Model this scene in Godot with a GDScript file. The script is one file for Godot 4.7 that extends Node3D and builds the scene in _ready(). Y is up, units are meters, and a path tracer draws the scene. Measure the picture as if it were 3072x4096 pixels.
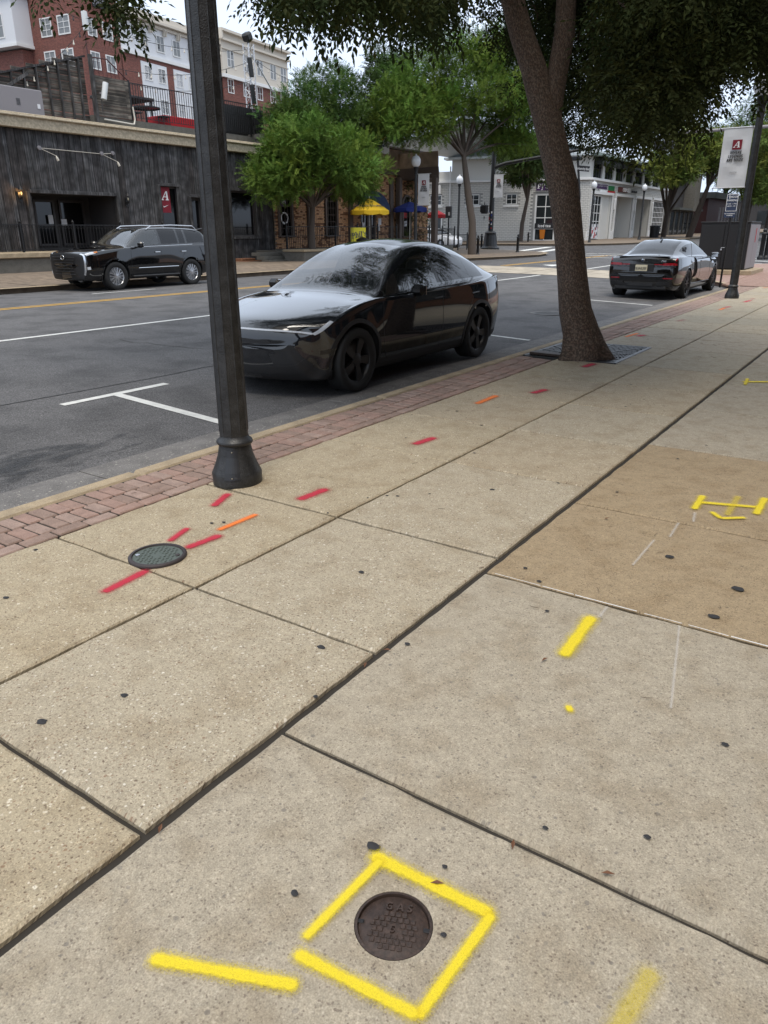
extends Node3D
# A street corner under an overcast sky. x runs across the street (left is negative), -z runs along it, y is up; the eye stands 1.6 m above the near pavement.

class MB extends RefCounted:
	var v := PackedVector3Array()
	var n := PackedVector3Array()
	var uv := PackedVector2Array()
	var uv2 := PackedVector2Array()
	var ix := PackedInt32Array()
	func tri(a: Vector3, b: Vector3, c: Vector3) -> void:
		var k := v.size()
		var m := (b - a).cross(c - a).normalized()
		v.append(a); v.append(b); v.append(c)
		for i in 3:
			n.append(m); uv.append(Vector2(v[k + i].x, v[k + i].z)); uv2.append(Vector2.ZERO)
		ix.append(k); ix.append(k + 2); ix.append(k + 1)
	func quad(a: Vector3, b: Vector3, c: Vector3, d: Vector3) -> void:
		var k := v.size()
		var m := (c - a).cross(d - b).normalized()
		v.append(a); v.append(b); v.append(c); v.append(d)
		for i in 4:
			n.append(m)
		uv.append(Vector2(0, 1)); uv.append(Vector2(1, 1)); uv.append(Vector2(1, 0)); uv.append(Vector2(0, 0))
		for i in 4:
			uv2.append(Vector2.ZERO)
		for i in [0, 2, 1, 0, 3, 2]:
			ix.append(k + i)
	func box(c: Vector3, s: Vector3, b := Basis.IDENTITY) -> void:
		var x := b.x * s.x * 0.5
		var y := b.y * s.y * 0.5
		var z := b.z * s.z * 0.5
		quad(c - x - y + z, c + x - y + z, c + x + y + z, c - x + y + z)
		quad(c + x - y - z, c - x - y - z, c - x + y - z, c + x + y - z)
		quad(c + x - y + z, c + x - y - z, c + x + y - z, c + x + y + z)
		quad(c - x - y - z, c - x - y + z, c - x + y + z, c - x + y - z)
		quad(c - x + y + z, c + x + y + z, c + x + y - z, c - x + y - z)
		quad(c - x - y - z, c + x - y - z, c + x - y + z, c - x - y + z)
	func rbox(c: Vector3, s: Vector3, r: float, b := Basis.IDENTITY) -> void:
		var h := s * 0.5
		var g := Vector3(h.x - r, h.y - r, h.z - r)
		for ax in 3:
			var a1 := (ax + 1) % 3
			var a2 := (ax + 2) % 3
			for sg in [-1.0, 1.0]:
				var e := [Vector3(), Vector3(), Vector3(), Vector3()]
				for i in 4:
					var p := Vector3()
					p[ax] = h[ax] * sg
					p[a1] = g[a1] * [-1.0, 1.0, 1.0, -1.0][i]
					p[a2] = g[a2] * [-1.0, -1.0, 1.0, 1.0][i]
					e[i] = c + b * p
				if sg > 0: quad(e[0], e[1], e[2], e[3])
				else: quad(e[3], e[2], e[1], e[0])
			for s1 in [-1.0, 1.0]:
				for s2 in [-1.0, 1.0]:
					var q := []
					for i in 4:
						var p := Vector3()
						p[ax] = g[ax] * [-1.0, 1.0, 1.0, -1.0][i]
						p[a1] = (h[a1] if i < 2 else g[a1]) * s1
						p[a2] = (g[a2] if i < 2 else h[a2]) * s2
						q.append(c + b * p)
					if s1 * s2 > 0: quad(q[0], q[1], q[2], q[3])
					else: quad(q[3], q[2], q[1], q[0])
		for sx in [-1.0, 1.0]:
			for sy in [-1.0, 1.0]:
				for sz in [-1.0, 1.0]:
					var p0 := c + b * Vector3(h.x * sx, g.y * sy, g.z * sz)
					var p1 := c + b * Vector3(g.x * sx, h.y * sy, g.z * sz)
					var p2 := c + b * Vector3(g.x * sx, g.y * sy, h.z * sz)
					if sx * sy * sz > 0: tri(p0, p1, p2)
					else: tri(p0, p2, p1)
	func bar(a: Vector3, b: Vector3, w: float, d: float, up := Vector3.UP) -> void:
		var z := (b - a).normalized()
		var x := up.cross(z)
		x = x.normalized() if x.length() > 0.01 else Vector3.RIGHT
		box((a + b) * 0.5, Vector3(w, d, a.distance_to(b)), Basis(x, z.cross(x), z))
	func tube(p: Array, r: Array, m := 8, cap := true, us := 1.0) -> void:
		var k0 := v.size()
		var up := Vector3.UP
		var d0: Vector3 = (p[1] - p[0]).normalized()
		if absf(d0.dot(up)) > 0.9: up = Vector3.RIGHT
		var x := up.cross(d0).normalized()
		var along := 0.0
		for i in p.size():
			var d: Vector3 = (p[mini(i + 1, p.size() - 1)] - p[maxi(i - 1, 0)]).normalized()
			x = (x - d * x.dot(d)).normalized()
			var y := d.cross(x)
			if i: along += p[i].distance_to(p[i - 1])
			for j in m + 1:
				var a := TAU * j / m
				var o := x * cos(a) + y * sin(a)
				v.append(p[i] + o * r[i]); n.append(o); uv.append(Vector2(j * us / m, along)); uv2.append(Vector2.ZERO)
		for i in p.size() - 1:
			for j in m:
				var a := k0 + i * (m + 1) + j
				var b := a + m + 1
				for q in [a, b, b + 1, a, b + 1, a + 1]:
					ix.append(q)
		if cap:
			for e in [0, p.size() - 1]:
				var d: Vector3 = (p[1] - p[0]).normalized() * -1.0 if e == 0 else (p[e] - p[e - 1]).normalized()
				var k := v.size()
				v.append(p[e]); n.append(d); uv.append(Vector2.ZERO); uv2.append(Vector2.ZERO)
				for j in m + 1:
					v.append(v[k0 + e * (m + 1) + j]); n.append(d); uv.append(Vector2.ZERO); uv2.append(Vector2.ZERO)
				for j in m:
					if e == 0:
						ix.append(k); ix.append(k + 1 + j); ix.append(k + 2 + j)
					else:
						ix.append(k); ix.append(k + 2 + j); ix.append(k + 1 + j)
	# profile of (radius, height) from bottom to top, outside to the right; facets > 0 keeps flat sides
	func lathe(pr: Array, m := 16, o := Vector3.ZERO, b := Basis.IDENTITY, flat := false) -> void:
		for i in pr.size() - 1:
			var p0: Vector2 = pr[i]
			var p1: Vector2 = pr[i + 1]
			var s := (p1 - p0).normalized()
			var c := Vector2(s.y, -s.x)
			var na := c
			var nb := c
			if i > 0:
				var t: Vector2 = (p0 - pr[i - 1]).normalized()
				if t.dot(s) > 0.6: na = (c + Vector2(t.y, -t.x)).normalized()
			if i < pr.size() - 2:
				var t: Vector2 = (pr[i + 2] - p1).normalized()
				if t.dot(s) > 0.6: nb = (c + Vector2(t.y, -t.x)).normalized()
			var k := v.size()
			for j in m + (m if flat else 1):
				var a := TAU * (float(j) / m if not flat else (floorf(j / 2.0) + j % 2) / m)
				var an := a if not flat else TAU * (floorf(j / 2.0) + 0.5) / m
				v.append(o + b * Vector3(p0.x * cos(a), p0.y, p0.x * sin(a))); n.append(b * Vector3(na.x * cos(an), na.y, na.x * sin(an)))
				v.append(o + b * Vector3(p1.x * cos(a), p1.y, p1.x * sin(a))); n.append(b * Vector3(nb.x * cos(an), nb.y, nb.x * sin(an)))
				uv.append(Vector2(float(j) / m, p0.y)); uv.append(Vector2(float(j) / m, p1.y)); uv2.append(Vector2.ZERO); uv2.append(Vector2.ZERO)
			var step := 2 if flat else 1
			for j in m:
				var q := k + j * 2 * step
				for w in [q, q + 2, q + 3, q, q + 3, q + 1]:
					ix.append(w)
	# a flat outline in the x-y plane of t, given thickness along t's z
	func plate(pts: PackedVector2Array, t: Transform3D, d: float) -> void:
		var tr := Geometry2D.triangulate_polygon(pts)
		var cw := Geometry2D.is_polygon_clockwise(pts)
		for i in range(0, tr.size(), 3):
			var a := pts[tr[i]]
			var b := pts[tr[i + 1]]
			var c := pts[tr[i + 2]]
			if (b - a).cross(c - a) < 0:
				var w := b
				b = c
				c = w
			tri(t * Vector3(a.x, a.y, d), t * Vector3(b.x, b.y, d), t * Vector3(c.x, c.y, d))
			tri(t * Vector3(a.x, a.y, 0), t * Vector3(c.x, c.y, 0), t * Vector3(b.x, b.y, 0))
		for i in pts.size():
			var a := pts[i]
			var b := pts[(i + 1) % pts.size()]
			if not cw:
				var w := a
				a = b
				b = w
			quad(t * Vector3(b.x, b.y, d), t * Vector3(b.x, b.y, 0), t * Vector3(a.x, a.y, 0), t * Vector3(a.x, a.y, d))
	func mesh() -> ArrayMesh:
		var a := []
		a.resize(Mesh.ARRAY_MAX)
		a[Mesh.ARRAY_VERTEX] = v
		a[Mesh.ARRAY_NORMAL] = n
		a[Mesh.ARRAY_TEX_UV] = uv
		a[Mesh.ARRAY_TEX_UV2] = uv2
		a[Mesh.ARRAY_INDEX] = ix
		var m := ArrayMesh.new()
		m.add_surface_from_arrays(Mesh.PRIMITIVE_TRIANGLES, a)
		return m

var rng := RandomNumberGenerator.new()
var M := {}
var taken := {}
var letters := {}

func V(x: float, y: float, z: float) -> Vector3:
	return Vector3(x, y, z)

func numbered(called: String) -> String:
	taken[called] = taken.get(called, -1) + 1
	return called if taken[called] == 0 else "%s_%03d" % [called, taken[called]]

func thing(called: String, label: String, category: String, at := Vector3.ZERO, turn := 0.0, group := "") -> Node3D:
	var o := Node3D.new()
	o.name = numbered(called)
	add_child(o)
	o.position = at
	o.rotation.y = turn
	tag(o, label, category, group)
	return o

func tag(o: Node, label: String, category: String, group := "") -> void:
	o.set_meta("label", label)
	o.set_meta("category", category)
	if group: o.set_meta("group", group)

func part(called: String, m: Variant, mt: Material, parent: Node) -> MeshInstance3D:
	var o := MeshInstance3D.new()
	o.mesh = m.mesh() if m is MB else m
	o.material_override = mt
	var c: int = parent.get_meta("_c_" + called, -1) + 1 if parent != self else 0
	if parent != self:
		parent.set_meta("_c_" + called, c)
		o.name = called if c == 0 else "%s_%03d" % [called, c]
	else:
		o.name = numbered(called)
	parent.add_child(o, true)
	return o

func setting(called: String, m: Variant, mt: Material) -> MeshInstance3D:
	var o := part(called, m, mt, self)
	o.set_meta("kind", "structure")
	return o

func clear_counts(o: Node) -> void:
	for k in o.get_meta_list():
		if String(k).begins_with("_c_"): o.remove_meta(k)
	for c in o.get_children(): clear_counts(c)

func copy(o: Node3D, label: String, at: Vector3, turn := 0.0) -> Node3D:
	var c: Node3D = o.duplicate()
	c.name = numbered(String(o.name).rstrip("0123456789").rstrip("_") if String(o.name).right(3).is_valid_int() else String(o.name))
	add_child(c)
	c.position = at
	c.rotation.y = turn
	c.set_meta("label", label)
	return c

func words(s: String, h: float, mt: Material, parent: Node, t: Transform3D, serif := false, bold := true, called := "lettering") -> MeshInstance3D:
	var f := SystemFont.new()
	f.font_names = PackedStringArray(["Droid Serif" if serif else "Droid Sans"])
	f.font_weight = 700 if bold else 400
	var m := TextMesh.new()
	m.font = f
	m.text = s
	m.font_size = 40
	m.pixel_size = h / 28.5
	m.depth = 0.006
	m.curve_step = 2.0
	var o := part(called, m, mt, parent)
	o.transform = t
	return o

# ---- textures: all computed, in sRGB bytes
func noise(size: int, f: float, oct: int, sd: int, kind := FastNoiseLite.TYPE_SIMPLEX_SMOOTH) -> PackedByteArray:
	var g := FastNoiseLite.new()
	g.noise_type = kind
	g.seed = sd
	g.frequency = f
	g.fractal_octaves = oct
	return g.get_seamless_image(size, size, false, false, 0.1, true).get_data()

func grain(size: int, base: Color, low: float, fine: float, specks: Array, sd: int, f := 0.008, alt := Color.BLACK) -> ImageTexture:
	var a := noise(size, f, 4, sd)
	var b := noise(size, 0.22, 2, sd + 1)
	var c2 := noise(size, 0.075, 3, sd + 2)
	var d := PackedByteArray()
	d.resize(size * size * 3)
	rng.seed = sd
	var other := alt != Color.BLACK
	var br := base.r * 255.0
	var bg := base.g * 255.0
	var bb := base.b * 255.0
	var kr := (alt.r - base.r) * 255.0
	var kg := (alt.g - base.g) * 255.0
	var kb := (alt.b - base.b) * 255.0
	for i in size * size:
		var l := a[i] / 255.0
		var k := 1.0 + (l - 0.5) * low + (b[i] / 255.0 - 0.5) * fine + (c2[i] / 255.0 - 0.5) * fine * 0.55 + (randf_fast() - 0.5) * fine * 0.5
		var w := l if other else 0.0
		d[i * 3] = clampi(int((br + kr * w) * k), 0, 255)
		d[i * 3 + 1] = clampi(int((bg + kg * w) * k), 0, 255)
		d[i * 3 + 2] = clampi(int((bb + kb * w) * k), 0, 255)
	for s in specks:
		for q in int(s[0]):
			var cx := rng.randi() % size
			var cy := rng.randi() % size
			var r: float = s[2] + (s[3] - s[2]) * rng.randf() * rng.randf()
			var sq := rng.randf_range(0.5, 1.0)
			var an := rng.randf() * PI
			var c: Color = s[1]
			var al: float = s[4] * rng.randf_range(0.5, 1.0)
			var ri := int(ceil(r))
			for y in range(-ri, ri + 1):
				for x in range(-ri, ri + 1):
					var xx := (x * cos(an) + y * sin(an)) / sq
					var yy := -x * sin(an) + y * cos(an)
					if xx * xx + yy * yy > r * r + 0.3: continue
					var p := (posmod(cy + y, size) * size + posmod(cx + x, size)) * 3
					d[p] = int(lerpf(d[p], c.r * 255, al))
					d[p + 1] = int(lerpf(d[p + 1], c.g * 255, al))
					d[p + 2] = int(lerpf(d[p + 2], c.b * 255, al))
	return tex(d, size, size)

var lcg := 12345
func randf_fast() -> float:
	lcg = (lcg * 1103515245 + 12345) & 0x7fffffff
	return (lcg >> 8) / 8388608.0

func tex(d: PackedByteArray, w: int, h: int, alpha := false) -> ImageTexture:
	return ImageTexture.create_from_image(Image.create_from_data(w, h, false, Image.FORMAT_RGBA8 if alpha else Image.FORMAT_RGB8, d))

# long streaks along y (or x): weathered timber
func timber(w: int, h: int, base: Color, deep: Color, sd: int, sideways := false) -> ImageTexture:
	var g := FastNoiseLite.new()
	g.seed = sd
	g.frequency = 0.05
	g.fractal_octaves = 4
	var k := FastNoiseLite.new()
	k.seed = sd + 5
	k.frequency = 0.012
	k.fractal_octaves = 3
	var d := PackedByteArray()
	d.resize(w * h * 3)
	for y in h:
		for x in w:
			var fx: float = y if sideways else x
			var fy: float = x if sideways else y
			var l := 0.5 + 0.5 * g.get_noise_2d(fx * 2.2 + 6.0 * k.get_noise_2d(fx, fy * 0.5), fy * 0.035)
			var c := base.lerp(deep, clampf((l - 0.25) * 1.7, 0.0, 1.0))
			var e := 0.85 + 0.45 * k.get_noise_2d(fx * 0.8 + 90.0, fy * 0.8)
			var p := (y * w + x) * 3
			d[p] = clampi(int(c.r * 255 * e), 0, 255)
			d[p + 1] = clampi(int(c.g * 255 * e), 0, 255)
			d[p + 2] = clampi(int(c.b * 255 * e), 0, 255)
	return tex(d, w, h)

# blotches to multiply over a surface, white where clean
func blotch(size: int, sd: int, dark: Color, f := 0.01, lo := 0.45, hi := 0.85) -> ImageTexture:
	var a := noise(size, f, 5, sd)
	var d := PackedByteArray()
	d.resize(size * size * 3)
	for i in size * size:
		var k := clampf((a[i] / 255.0 - lo) / (hi - lo), 0.0, 1.0)
		d[i * 3] = int(255 * lerpf(1.0, dark.r, k))
		d[i * 3 + 1] = int(255 * lerpf(1.0, dark.g, k))
		d[i * 3 + 2] = int(255 * lerpf(1.0, dark.b, k))
	return tex(d, size, size)

func mono(size: int, f: float, oct: int, sd: int) -> ImageTexture:
	return ImageTexture.create_from_image(Image.create_from_data(size, size, false, Image.FORMAT_L8, noise(size, f, oct, sd)))

# flat colour given as linear reflectance
func mat(called: String, r: float, g: float, b: float, rough := 0.7, metal := 0.0) -> StandardMaterial3D:
	var m := StandardMaterial3D.new()
	m.resource_name = called
	m.albedo_color = Color(r, g, b).linear_to_srgb()
	m.roughness = rough
	m.metallic = metal
	M[called] = m
	return m

func texmat(called: String, t: Texture2D, metres: float, rough := 0.8, tri := true) -> StandardMaterial3D:
	var m := mat(called, 1, 1, 1, rough)
	m.albedo_texture = t
	m.uv1_scale = Vector3.ONE / metres
	if tri:
		m.uv1_triplanar = true
		m.uv1_world_triplanar = true
	return m

func relief(m: StandardMaterial3D, t: Texture2D, cm: float) -> void:
	m.heightmap_enabled = true
	m.heightmap_texture = t
	m.heightmap_scale = cm

func stained(m: StandardMaterial3D, t: Texture2D, metres: float) -> void:
	m.detail_enabled = true
	m.detail_albedo = t
	m.detail_blend_mode = BaseMaterial3D.BLEND_MODE_MUL
	m.detail_uv_layer = BaseMaterial3D.DETAIL_UV_2
	m.uv2_scale = Vector3.ONE / metres

func tinted(called: String, of: StandardMaterial3D, r: float, g: float, b: float) -> StandardMaterial3D:
	var m: StandardMaterial3D = of.duplicate()
	m.resource_name = called
	m.albedo_color = Color(r, g, b).linear_to_srgb()
	M[called] = m
	return m

func car_paint(called: String, r: float, g: float, b: float) -> void:
	var m := mat(called, r, g, b, 0.05, 0.0)
	m.metallic_specular = 0.45
	m.clearcoat_enabled = true
	m.clearcoat = 1.0
	m.clearcoat_roughness = 0.015

func pane(called: String, r: float, g: float, b: float, a: float, coat := 1.0) -> void:
	var m := mat(called, r, g, b, 0.02)
	m.albedo_color.a = a
	m.transparency = BaseMaterial3D.TRANSPARENCY_ALPHA
	m.metallic_specular = 0.7 if coat > 0.5 else 0.5
	m.clearcoat_enabled = coat > 0.5
	m.clearcoat = coat
	m.clearcoat_roughness = 0.01

func rise(z: float) -> float:
	return 0.01 * maxf(0.0, -z - 26.0)

func cross_fall(x: float) -> float:
	if x > -5.0: return -0.125
	if x > -11.4: return lerpf(-0.125, 0.03, (-x - 5.0) / 6.4)
	if x > -15.7: return lerpf(0.03, 0.08, (-x - 11.4) / 4.3)
	if x > -20.1: return lerpf(0.08, 0.03, (-x - 15.7) / 4.4)
	return 0.03

func road_y(x: float, z: float) -> float:
	return cross_fall(x) + rise(z)

func far_walk_y(x: float, z: float) -> float:
	return 0.17 + maxf(0.0, -20.2 - x) * 0.02 + rise(z)

func materials() -> void:
	var fine := mono(512, 0.16, 3, 71)
	var mid := mono(512, 0.05, 4, 72)
	var stain := blotch(512, 31, Color(0.93, 0.915, 0.895), 0.03, 0.45, 0.9)
	var soot := blotch(512, 37, Color(0.80, 0.80, 0.80), 0.02, 0.4, 0.9)
	# pavement concrete: exposed aggregate towards the kerb, trowelled on the right
	var agg := grain(1024, Color(0.655, 0.612, 0.53), 0.1, 0.26, [[1300, Color(0.90, 0.88, 0.83), 1.5, 5.0, 0.75], [9000, Color(0.82, 0.77, 0.67), 1.0, 3.4, 0.65], [9000, Color(0.34, 0.28, 0.23), 1.0, 3.4, 0.65], [1800, Color(0.48, 0.38, 0.30), 1.5, 4.2, 0.65]], 11, 0.02)
	var smooth := grain(1024, Color(0.635, 0.596, 0.525), 0.12, 0.26, [[7500, Color(0.80, 0.76, 0.68), 1.0, 3.0, 0.55], [9500, Color(0.37, 0.325, 0.285), 1.0, 3.2, 0.55], [420, Color(0.40, 0.38, 0.36), 2.0, 6.0, 0.55]], 12, 0.02)
	var ca := texmat("aggregate_concrete", agg, 1.5, 0.92, false)
	relief(ca, fine, 0.25)
	stained(ca, stain, 4.7)
	tinted("aggregate_concrete_warm", ca, 1.0, 0.975, 0.92)
	tinted("aggregate_concrete_pale", ca, 1.0, 0.97, 0.93)
	var cb := texmat("trowelled_concrete", smooth, 1.5, 0.92, false)
	relief(cb, fine, 0.2)
	stained(cb, stain, 3.9)
	tinted("trowelled_concrete_tan", cb, 0.90, 0.79, 0.64)
	tinted("trowelled_concrete_grey", cb, 0.96, 0.97, 0.95)
	var pv := grain(512, Color(0.60, 0.515, 0.47), 0.2, 0.25, [[1600, Color(0.82, 0.72, 0.66), 0.7, 2.0, 0.7], [1400, Color(0.36, 0.25, 0.22), 0.7, 1.8, 0.6]], 13)
	var pb := texmat("paver", pv, 0.6, 0.9)
	relief(pb, fine, 0.15)
	tinted("paver_rose", pb, 0.98, 0.90, 0.88)
	tinted("paver_brown", pb, 0.82, 0.80, 0.78)
	var kb := texmat("kerb_concrete", grain(512, Color(0.64, 0.575, 0.475), 0.2, 0.25, [[700, Color(0.83, 0.78, 0.70), 0.8, 2.5, 0.6], [900, Color(0.36, 0.31, 0.26), 0.7, 2.0, 0.6]], 14), 0.9, 0.9)
	relief(kb, fine, 0.2)
	var gt := texmat("gutter_concrete", grain(512, Color(0.44, 0.43, 0.42), 0.22, 0.3, [[900, Color(0.72, 0.70, 0.66), 1.0, 5.0, 0.75], [1400, Color(0.60, 0.58, 0.55), 0.8, 2.5, 0.6], [700, Color(0.26, 0.25, 0.25), 0.8, 2.5, 0.6]], 15), 1.1, 0.9)
	relief(gt, fine, 0.25)
	var asp := texmat("asphalt", grain(1024, Color(0.365, 0.36, 0.36), 0.12, 0.75, [[9000, Color(0.62, 0.61, 0.60), 1.0, 3.4, 0.6], [9000, Color(0.14, 0.14, 0.14), 1.2, 4.2, 0.65], [500, Color(0.80, 0.79, 0.76), 1.0, 2.4, 0.8]], 16, 0.012), 2.3, 0.9)
	relief(asp, fine, 0.35)
	stained(asp, soot, 11.0)
	var of := mat("oil_film", 0.02, 0.02, 0.02, 0.6)
	of.albedo_texture = stain_texture(81)
	of.transparency = BaseMaterial3D.TRANSPARENCY_ALPHA
	mat("tar", 0.05, 0.05, 0.05, 0.8)
	mat("joint_dirt", 0.035, 0.03, 0.024, 1.0)
	mat("soil", 0.05, 0.036, 0.026, 1.0)
	var rp := texmat("road_paint", grain(512, Color(0.84, 0.84, 0.82), 0.1, 0.12, [[800, Color(0.48, 0.48, 0.48), 0.7, 2.2, 0.6]], 17), 0.7, 0.8)
	relief(rp, fine, 0.15)
	tinted("road_paint_yellow", rp, 0.86, 0.50, 0.09)
	texmat("crossing_concrete", grain(512, Color(0.66, 0.62, 0.555), 0.25, 0.15, [[300, Color(0.40, 0.38, 0.35), 1.0, 3.0, 0.4]], 18), 2.6, 0.9)
	texmat("far_paving", grain(512, Color(0.47, 0.415, 0.355), 0.3, 0.3, [[1500, Color(0.33, 0.28, 0.24), 1.0, 2.5, 0.5]], 19), 1.6, 0.9)
	texmat("grey_render", grain(512, Color(0.47, 0.455, 0.42), 0.5, 0.2, [[200, Color(0.25, 0.24, 0.22), 2.0, 7.0, 0.4]], 20, 0.012, Color(0.33, 0.32, 0.30)), 1.9, 0.92)
	var wd := texmat("weathered_board", timber(1024, 1024, Color(0.41, 0.405, 0.41), Color(0.15, 0.15, 0.155), 41), 5.2, 0.9)
	relief(wd, mid, 0.2)
	tinted("weathered_board_dark", wd, 0.62, 0.60, 0.60)
	tinted("weathered_board_pale", wd, 1.0, 1.0, 0.98)
	tinted("weathered_board_brown", wd, 0.62, 0.56, 0.53)
	var wh := texmat("deck_board", timber(512, 512, Color(0.53, 0.50, 0.46), Color(0.22, 0.205, 0.19), 43, true), 3.6, 0.9)
	tinted("deck_board_dark", wh, 0.68, 0.66, 0.64)
	tinted("timber_stud", wd, 1.0, 0.98, 0.93)
	texmat("fascia", grain(512, Color(0.69, 0.64, 0.55), 0.3, 0.12, [[500, Color(0.36, 0.31, 0.24), 0.8, 3.0, 0.5]], 21, 0.02), 1.4, 0.85)
	var br := texmat("old_brick", grain(512, Color(0.75, 0.585, 0.45), 0.35, 0.3, [[900, Color(0.32, 0.20, 0.15), 1.0, 4.0, 0.6]], 22), 0.7, 0.92)
	tinted("old_brick_pale", br, 1.0, 0.98, 0.88)
	tinted("old_brick_dark", br, 0.36, 0.28, 0.25)
	mat("mortar", 0.17, 0.145, 0.12, 1.0)
	texmat("painted_brick", grain(512, Color(0.78, 0.775, 0.755), 0.12, 0.12, [], 23), 0.9, 0.75)
	mat("painted_mortar", 0.28, 0.28, 0.27, 0.9)
	mat("cream_wall", 0.60, 0.595, 0.565, 0.8)
	mat("white_trim", 0.72, 0.72, 0.71, 0.6)
	mat("white_panel", 0.66, 0.67, 0.69, 0.6)
	mat("stucco", 0.60, 0.55, 0.475, 0.85)
	var rb := texmat("red_brick_wall", red_brick(), 2.4, 0.9)
	relief(rb, mid, 0.1)
	mat("brown_trim", 0.10, 0.075, 0.062, 0.7)
	texmat("tan_stucco", grain(512, Color(0.56, 0.49, 0.42), 0.3, 0.15, [], 24), 2.5, 0.9)
	mat("iron", 0.012, 0.012, 0.013, 0.45, 0.2)
	mat("iron_red", 0.06, 0.012, 0.012, 0.6)
	var ip := texmat("cast_iron_paint", grain(512, Color(0.16, 0.162, 0.165), 0.9, 0.6, [[2600, Color(0.34, 0.34, 0.33), 0.7, 2.2, 0.55], [1700, Color(0.05, 0.05, 0.05), 0.8, 3.2, 0.7]], 25, 0.012), 0.8, 0.42)
	relief(ip, fine, 0.3)
	mat("door_plate", 0.018, 0.019, 0.022, 0.4)
	mat("steel_bolt", 0.5, 0.45, 0.36, 0.35, 0.9)
	var rust := texmat("rusty_iron", grain(512, Color(0.235, 0.185, 0.16), 0.6, 0.4, [[700, Color(0.38, 0.27, 0.21), 1.0, 4.0, 0.5], [700, Color(0.12, 0.09, 0.08), 1.0, 4.0, 0.6]], 26, 0.02), 0.25, 0.62)
	relief(rust, mid, 0.08)
	mat("green_lid", 0.085, 0.105, 0.09, 0.55)
	mat("lid_rim", 0.055, 0.045, 0.045, 0.6, 0.3)
	mat("globe_glass", 0.66, 0.68, 0.70, 0.25)
	mat("clear_lens", 0.55, 0.57, 0.6, 0.1)
	mat("black_rubber", 0.012, 0.012, 0.012, 0.75)
	mat("black_plastic", 0.014, 0.014, 0.015, 0.5)
	mat("black_gloss", 0.008, 0.008, 0.009, 0.12)
	mat("chrome", 0.75, 0.76, 0.78, 0.12, 1.0)
	mat("alloy", 0.55, 0.56, 0.58, 0.3, 0.9)
	mat("dark_alloy", 0.03, 0.03, 0.032, 0.35, 0.4)
	mat("lamp_clear", 0.55, 0.58, 0.62, 0.15)
	mat("lamp_red", 0.22, 0.006, 0.012, 0.12)
	mat("lamp_amber", 0.5, 0.16, 0.02, 0.2)
	mat("lamp_smoke", 0.03, 0.03, 0.035, 0.1)
	mat("cabin_dark", 0.02, 0.02, 0.021, 0.8)
	mat("cabin_grey", 0.16, 0.16, 0.16, 0.8)
	mat("plate_cream", 0.62, 0.57, 0.42, 0.5)
	mat("ink_black", 0.012, 0.012, 0.014, 0.6)
	mat("ink_navy", 0.03, 0.045, 0.10, 0.6)
	mat("crimson", 0.20, 0.008, 0.022, 0.6)
	mat("banner_white", 0.66, 0.67, 0.69, 0.7)
	mat("white_ink", 0.8, 0.8, 0.8, 0.6)
	mat("ink_grey", 0.2, 0.2, 0.21, 0.6)
	mat("sign_navy", 0.035, 0.05, 0.10, 0.45)
	mat("yellow_cloth", 0.72, 0.47, 0.02, 0.85)
	mat("yellow_vinyl", 0.76, 0.66, 0.03, 0.6)
	mat("blue_cloth", 0.022, 0.04, 0.22, 0.85)
	mat("navy_cloth", 0.016, 0.03, 0.075, 0.85)
	mat("red_cloth", 0.40, 0.012, 0.018, 0.8)
	mat("purple", 0.06, 0.02, 0.10, 0.6)
	mat("green_sign", 0.01, 0.14, 0.04, 0.5)
	mat("brown_sign", 0.10, 0.018, 0.012, 0.5)
	mat("window_frame", 0.62, 0.62, 0.60, 0.5)
	mat("window_dark_frame", 0.05, 0.045, 0.045, 0.5)
	mat("window_glass", 0.02, 0.024, 0.026, 0.04)
	mat("window_blind", 0.20, 0.21, 0.215, 0.3)
	mat("door_glass_dark", 0.006, 0.006, 0.007, 0.06)
	mat("metal_roof", 0.52, 0.56, 0.57, 0.35, 0.3)
	mat("roof_edge", 0.20, 0.25, 0.23, 0.6)
	mat("grey_box", 0.23, 0.215, 0.225, 0.55)
	mat("hvac_dark", 0.05, 0.052, 0.055, 0.6)
	mat("cabinet_black", 0.006, 0.006, 0.007, 0.6)
	mat("antenna_white", 0.68, 0.70, 0.70, 0.45)
	mat("truss_metal", 0.62, 0.62, 0.63, 0.4, 0.5)
	mat("pipe_white", 0.62, 0.58, 0.5, 0.5)
	mat("bulb", 0.6, 0.55, 0.46, 0.2)
	mat("bark_pale", 0.085, 0.068, 0.056, 0.95)
	mat("far_dark_wall", 0.045, 0.042, 0.042, 0.85)
	mat("far_red", 0.045, 0.012, 0.011, 0.7)
	mat("far_roof", 0.07, 0.075, 0.07, 0.85)
	mat("kerb_yellow", 0.55, 0.36, 0.05, 0.8)
	mat("gum", 0.03, 0.03, 0.032, 0.85)
	mat("twig", 0.07, 0.045, 0.03, 0.95)
	mat("dry_leaf", 0.16, 0.075, 0.04, 0.9)
	mat("white_car", 0.72, 0.73, 0.75, 0.25)
	car_paint("paint_graphite", 0.011, 0.0125, 0.0155)
	car_paint("paint_black", 0.005, 0.005, 0.0055)
	car_paint("paint_sedan", 0.006, 0.0055, 0.0055)
	pane("tinted_glass", 0.02, 0.024, 0.024, 0.55)
	pane("privacy_glass", 0.006, 0.006, 0.007, 0.93, 0.0)
	var bk := texmat("bark", bark_texture(), 1.0, 0.95, false)
	relief(bk, bark_height, 1.6)
	leafs("leaf_elm", 0.034, 0.048, 0.014)
	leafs("leaf_bright", 0.10, 0.17, 0.03)
	leafs("leaf_mid", 0.066, 0.122, 0.03)
	leafs("leaf_deep", 0.05, 0.082, 0.022)
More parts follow.
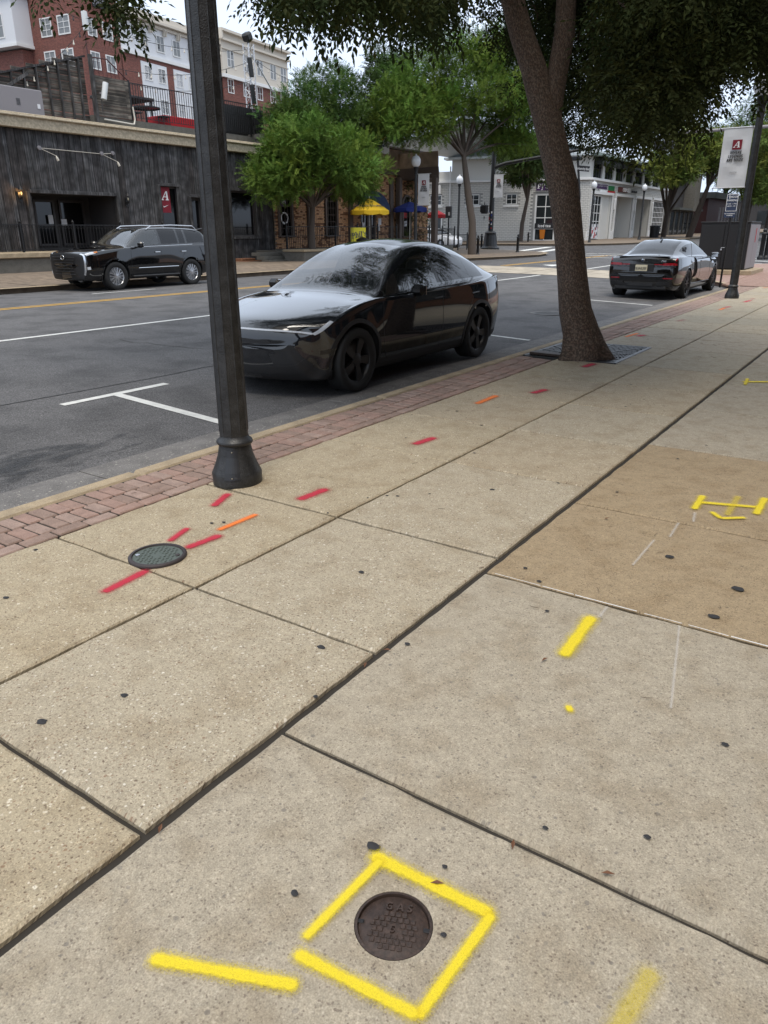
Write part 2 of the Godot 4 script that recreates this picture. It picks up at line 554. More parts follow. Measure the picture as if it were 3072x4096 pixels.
	leafs("leaf_olive", 0.135, 0.18, 0.04)
	for c in [["spray_yellow", 0.80, 0.63, 0.02], ["spray_red", 0.50, 0.022, 0.05], ["spray_orange", 0.85, 0.20, 0.03], ["spray_white", 0.70, 0.66, 0.60]]:
		for k in 3:
			var m := mat("%s_%d" % [c[0], k], c[1], c[2], c[3], 0.8)
			m.albedo_texture = spray_texture(50 + k, 1.0 if k < 2 else 0.42)
			m.transparency = BaseMaterial3D.TRANSPARENCY_ALPHA

func leafs(called: String, r: float, g: float, b: float) -> void:
	var m := mat(called, r, g, b, 0.8)
	m.metallic_specular = 0.3
	m.vertex_color_use_as_albedo = true
	m.backlight_enabled = true
	m.backlight = Color(0.35, 0.4, 0.2)

# sprayed paint: thick in the middle, broken into droplets at the rim
func spray_texture(sd: int, strength: float) -> ImageTexture:
	var w := 384
	var h := 96
	rng.seed = sd
	var g := FastNoiseLite.new()
	g.seed = sd
	g.frequency = 0.06
	g.fractal_octaves = 3
	var d := PackedByteArray()
	d.resize(w * h * 4)
	for y in h:
		for x in w:
			var px := (x + 0.5) / w * 4.0
			var py := (y + 0.5) / h - 0.5
			var ex := maxf(0.0, absf(px - 2.0) - 1.55)
			var q := sqrt(ex * ex * 1.1 + py * py)
			q += 0.05 * g.get_noise_2d(x, y) + 0.04 * g.get_noise_2d(x * 0.12, 7.0)
			var a := clampf((0.31 - q) / 0.16, 0.0, 1.0)
			var haze := exp(-maxf(0.0, q - 0.22) * 7.0) * 0.85
			if rng.randf() < haze: a = maxf(a, rng.randf_range(0.25, 0.85))
			a *= 1.0 - 0.75 * clampf(rng.randf() * 1.3 - 0.75, 0.0, 1.0) - 0.2 * clampf(g.get_noise_2d(x * 2.5, y * 2.5 + 40.0), 0.0, 1.0)
			if q > 0.48: a = 0.0
			var p := (y * w + x) * 4
			d[p] = 255
			d[p + 1] = 255
			d[p + 2] = 255
			d[p + 3] = int(255 * a * strength)
	return tex(d, w, h, true)

# spilt oil soaked into the surface: ragged, speckled by the stones that stand out of it
func stain_texture(sd: int) -> ImageTexture:
	var w := 256
	var g := FastNoiseLite.new()
	g.seed = sd
	g.frequency = 0.018
	g.fractal_octaves = 5
	rng.seed = sd
	var d := PackedByteArray()
	d.resize(w * w * 4)
	for y in w:
		for x in w:
			var r := Vector2(x / 128.0 - 1.0, y / 128.0 - 1.0).length()
			var a := clampf(0.75 - r + 0.9 * g.get_noise_2d(x, y), 0.0, 0.75) * rng.randf_range(0.55, 1.0)
			if r > 0.96: a = 0.0
			d[(y * w + x) * 4 + 3] = int(255 * a)
			for k in 3: d[(y * w + x) * 4 + k] = 255
	return tex(d, w, w, true)

func red_brick() -> ImageTexture:
	var w := 512
	var d := PackedByteArray()
	d.resize(w * w * 3)
	rng.seed = 5
	var tone := []
	for i in 32 * 12:
		tone.append(rng.randf_range(0.8, 1.15))
	for y in w:
		for x in w:
			var row := int(y / 16.0)
			var sh := 0.5 if row % 2 else 0.0
			var bx := x / 42.67 + sh
			var col := int(bx) % 12
			var joint := (y % 16) < 3 or fmod(bx, 1.0) < 0.06
			var t: float = tone[row * 12 + col]
			var c := Color(0.44, 0.37, 0.34) if joint else Color(0.47 * t, 0.275 * t, 0.24 * t)
			var p := (y * w + x) * 3
			d[p] = int(c.r * 255)
			d[p + 1] = int(c.g * 255)
			d[p + 2] = int(c.b * 255)
	return tex(d, w, w)

var bark_height: ImageTexture
func bark_texture() -> ImageTexture:
	var w := 512
	var g := FastNoiseLite.new()
	g.noise_type = FastNoiseLite.TYPE_CELLULAR
	g.cellular_return_type = FastNoiseLite.RETURN_DISTANCE2_SUB
	g.seed = 3
	g.frequency = 0.045
	var k := FastNoiseLite.new()
	k.seed = 9
	k.frequency = 0.03
	k.fractal_octaves = 4
	var d := PackedByteArray()
	d.resize(w * w * 3)
	var hgt := PackedByteArray()
	hgt.resize(w * w)
	for y in w:
		for x in w:
			# the pattern closes round the trunk: sampled on a ring
			var a := TAU * x / w
			var px := cos(a) * 81.5
			var pz := sin(a) * 81.5
			var wob := 14.0 * k.get_noise_3d(px * 0.6, y * 0.4, pz * 0.6)
			var c := g.get_noise_3d(px * 1.1 + wob, y * 0.55 + wob, pz * 1.1)
			var l := clampf(0.5 + 0.9 * (c + 0.72), 0.0, 1.0)
			var e := k.get_noise_3d(px, y, pz)
			var f := k.get_noise_3d(px * 3.5, y * 2.0 + 300.0, pz * 3.5)
			var b := 0.60 + 0.26 * l + 0.12 * e + 0.5 * maxf(f, -0.25)
			var col := Color(0.58, 0.505, 0.44).lerp(Color(0.48, 0.395, 0.335), clampf(0.5 + e * 1.2, 0, 1))
			var p := (y * w + x) * 3
			d[p] = clampi(int(col.r * b * 255), 0, 255)
			d[p + 1] = clampi(int(col.g * b * 255), 0, 255)
			d[p + 2] = clampi(int(col.b * b * 255), 0, 255)
			hgt[y * w + x] = clampi(int((l * 0.6 + 0.35 * (f + 0.5)) * 255), 0, 255)
	bark_height = ImageTexture.create_from_image(Image.create_from_data(w, w, false, Image.FORMAT_L8, hgt))
	return tex(d, w, w)

# ---------------------------------------------------------------- ground
func slab(x0: float, x1: float, z0: float, z1: float, mt: Material, parent: Node, y := 0.0, hole := Vector3.ZERO) -> void:
	var m := MB.new()
	var ring := PackedVector3Array()
	var inner := PackedVector3Array()
	var cor := [Vector2(x0, z0), Vector2(x1, z0), Vector2(x1, z1), Vector2(x0, z1)]
	var mid := Vector2(x0 + x1, z0 + z1) * 0.5
	var bev := 0.009
	for e in 4:
		var a: Vector2 = cor[e]
		var b: Vector2 = cor[(e + 1) % 4]
		var seg := maxi(2, int(a.distance_to(b) / 0.09))
		for i in seg:
			var p := a.lerp(b, float(i) / seg)
			if i: p += Vector2(rng.randf_range(-1, 1), rng.randf_range(-1, 1)) * 0.0028
			var q := p + (mid - p).sign() * bev * rng.randf_range(0.6, 1.5)
			if i:
				q = p + ((b - a).normalized().orthogonal() * (1.0 if (b - a).orthogonal().dot(mid - p) > 0 else -1.0)) * bev * rng.randf_range(0.5, 1.6)
			ring.append(V(p.x, y - bev * 0.8, p.y))
			inner.append(V(q.x, y, q.y))
	var c := ring.size()
	var off := Vector2(rng.randf() * 7.0, rng.randf() * 7.0)
	var an := [0.0, PI / 2, PI, -PI / 2][rng.randi() % 4] as float
	var base := MB.new()
	for i in c:
		var j := (i + 1) % c
		base.quad(ring[i], ring[j], inner[j], inner[i])
		base.quad(ring[i] - V(0, 0.09, 0), ring[j] - V(0, 0.09, 0), ring[j], ring[i])
		if hole != Vector3.ZERO:
			var h0 := hole + V(inner[i].x - hole.x, 0, inner[i].z - hole.z).normalized() * hole.y
			var h1 := hole + V(inner[j].x - hole.x, 0, inner[j].z - hole.z).normalized() * hole.y
			h0.y = y
			h1.y = y
			base.quad(inner[i], inner[j], h1, h0)
			base.quad(h0, h1, h1 - V(0, 0.03, 0), h0 - V(0, 0.03, 0))
		else:
			base.tri(inner[i], inner[j], V(mid.x, y, mid.y))
	for i in base.v.size():
		var p := base.v[i]
		base.uv[i] = Vector2(p.x, p.z + p.y).rotated(an) + off
		base.uv2[i] = Vector2(p.x, p.z)
	part("slab", base, mt, parent)

func ribbon(pts: Array, w: float, yf: Callable, lift: float, step := 1.0) -> MB:
	var m := MB.new()
	for k in pts.size() - 1:
		var a: Vector2 = pts[k]
		var b: Vector2 = pts[k + 1]
		var s := (b - a).normalized().orthogonal() * w * 0.5
		var c := maxi(1, int(a.distance_to(b) / step))
		for i in c:
			var p := a.lerp(b, float(i) / c)
			var q := a.lerp(b, float(i + 1) / c)
			var o := []
			for r in [p + s, p - s, q - s, q + s]:
				o.append(V(r.x, yf.call(r.x, r.y) + lift, r.y))
			if (o[1] - o[0]).cross(o[2] - o[0]).y > 0: m.quad(o[0], o[1], o[2], o[3])
			else: m.quad(o[3], o[2], o[1], o[0])
	return m

# a raised pavement inside an outline, with its kerb face
func raised(called: String, outline: PackedVector2Array, yf: Callable, mt: Material, drop: float) -> MeshInstance3D:
	var m := MB.new()
	var tr := Geometry2D.triangulate_polygon(outline)
	for i in range(0, tr.size(), 3):
		var o := []
		for k in 3:
			var p := outline[tr[i + k]]
			o.append(V(p.x, yf.call(p.x, p.y), p.y))
		if (o[1] - o[0]).cross(o[2] - o[0]).y > 0: m.tri(o[0], o[1], o[2])
		else: m.tri(o[0], o[2], o[1])
	var cw := Geometry2D.is_polygon_clockwise(outline)
	for i in outline.size():
		var a := outline[i]
		var b := outline[(i + 1) % outline.size()]
		if not cw:
			var t := a
			a = b
			b = t
		var pa := V(a.x, yf.call(a.x, a.y), a.y)
		var pb := V(b.x, yf.call(b.x, b.y), b.y)
		m.quad(pb, pa, pa - V(0, drop, 0), pb - V(0, drop, 0))
	return setting(called, m, mt)

func ground() -> void:
	# the land, well below the streets
	var m := MB.new()
	var xs := [-700.0, 700.0]
	var zs := [60.0, -26.0, -900.0]
	for j in 2:
		var y0 := rise(zs[j]) - 0.5
		var y1 := rise(zs[j + 1]) - 0.5
		m.quad(V(xs[0], y0, zs[j]), V(xs[1], y0, zs[j]), V(xs[1], y1, zs[j + 1]), V(xs[0], y1, zs[j + 1]))
	setting("ground", m, M.far_paving)
	# roads
	m = MB.new()
	var rx := [120.0, -5.0, -11.4, -15.7, -20.1, -140.0]
	var rz := [45.0, 20.0, 0.0, -12.0, -26.0, -60.0, -120.0, -260.0]
	for i in rx.size() - 1:
		for j in rz.size() - 1:
			var q := [V(rx[i + 1], road_y(rx[i + 1], rz[j]), rz[j]), V(rx[i], road_y(rx[i], rz[j]), rz[j]), V(rx[i], road_y(rx[i], rz[j + 1]), rz[j + 1]), V(rx[i + 1], road_y(rx[i + 1], rz[j + 1]), rz[j + 1])]
			var k := m.v.size()
			m.quad(q[0], q[1], q[2], q[3])
			for w in 4: m.uv2[k + w] = Vector2(q[w].x, q[w].z)
	setting("road", m, M.asphalt)
	# painted lines, 4 mm up
	var ry := road_y
	setting("lane_line", ribbon([Vector2(-11.4, 20), Vector2(-11.4, -27.1)], 0.11, ry, 0.005), M.road_paint)
	setting("lane_line", ribbon([Vector2(-11.2, -31.6), Vector2(-11.2, -36.5)], 0.12, ry, 0.005), M.road_paint)
	for x in [-15.6, -15.82]:
		setting("centre_line", ribbon([Vector2(x, 20), Vector2(x, -27.1)], 0.1, ry, 0.005), M.road_paint_yellow)
	for x in [-15.2, -14.98]:
		setting("centre_line", ribbon([Vector2(x, -31.6), Vector2(x + 0.7, -44)], 0.11, ry, 0.005), M.road_paint_yellow)
	m = ribbon([Vector2(-7.0, -4.35), Vector2(-7.0, -5.72)], 0.105, ry, 0.005)
	var bay := setting("bay_marking", m, M.road_paint)
	part("bay_line", ribbon([Vector2(-6.95, -5.0), Vector2(-5.02, -4.84)], 0.11, ry, 0.006, 0.4), M.road_paint, bay)
	setting("bay_marking", ribbon([Vector2(-7.0, -12.0), Vector2(-5.05, -11.75)], 0.1, ry, 0.005), M.road_paint)
	setting("bay_marking", ribbon([Vector2(-7.0, -19.3), Vector2(-5.05, -19.05)], 0.1, ry, 0.005), M.road_paint)
	setting("bay_marking", ribbon([Vector2(-17.9, -12.5), Vector2(-17.9, -14.6)], 0.09, ry, 0.005), M.road_paint)
	setting("bay_marking", ribbon([Vector2(-18.0, -20.4), Vector2(-18.0, -22.6)], 0.09, ry, 0.005), M.road_paint)
	for z in [-41.2, -43.6, -45.8]:
		setting("crossing_line", ribbon([Vector2(-16.4, z), Vector2(-6, z)], 0.3 if z < -43 else 0.18, ry, 0.005), M.road_paint)
	for x in [-22.4, -20.6]:
		setting("crossing_line", ribbon([Vector2(x, -48.5), Vector2(x - 1.6, -58.5)], 0.6, ry, 0.005), M.road_paint)
	m = MB.new()
	var ar := PackedVector2Array([Vector2(-13.9, -33.2), Vector2(-13.1, -32.4), Vector2(-13.1, -32.9), Vector2(-12.3, -32.9), Vector2(-12.3, -33.4), Vector2(-13.1, -33.4), Vector2(-13.1, -34.0)])
	var tr := Geometry2D.triangulate_polygon(ar)
	for i in range(0, tr.size(), 3):
		var o := []
		for k in 3: o.append(V(ar[tr[i + k]].x, road_y(ar[tr[i + k]].x, ar[tr[i + k]].y) + 0.006, ar[tr[i + k]].y))
		if (o[1] - o[0]).cross(o[2] - o[0]).y > 0: m.tri(o[0], o[1], o[2])
		else: m.tri(o[0], o[2], o[1])
	setting("turn_arrow", m, M.road_paint)
	rng.seed = 51
	var seam_pts := []
	for i in 40: seam_pts.append(Vector2(-7.43 + rng.randf_range(-0.03, 0.03) + 0.05 * sin(i * 0.5), 1.0 - i * 0.45))
	setting("tar_seam", ribbon(seam_pts, 0.022, ry, 0.005, 0.4), M.tar)
	for q in [[-10.2, -7.5, 0.4, 9], [-13.2, -9.5, 1.2, 12], [-9.0, -12.5, 0.9, 8], [-17.4, -12.2, 1.4, 10]]:
		var ck := []
		var cp := Vector2(q[0], q[1])
		for i in int(q[3]):
			ck.append(cp)
			cp += Vector2.from_angle(-q[2] + rng.randf_range(-0.7, 0.7)) * 0.22
		setting("road_crack", ribbon(ck, 0.014, ry, 0.005, 0.3), M.joint_dirt)
	var oil := ribbon([Vector2(-5.5, -1.9), Vector2(-5.5, -4.2)], 0.95, ry, 0.004, 5.0)
	for i in 4: oil.uv[i] = [Vector2(0, 0), Vector2(1, 0), Vector2(1, 1), Vector2(0, 1)][i]
	setting("oil_stain", oil, M.oil_film)
	# the concrete crossing: panels with joints
	var cr := setting("crosswalk", ribbon([Vector2(-19.6, -29.2), Vector2(-5.2, -29.2)], 3.9, ry, 0.004, 0.8), M.joint_dirt)
	for i in 8:
		var xa := -19.5 + i * 1.8
		for j in 2:
			part("crossing_panel", ribbon([Vector2(xa + 0.02, -28.2 - j * 1.95), Vector2(xa + 1.78, -28.2 - j * 1.95)], 1.9, ry, 0.012, 0.8), M.crossing_concrete, cr)
	# near kerb: gutter pan, kerb blocks
	var gut := setting("gutter", ribbon([Vector2(-4.68, 20), Vector2(-4.68, -25.4)], 0.62, ry, 0.005), M.joint_dirt)
	var kerb := setting("kerb", ribbon([Vector2(-4.28, 20), Vector2(-4.28, -25.4)], 0.12, func(_x, _z): return -0.16, 0.0), M.joint_dirt)
	rng.seed = 8
	var z := 6.0
	while z > -25.0:
		var len := 3.05
		var zc := z - len * 0.5
		var g := MB.new()
		g.rbox(V(-4.68, -0.19, zc), V(0.615, 0.15, len - 0.012), 0.006)
		part("gutter_panel", g, M.gutter_concrete, gut)
		var k := MB.new()
		k.rbox(V(-4.275, -0.16, zc), V(0.15, 0.318 + rng.randf() * 0.004, len - 0.014), 0.022)
		part("kerb_block", k, M.kerb_concrete, kerb)
		z -= len
	# near pavement
	m = MB.new()
	m.box(V(-0.2, -0.09, -2.0), V(8.0, 0.14, 47.0))
	var walk := setting("sidewalk", m, M.joint_dirt)
	rng.seed = 21
	var a := [4.3, 3.15, 2.0, 0.85, -0.969, -2.124, -3.25, -4.6, -5.74, -6.97, -8.16, -9.5, -11.15, -12.4, -13.6, -14.8, -16.0, -17.2, -18.4, -19.6, -20.8, -22.0, -23.2, -24.4, -25.4]
	var kinds := ["aggregate_concrete", "aggregate_concrete_warm", "aggregate_concrete_pale"]
	for i in a.size() - 1:
		var g := 0.017 if i not in [3, 5, 11] else 0.022
		var far: bool = a[i] < -9.0
		for s in 2:
			var x0: float = [-3.675, -2.55][s]
			var x1: float = [-2.561, -1.496][s]
			if s == 0 and i == 11: x0 = -2.90
			var kd: String = kinds[rng.randi() % 3] if not far else ["aggregate_concrete", "trowelled_concrete_grey", "trowelled_concrete"][rng.randi() % 3]
			if s == 0 and i in [5, 4]: kd = "aggregate_concrete_warm"
			slab(x0 + 0.005, x1 - 0.004, a[i] - g * 0.5, a[i + 1] + g * 0.5, M[kd], walk, rng.randf_range(-0.002, 0.003))
	var c := [3.5, 1.2, -0.1, -1.535, -3.06, -4.29, -5.92, -7.4, -8.9, -10.4, -11.9, -13.4, -15.0, -16.6, -18.2, -19.8, -21.4, -23.0, -25.4]
	for i in c.size() - 1:
		var kd := "trowelled_concrete"
		if i in [4, 5]: kd = "trowelled_concrete_tan"
		if i in [8, 11]: kd = "trowelled_concrete_grey"
		var gas := V(-0.74, 0.098, -1.12) if i == 2 else Vector3.ZERO
		slab(-1.467, 1.2, c[i] - 0.009, c[i + 1] + 0.009, M[kd], walk, -0.004, gas)
		slab(1.21, 3.8, c[i] - 0.005, c[i + 1] + 0.005, M.trowelled_concrete, walk, -0.004)
	# white sealant left in one joint
	rng.seed = 41
	var sx := -1.42
	while sx < 1.15:
		var sl := rng.randf_range(0.05, 0.3)
		part("sealant", ribbon([Vector2(sx, -3.062 + rng.randf_range(-0.002, 0.002)), Vector2(sx + sl, -3.061 + rng.randf_range(-0.002, 0.002))], rng.randf_range(0.004, 0.008), func(_x, _z): return 0.0, 0.001, 0.3), M.white_trim, walk)
		sx += sl + rng.randf_range(0.0, 0.05)
	# paver band: two header rows, one stretcher row
	m = MB.new()
	m.box(V(-3.945, -0.075, -3.0), V(0.51, 0.13, 45.0))
	var band := setting("brick_band", m, M.joint_dirt)
	var head := MB.new()
	head.rbox(V(0, -0.03, 0), V(0.188, 0.06, 0.087), 0.007)
	var stretch := MB.new()
	stretch.rbox(V(0, -0.03, 0), V(0.096, 0.06, 0.188), 0.007)
	var hm := head.mesh()
	var sm := stretch.mesh()
	var tones := [M.paver, M.paver_rose, M.paver_brown]
	rng.seed = 33
	var count := 0
	var rest := MB.new()
	z = 4.0
	while z > -25.2:
		for row in 3:
			if row == 2 and int(roundf(-z * 10)) % 2: continue
			var at := V([-4.087, -3.888, -3.735][row], rng.randf_range(-0.004, 0.003), z - (0.05 if row == 2 else 0.0) + (0.05 if row == 1 else 0.0))
			if at.z < -9.42 and at.z > -11.25: continue
			if count < 300 and at.z < -1.1:
				var b := part("brick", hm if row < 2 else sm, tones[rng.randi() % 3], band)
				b.position = at
				count += 1
			else:
				rest.rbox(at - V(0, 0.03, 0), V(0.188, 0.06, 0.087) if row < 2 else V(0.096, 0.06, 0.188), 0.007)
		z -= 0.1
	var far_bricks := part("far_bricks", rest, M.paver, band)
	far_bricks.set_meta("kind", "stuff")
	# near corner beyond the parked sedan: a brick apron bulging into the street
	var out := PackedVector2Array([Vector2(12, -25.4), Vector2(-4.35, -25.4), Vector2(-4.7, -26.3), Vector2(-5.6, -27.6), Vector2(-6.9, -28.7), Vector2(-7.6, -30.0), Vector2(-7.8, -34), Vector2(-7.2, -37.5), Vector2(-5, -40), Vector2(-1, -41.5), Vector2(12, -41.8)])
	var corner_y := func(_x, zz): return 0.0 + rise(zz)
	raised("corner_pavement", out, corner_y, M.paver_rose, 0.2)
	setting("corner_kerb", ribbon([Vector2(-4.43, -25.4), Vector2(-4.78, -26.35), Vector2(-5.66, -27.66), Vector2(-6.97, -28.78), Vector2(-7.68, -30.0), Vector2(-7.88, -34), Vector2(-7.25, -37.6)], 0.2, corner_y, 0.006, 0.7), M.kerb_concrete)
	var ab := MB.new()
	rng.seed = 61
	for i in 62:
		for j in 24:
			var xx := -4.72 + j * 0.2 + (0.1 if i % 2 else 0.0)
			var zz := -25.5 - i * 0.1
			if xx < -4.5 - (-zz - 25.4) * 0.55: continue
			ab.rbox(V(xx, rise(zz) - 0.012 + rng.randf_range(-0.003, 0.003), zz), V(0.192, 0.05, 0.092), 0.006)
	var apron := part("apron_bricks", ab, M.paver_rose, get_node("corner_pavement"))
	apron.set_meta("kind", "stuff")
	# far pavement along the bar and round the corner
	out = PackedVector2Array([Vector2(-27, 30), Vector2(-20.2, 30), Vector2(-20.2, 0), Vector2(-20.2, -26), Vector2(-20.2, -31), Vector2(-19.2, -35), Vector2(-18.0, -38.5), Vector2(-17.5, -41), Vector2(-17.9, -43.2), Vector2(-19.2, -45.2), Vector2(-21.5, -46.3), Vector2(-60, -46.6), Vector2(-60, -26), Vector2(-27, -26)])
	raised("far_sidewalk", out, far_walk_y, M.far_paving, 0.3)
	var fk := setting("far_kerb", ribbon([Vector2(-20.16, 30), Vector2(-20.16, -31), Vector2(-19.16, -35), Vector2(-17.96, -38.5), Vector2(-17.44, -41), Vector2(-17.84, -43.25), Vector2(-19.16, -45.3), Vector2(-21.5, -46.4), Vector2(-40, -46.7)], 0.2, far_walk_y, 0.008, 0.7), M.kerb_concrete)
	var fg := MB.new()
	for i in 16:
		fg.box(V(-20.27, 0.1, 12.0 - i * 2.9), V(0.02, 0.17, 2.86))
	part("kerb_face", fg, M.kerb_concrete, fk)
	# joints scored across the far pavement
	var sc := MB.new()
	for i in 24:
		var zz := 4.0 - i * 1.5
		sc.box(V(-22.6, far_walk_y(-22.6, zz) + 0.003, zz), V(4.4, 0.004, 0.025), Basis(V(1, -0.02, 0), Vector3.UP, V(0, 0, 1)))
	sc.box(V(-22.2, far_walk_y(-22.2, 0) + 0.003, -10), V(0.025, 0.004, 40))
	part("scored_joint", sc, M.joint_dirt, fk)
	# across the side street
	out = PackedVector2Array([Vector2(-60, -55), Vector2(-34, -60.2), Vector2(-24.5, -61.6), Vector2(-21.8, -63), Vector2(-20.4, -65.5), Vector2(-19.9, -69), Vector2(-19.9, -200), Vector2(-90, -200)])
	raised("corner_sidewalk", out, func(_x, zz): return 0.14 + 0.03 + rise(zz), M.far_paving, 0.3)
	setting("side_kerb", ribbon([Vector2(-60, -55), Vector2(-34, -60.2), Vector2(-24.5, -61.6), Vector2(-21.8, -63), Vector2(-20.4, -65.5), Vector2(-19.9, -69), Vector2(-19.9, -100)], 0.24, func(_x, zz): return 0.17 + rise(zz), 0.008, 1.0), M.kerb_concrete)
	setting("painted_kerb", ribbon([Vector2(-19.8, -100), Vector2(-19.8, -135)], 0.35, func(_x, zz): return 0.17 + rise(zz), 0.012, 2.0), M.kerb_yellow)
	# worn gum and litter on the near pavement
	rng.seed = 77
	var gums := [[-2.09, -1.36, 0.016], [-0.92, -1.29, 0.02], [-1.98, -2.7, 0.017], [-1.70, -2.03, 0.019], [-3.2, -1.55, 0.016], [-3.45, -1.62, 0.012], [-2.45, -3.75, 0.014], [-2.3, -3.9, 0.01], [-0.75, -3.75, 0.026], [-0.38, -3.55, 0.03], [-0.42, -3.2, 0.026], [-1.42, -2.25, 0.013], [-1.2, -3.1, 0.012], [-2.0, -4.2, 0.018], [-2.5, -4.9, 0.014], [-3.1, -2.75, 0.012], [-3.05, -2.8, 0.014], [-3.6, -1.95, 0.015], [-0.2, -2.3, 0.012], [-1.5, -1.75, 0.01], [-0.55, -1.62, 0.009], [-0.3, -1.75, 0.011], [-0.72, -1.34, 0.008], [-1.0, -1.05, 0.011], [-0.62, -1.16, 0.009], [-2.2, -1.1, 0.02]]
	for i in 44:
		gums.append([rng.randf_range(-3.6, -0.3), rng.randf_range(-2.5, -15.0), rng.randf_range(0.007, 0.015)])
	for q in gums:
		var d := MB.new()
		var ring := []
		for k in 11:
			var an := TAU * k / 11
			ring.append(V(cos(an), 0, sin(an) * 0.8) * q[2] * rng.randf_range(0.8, 1.15))
		for k in 11:
			d.tri(V(0, 0.0035, 0), ring[(k + 1) % 11], ring[k])
		var o := part("gum_spot", d, M.gum, walk)
		o.position = V(q[0], 0.0035, q[1])
	var tw := MB.new()
	for i in 260:
		var p := V(rng.randf_range(-4.1, 0.4), 0.005, -1.6 - 13.0 * pow(rng.randf(), 0.8))
		var an := rng.randf() * TAU
		var l := rng.randf_range(0.012, 0.055)
		var e := V(cos(an), 0, sin(an)) * l
		tw.tube([p, p + e * 0.5 + V(0, rng.randf() * 0.004, 0) + V(-e.z, 0, e.x) * rng.randf_range(-0.15, 0.15), p + e], [0.0011, 0.0012, 0.0007], 4, false)
	var litter := part("fallen_twigs", tw, M.twig, self)
	tag(litter, "tiny brown twigs and seeds scattered over the concrete sidewalk", "twigs")
	litter.set_meta("kind", "stuff")
	var lf := MB.new()
	for q in [[-0.71, -1.28, 0.5], [-0.9, -2.45, 1.2], [-1.47, -2.02, 2.0], [-1.46, -2.16, 0.3], [-0.35, -1.56, 0.4], [-0.6, -1.51, 1.9], [-1.46, -1.0, 2.2], [-1.2, -4.1, 1.0]]:
		var b := Basis(Vector3.UP, q[2])
		var o := V(q[0], 0.004, q[1])
		lf.tri(o + b * V(-0.018, 0, 0), o + b * V(0, 0.006, 0.006), o + b * V(0.02, 0.002, 0))
		lf.tri(o + b * V(-0.018, 0, 0), o + b * V(0.02, 0.002, 0), o + b * V(0, 0.006, -0.006))
	var leaves := part("dry_leaves", lf, M.dry_leaf, self)
	tag(leaves, "few dry brown leaves lying on the near concrete", "leaves")
	leaves.set_meta("kind", "stuff")

# ---------------------------------------------------------------- cars
# A half section runs from under the sill (t = 0) over the widest point (4), shoulder (5), glass foot (6) and roof rail (7) to the middle of the roof (9).
# One row: z, under y, sill half width, widest y, widest half width, shoulder y, w, glass foot y, w, rail y, w, top y, bow of the ends
func net_of(rows: Array) -> Array:
	var out := []
	for r in rows:
		var p := []
		var sill: float = r[1] + 0.05
		var pts := [Vector2(0, r[1]), Vector2(r[2] * 0.82, r[1]), Vector2(r[2], sill), Vector2(lerpf(r[2], r[4], 0.75), lerpf(sill, r[3], 0.5)), Vector2(r[4], r[3]), Vector2(r[6], r[5]), Vector2(r[8], r[7]), Vector2(r[10], r[9]), Vector2(r[10] * 0.55, lerpf(r[9], r[11], 0.72)), Vector2(0, r[11])]
		for q in pts:
			p.append(V(q.x, q.y, r[0] - signf(r[0]) * r[12] * q.x * q.x))
		out.append(p)
	return out

func cr(a: Vector3, b: Vector3, c: Vector3, d: Vector3, t: float) -> Vector3:
	return b.cubic_interpolate(c, a, d, t)

func on_car(net: Array, u: float, t: float) -> Vector3:
	var nu := net.size() - 1
	var i := clampi(int(u), 0, nu - 1)
	var f := u - i
	var k := clampi(int(t), 0, 8)
	var g := t - k
	var q := []
	for di in [-1, 0, 1, 2]:
		var row: Array = net[clampi(i + di, 0, nu)]
		var a: Vector3 = row[maxi(k - 1, 0)]
		if k == 0: a = V(-row[1].x, row[1].y, row[1].z)
		var d: Vector3 = row[mini(k + 2, 9)]
		if k == 8: d = V(-row[8].x, row[8].y, row[8].z)
		q.append(cr(a, row[k], row[k + 1], d, g))
	return cr(q[0], q[1], q[2], q[3], f)

func u_at(net: Array, z: float) -> float:
	for i in net.size() - 1:
		if z <= net[i][4].z and z >= net[i + 1][4].z:
			return i + (net[i][4].z - z) / (net[i][4].z - net[i + 1][4].z)
	return 0.0 if z > net[0][4].z else net.size() - 1.0

func side_x(net: Array, z: float, y: float) -> float:
	var best := 1e9
	var x := 0.9
	var u := u_at(net, z)
	for k in 60:
		var p := on_car(net, u, 2.0 + k * 5.0 / 59.0)
		if absf(p.y - y) < best:
			best = absf(p.y - y)
			x = p.x
	return x

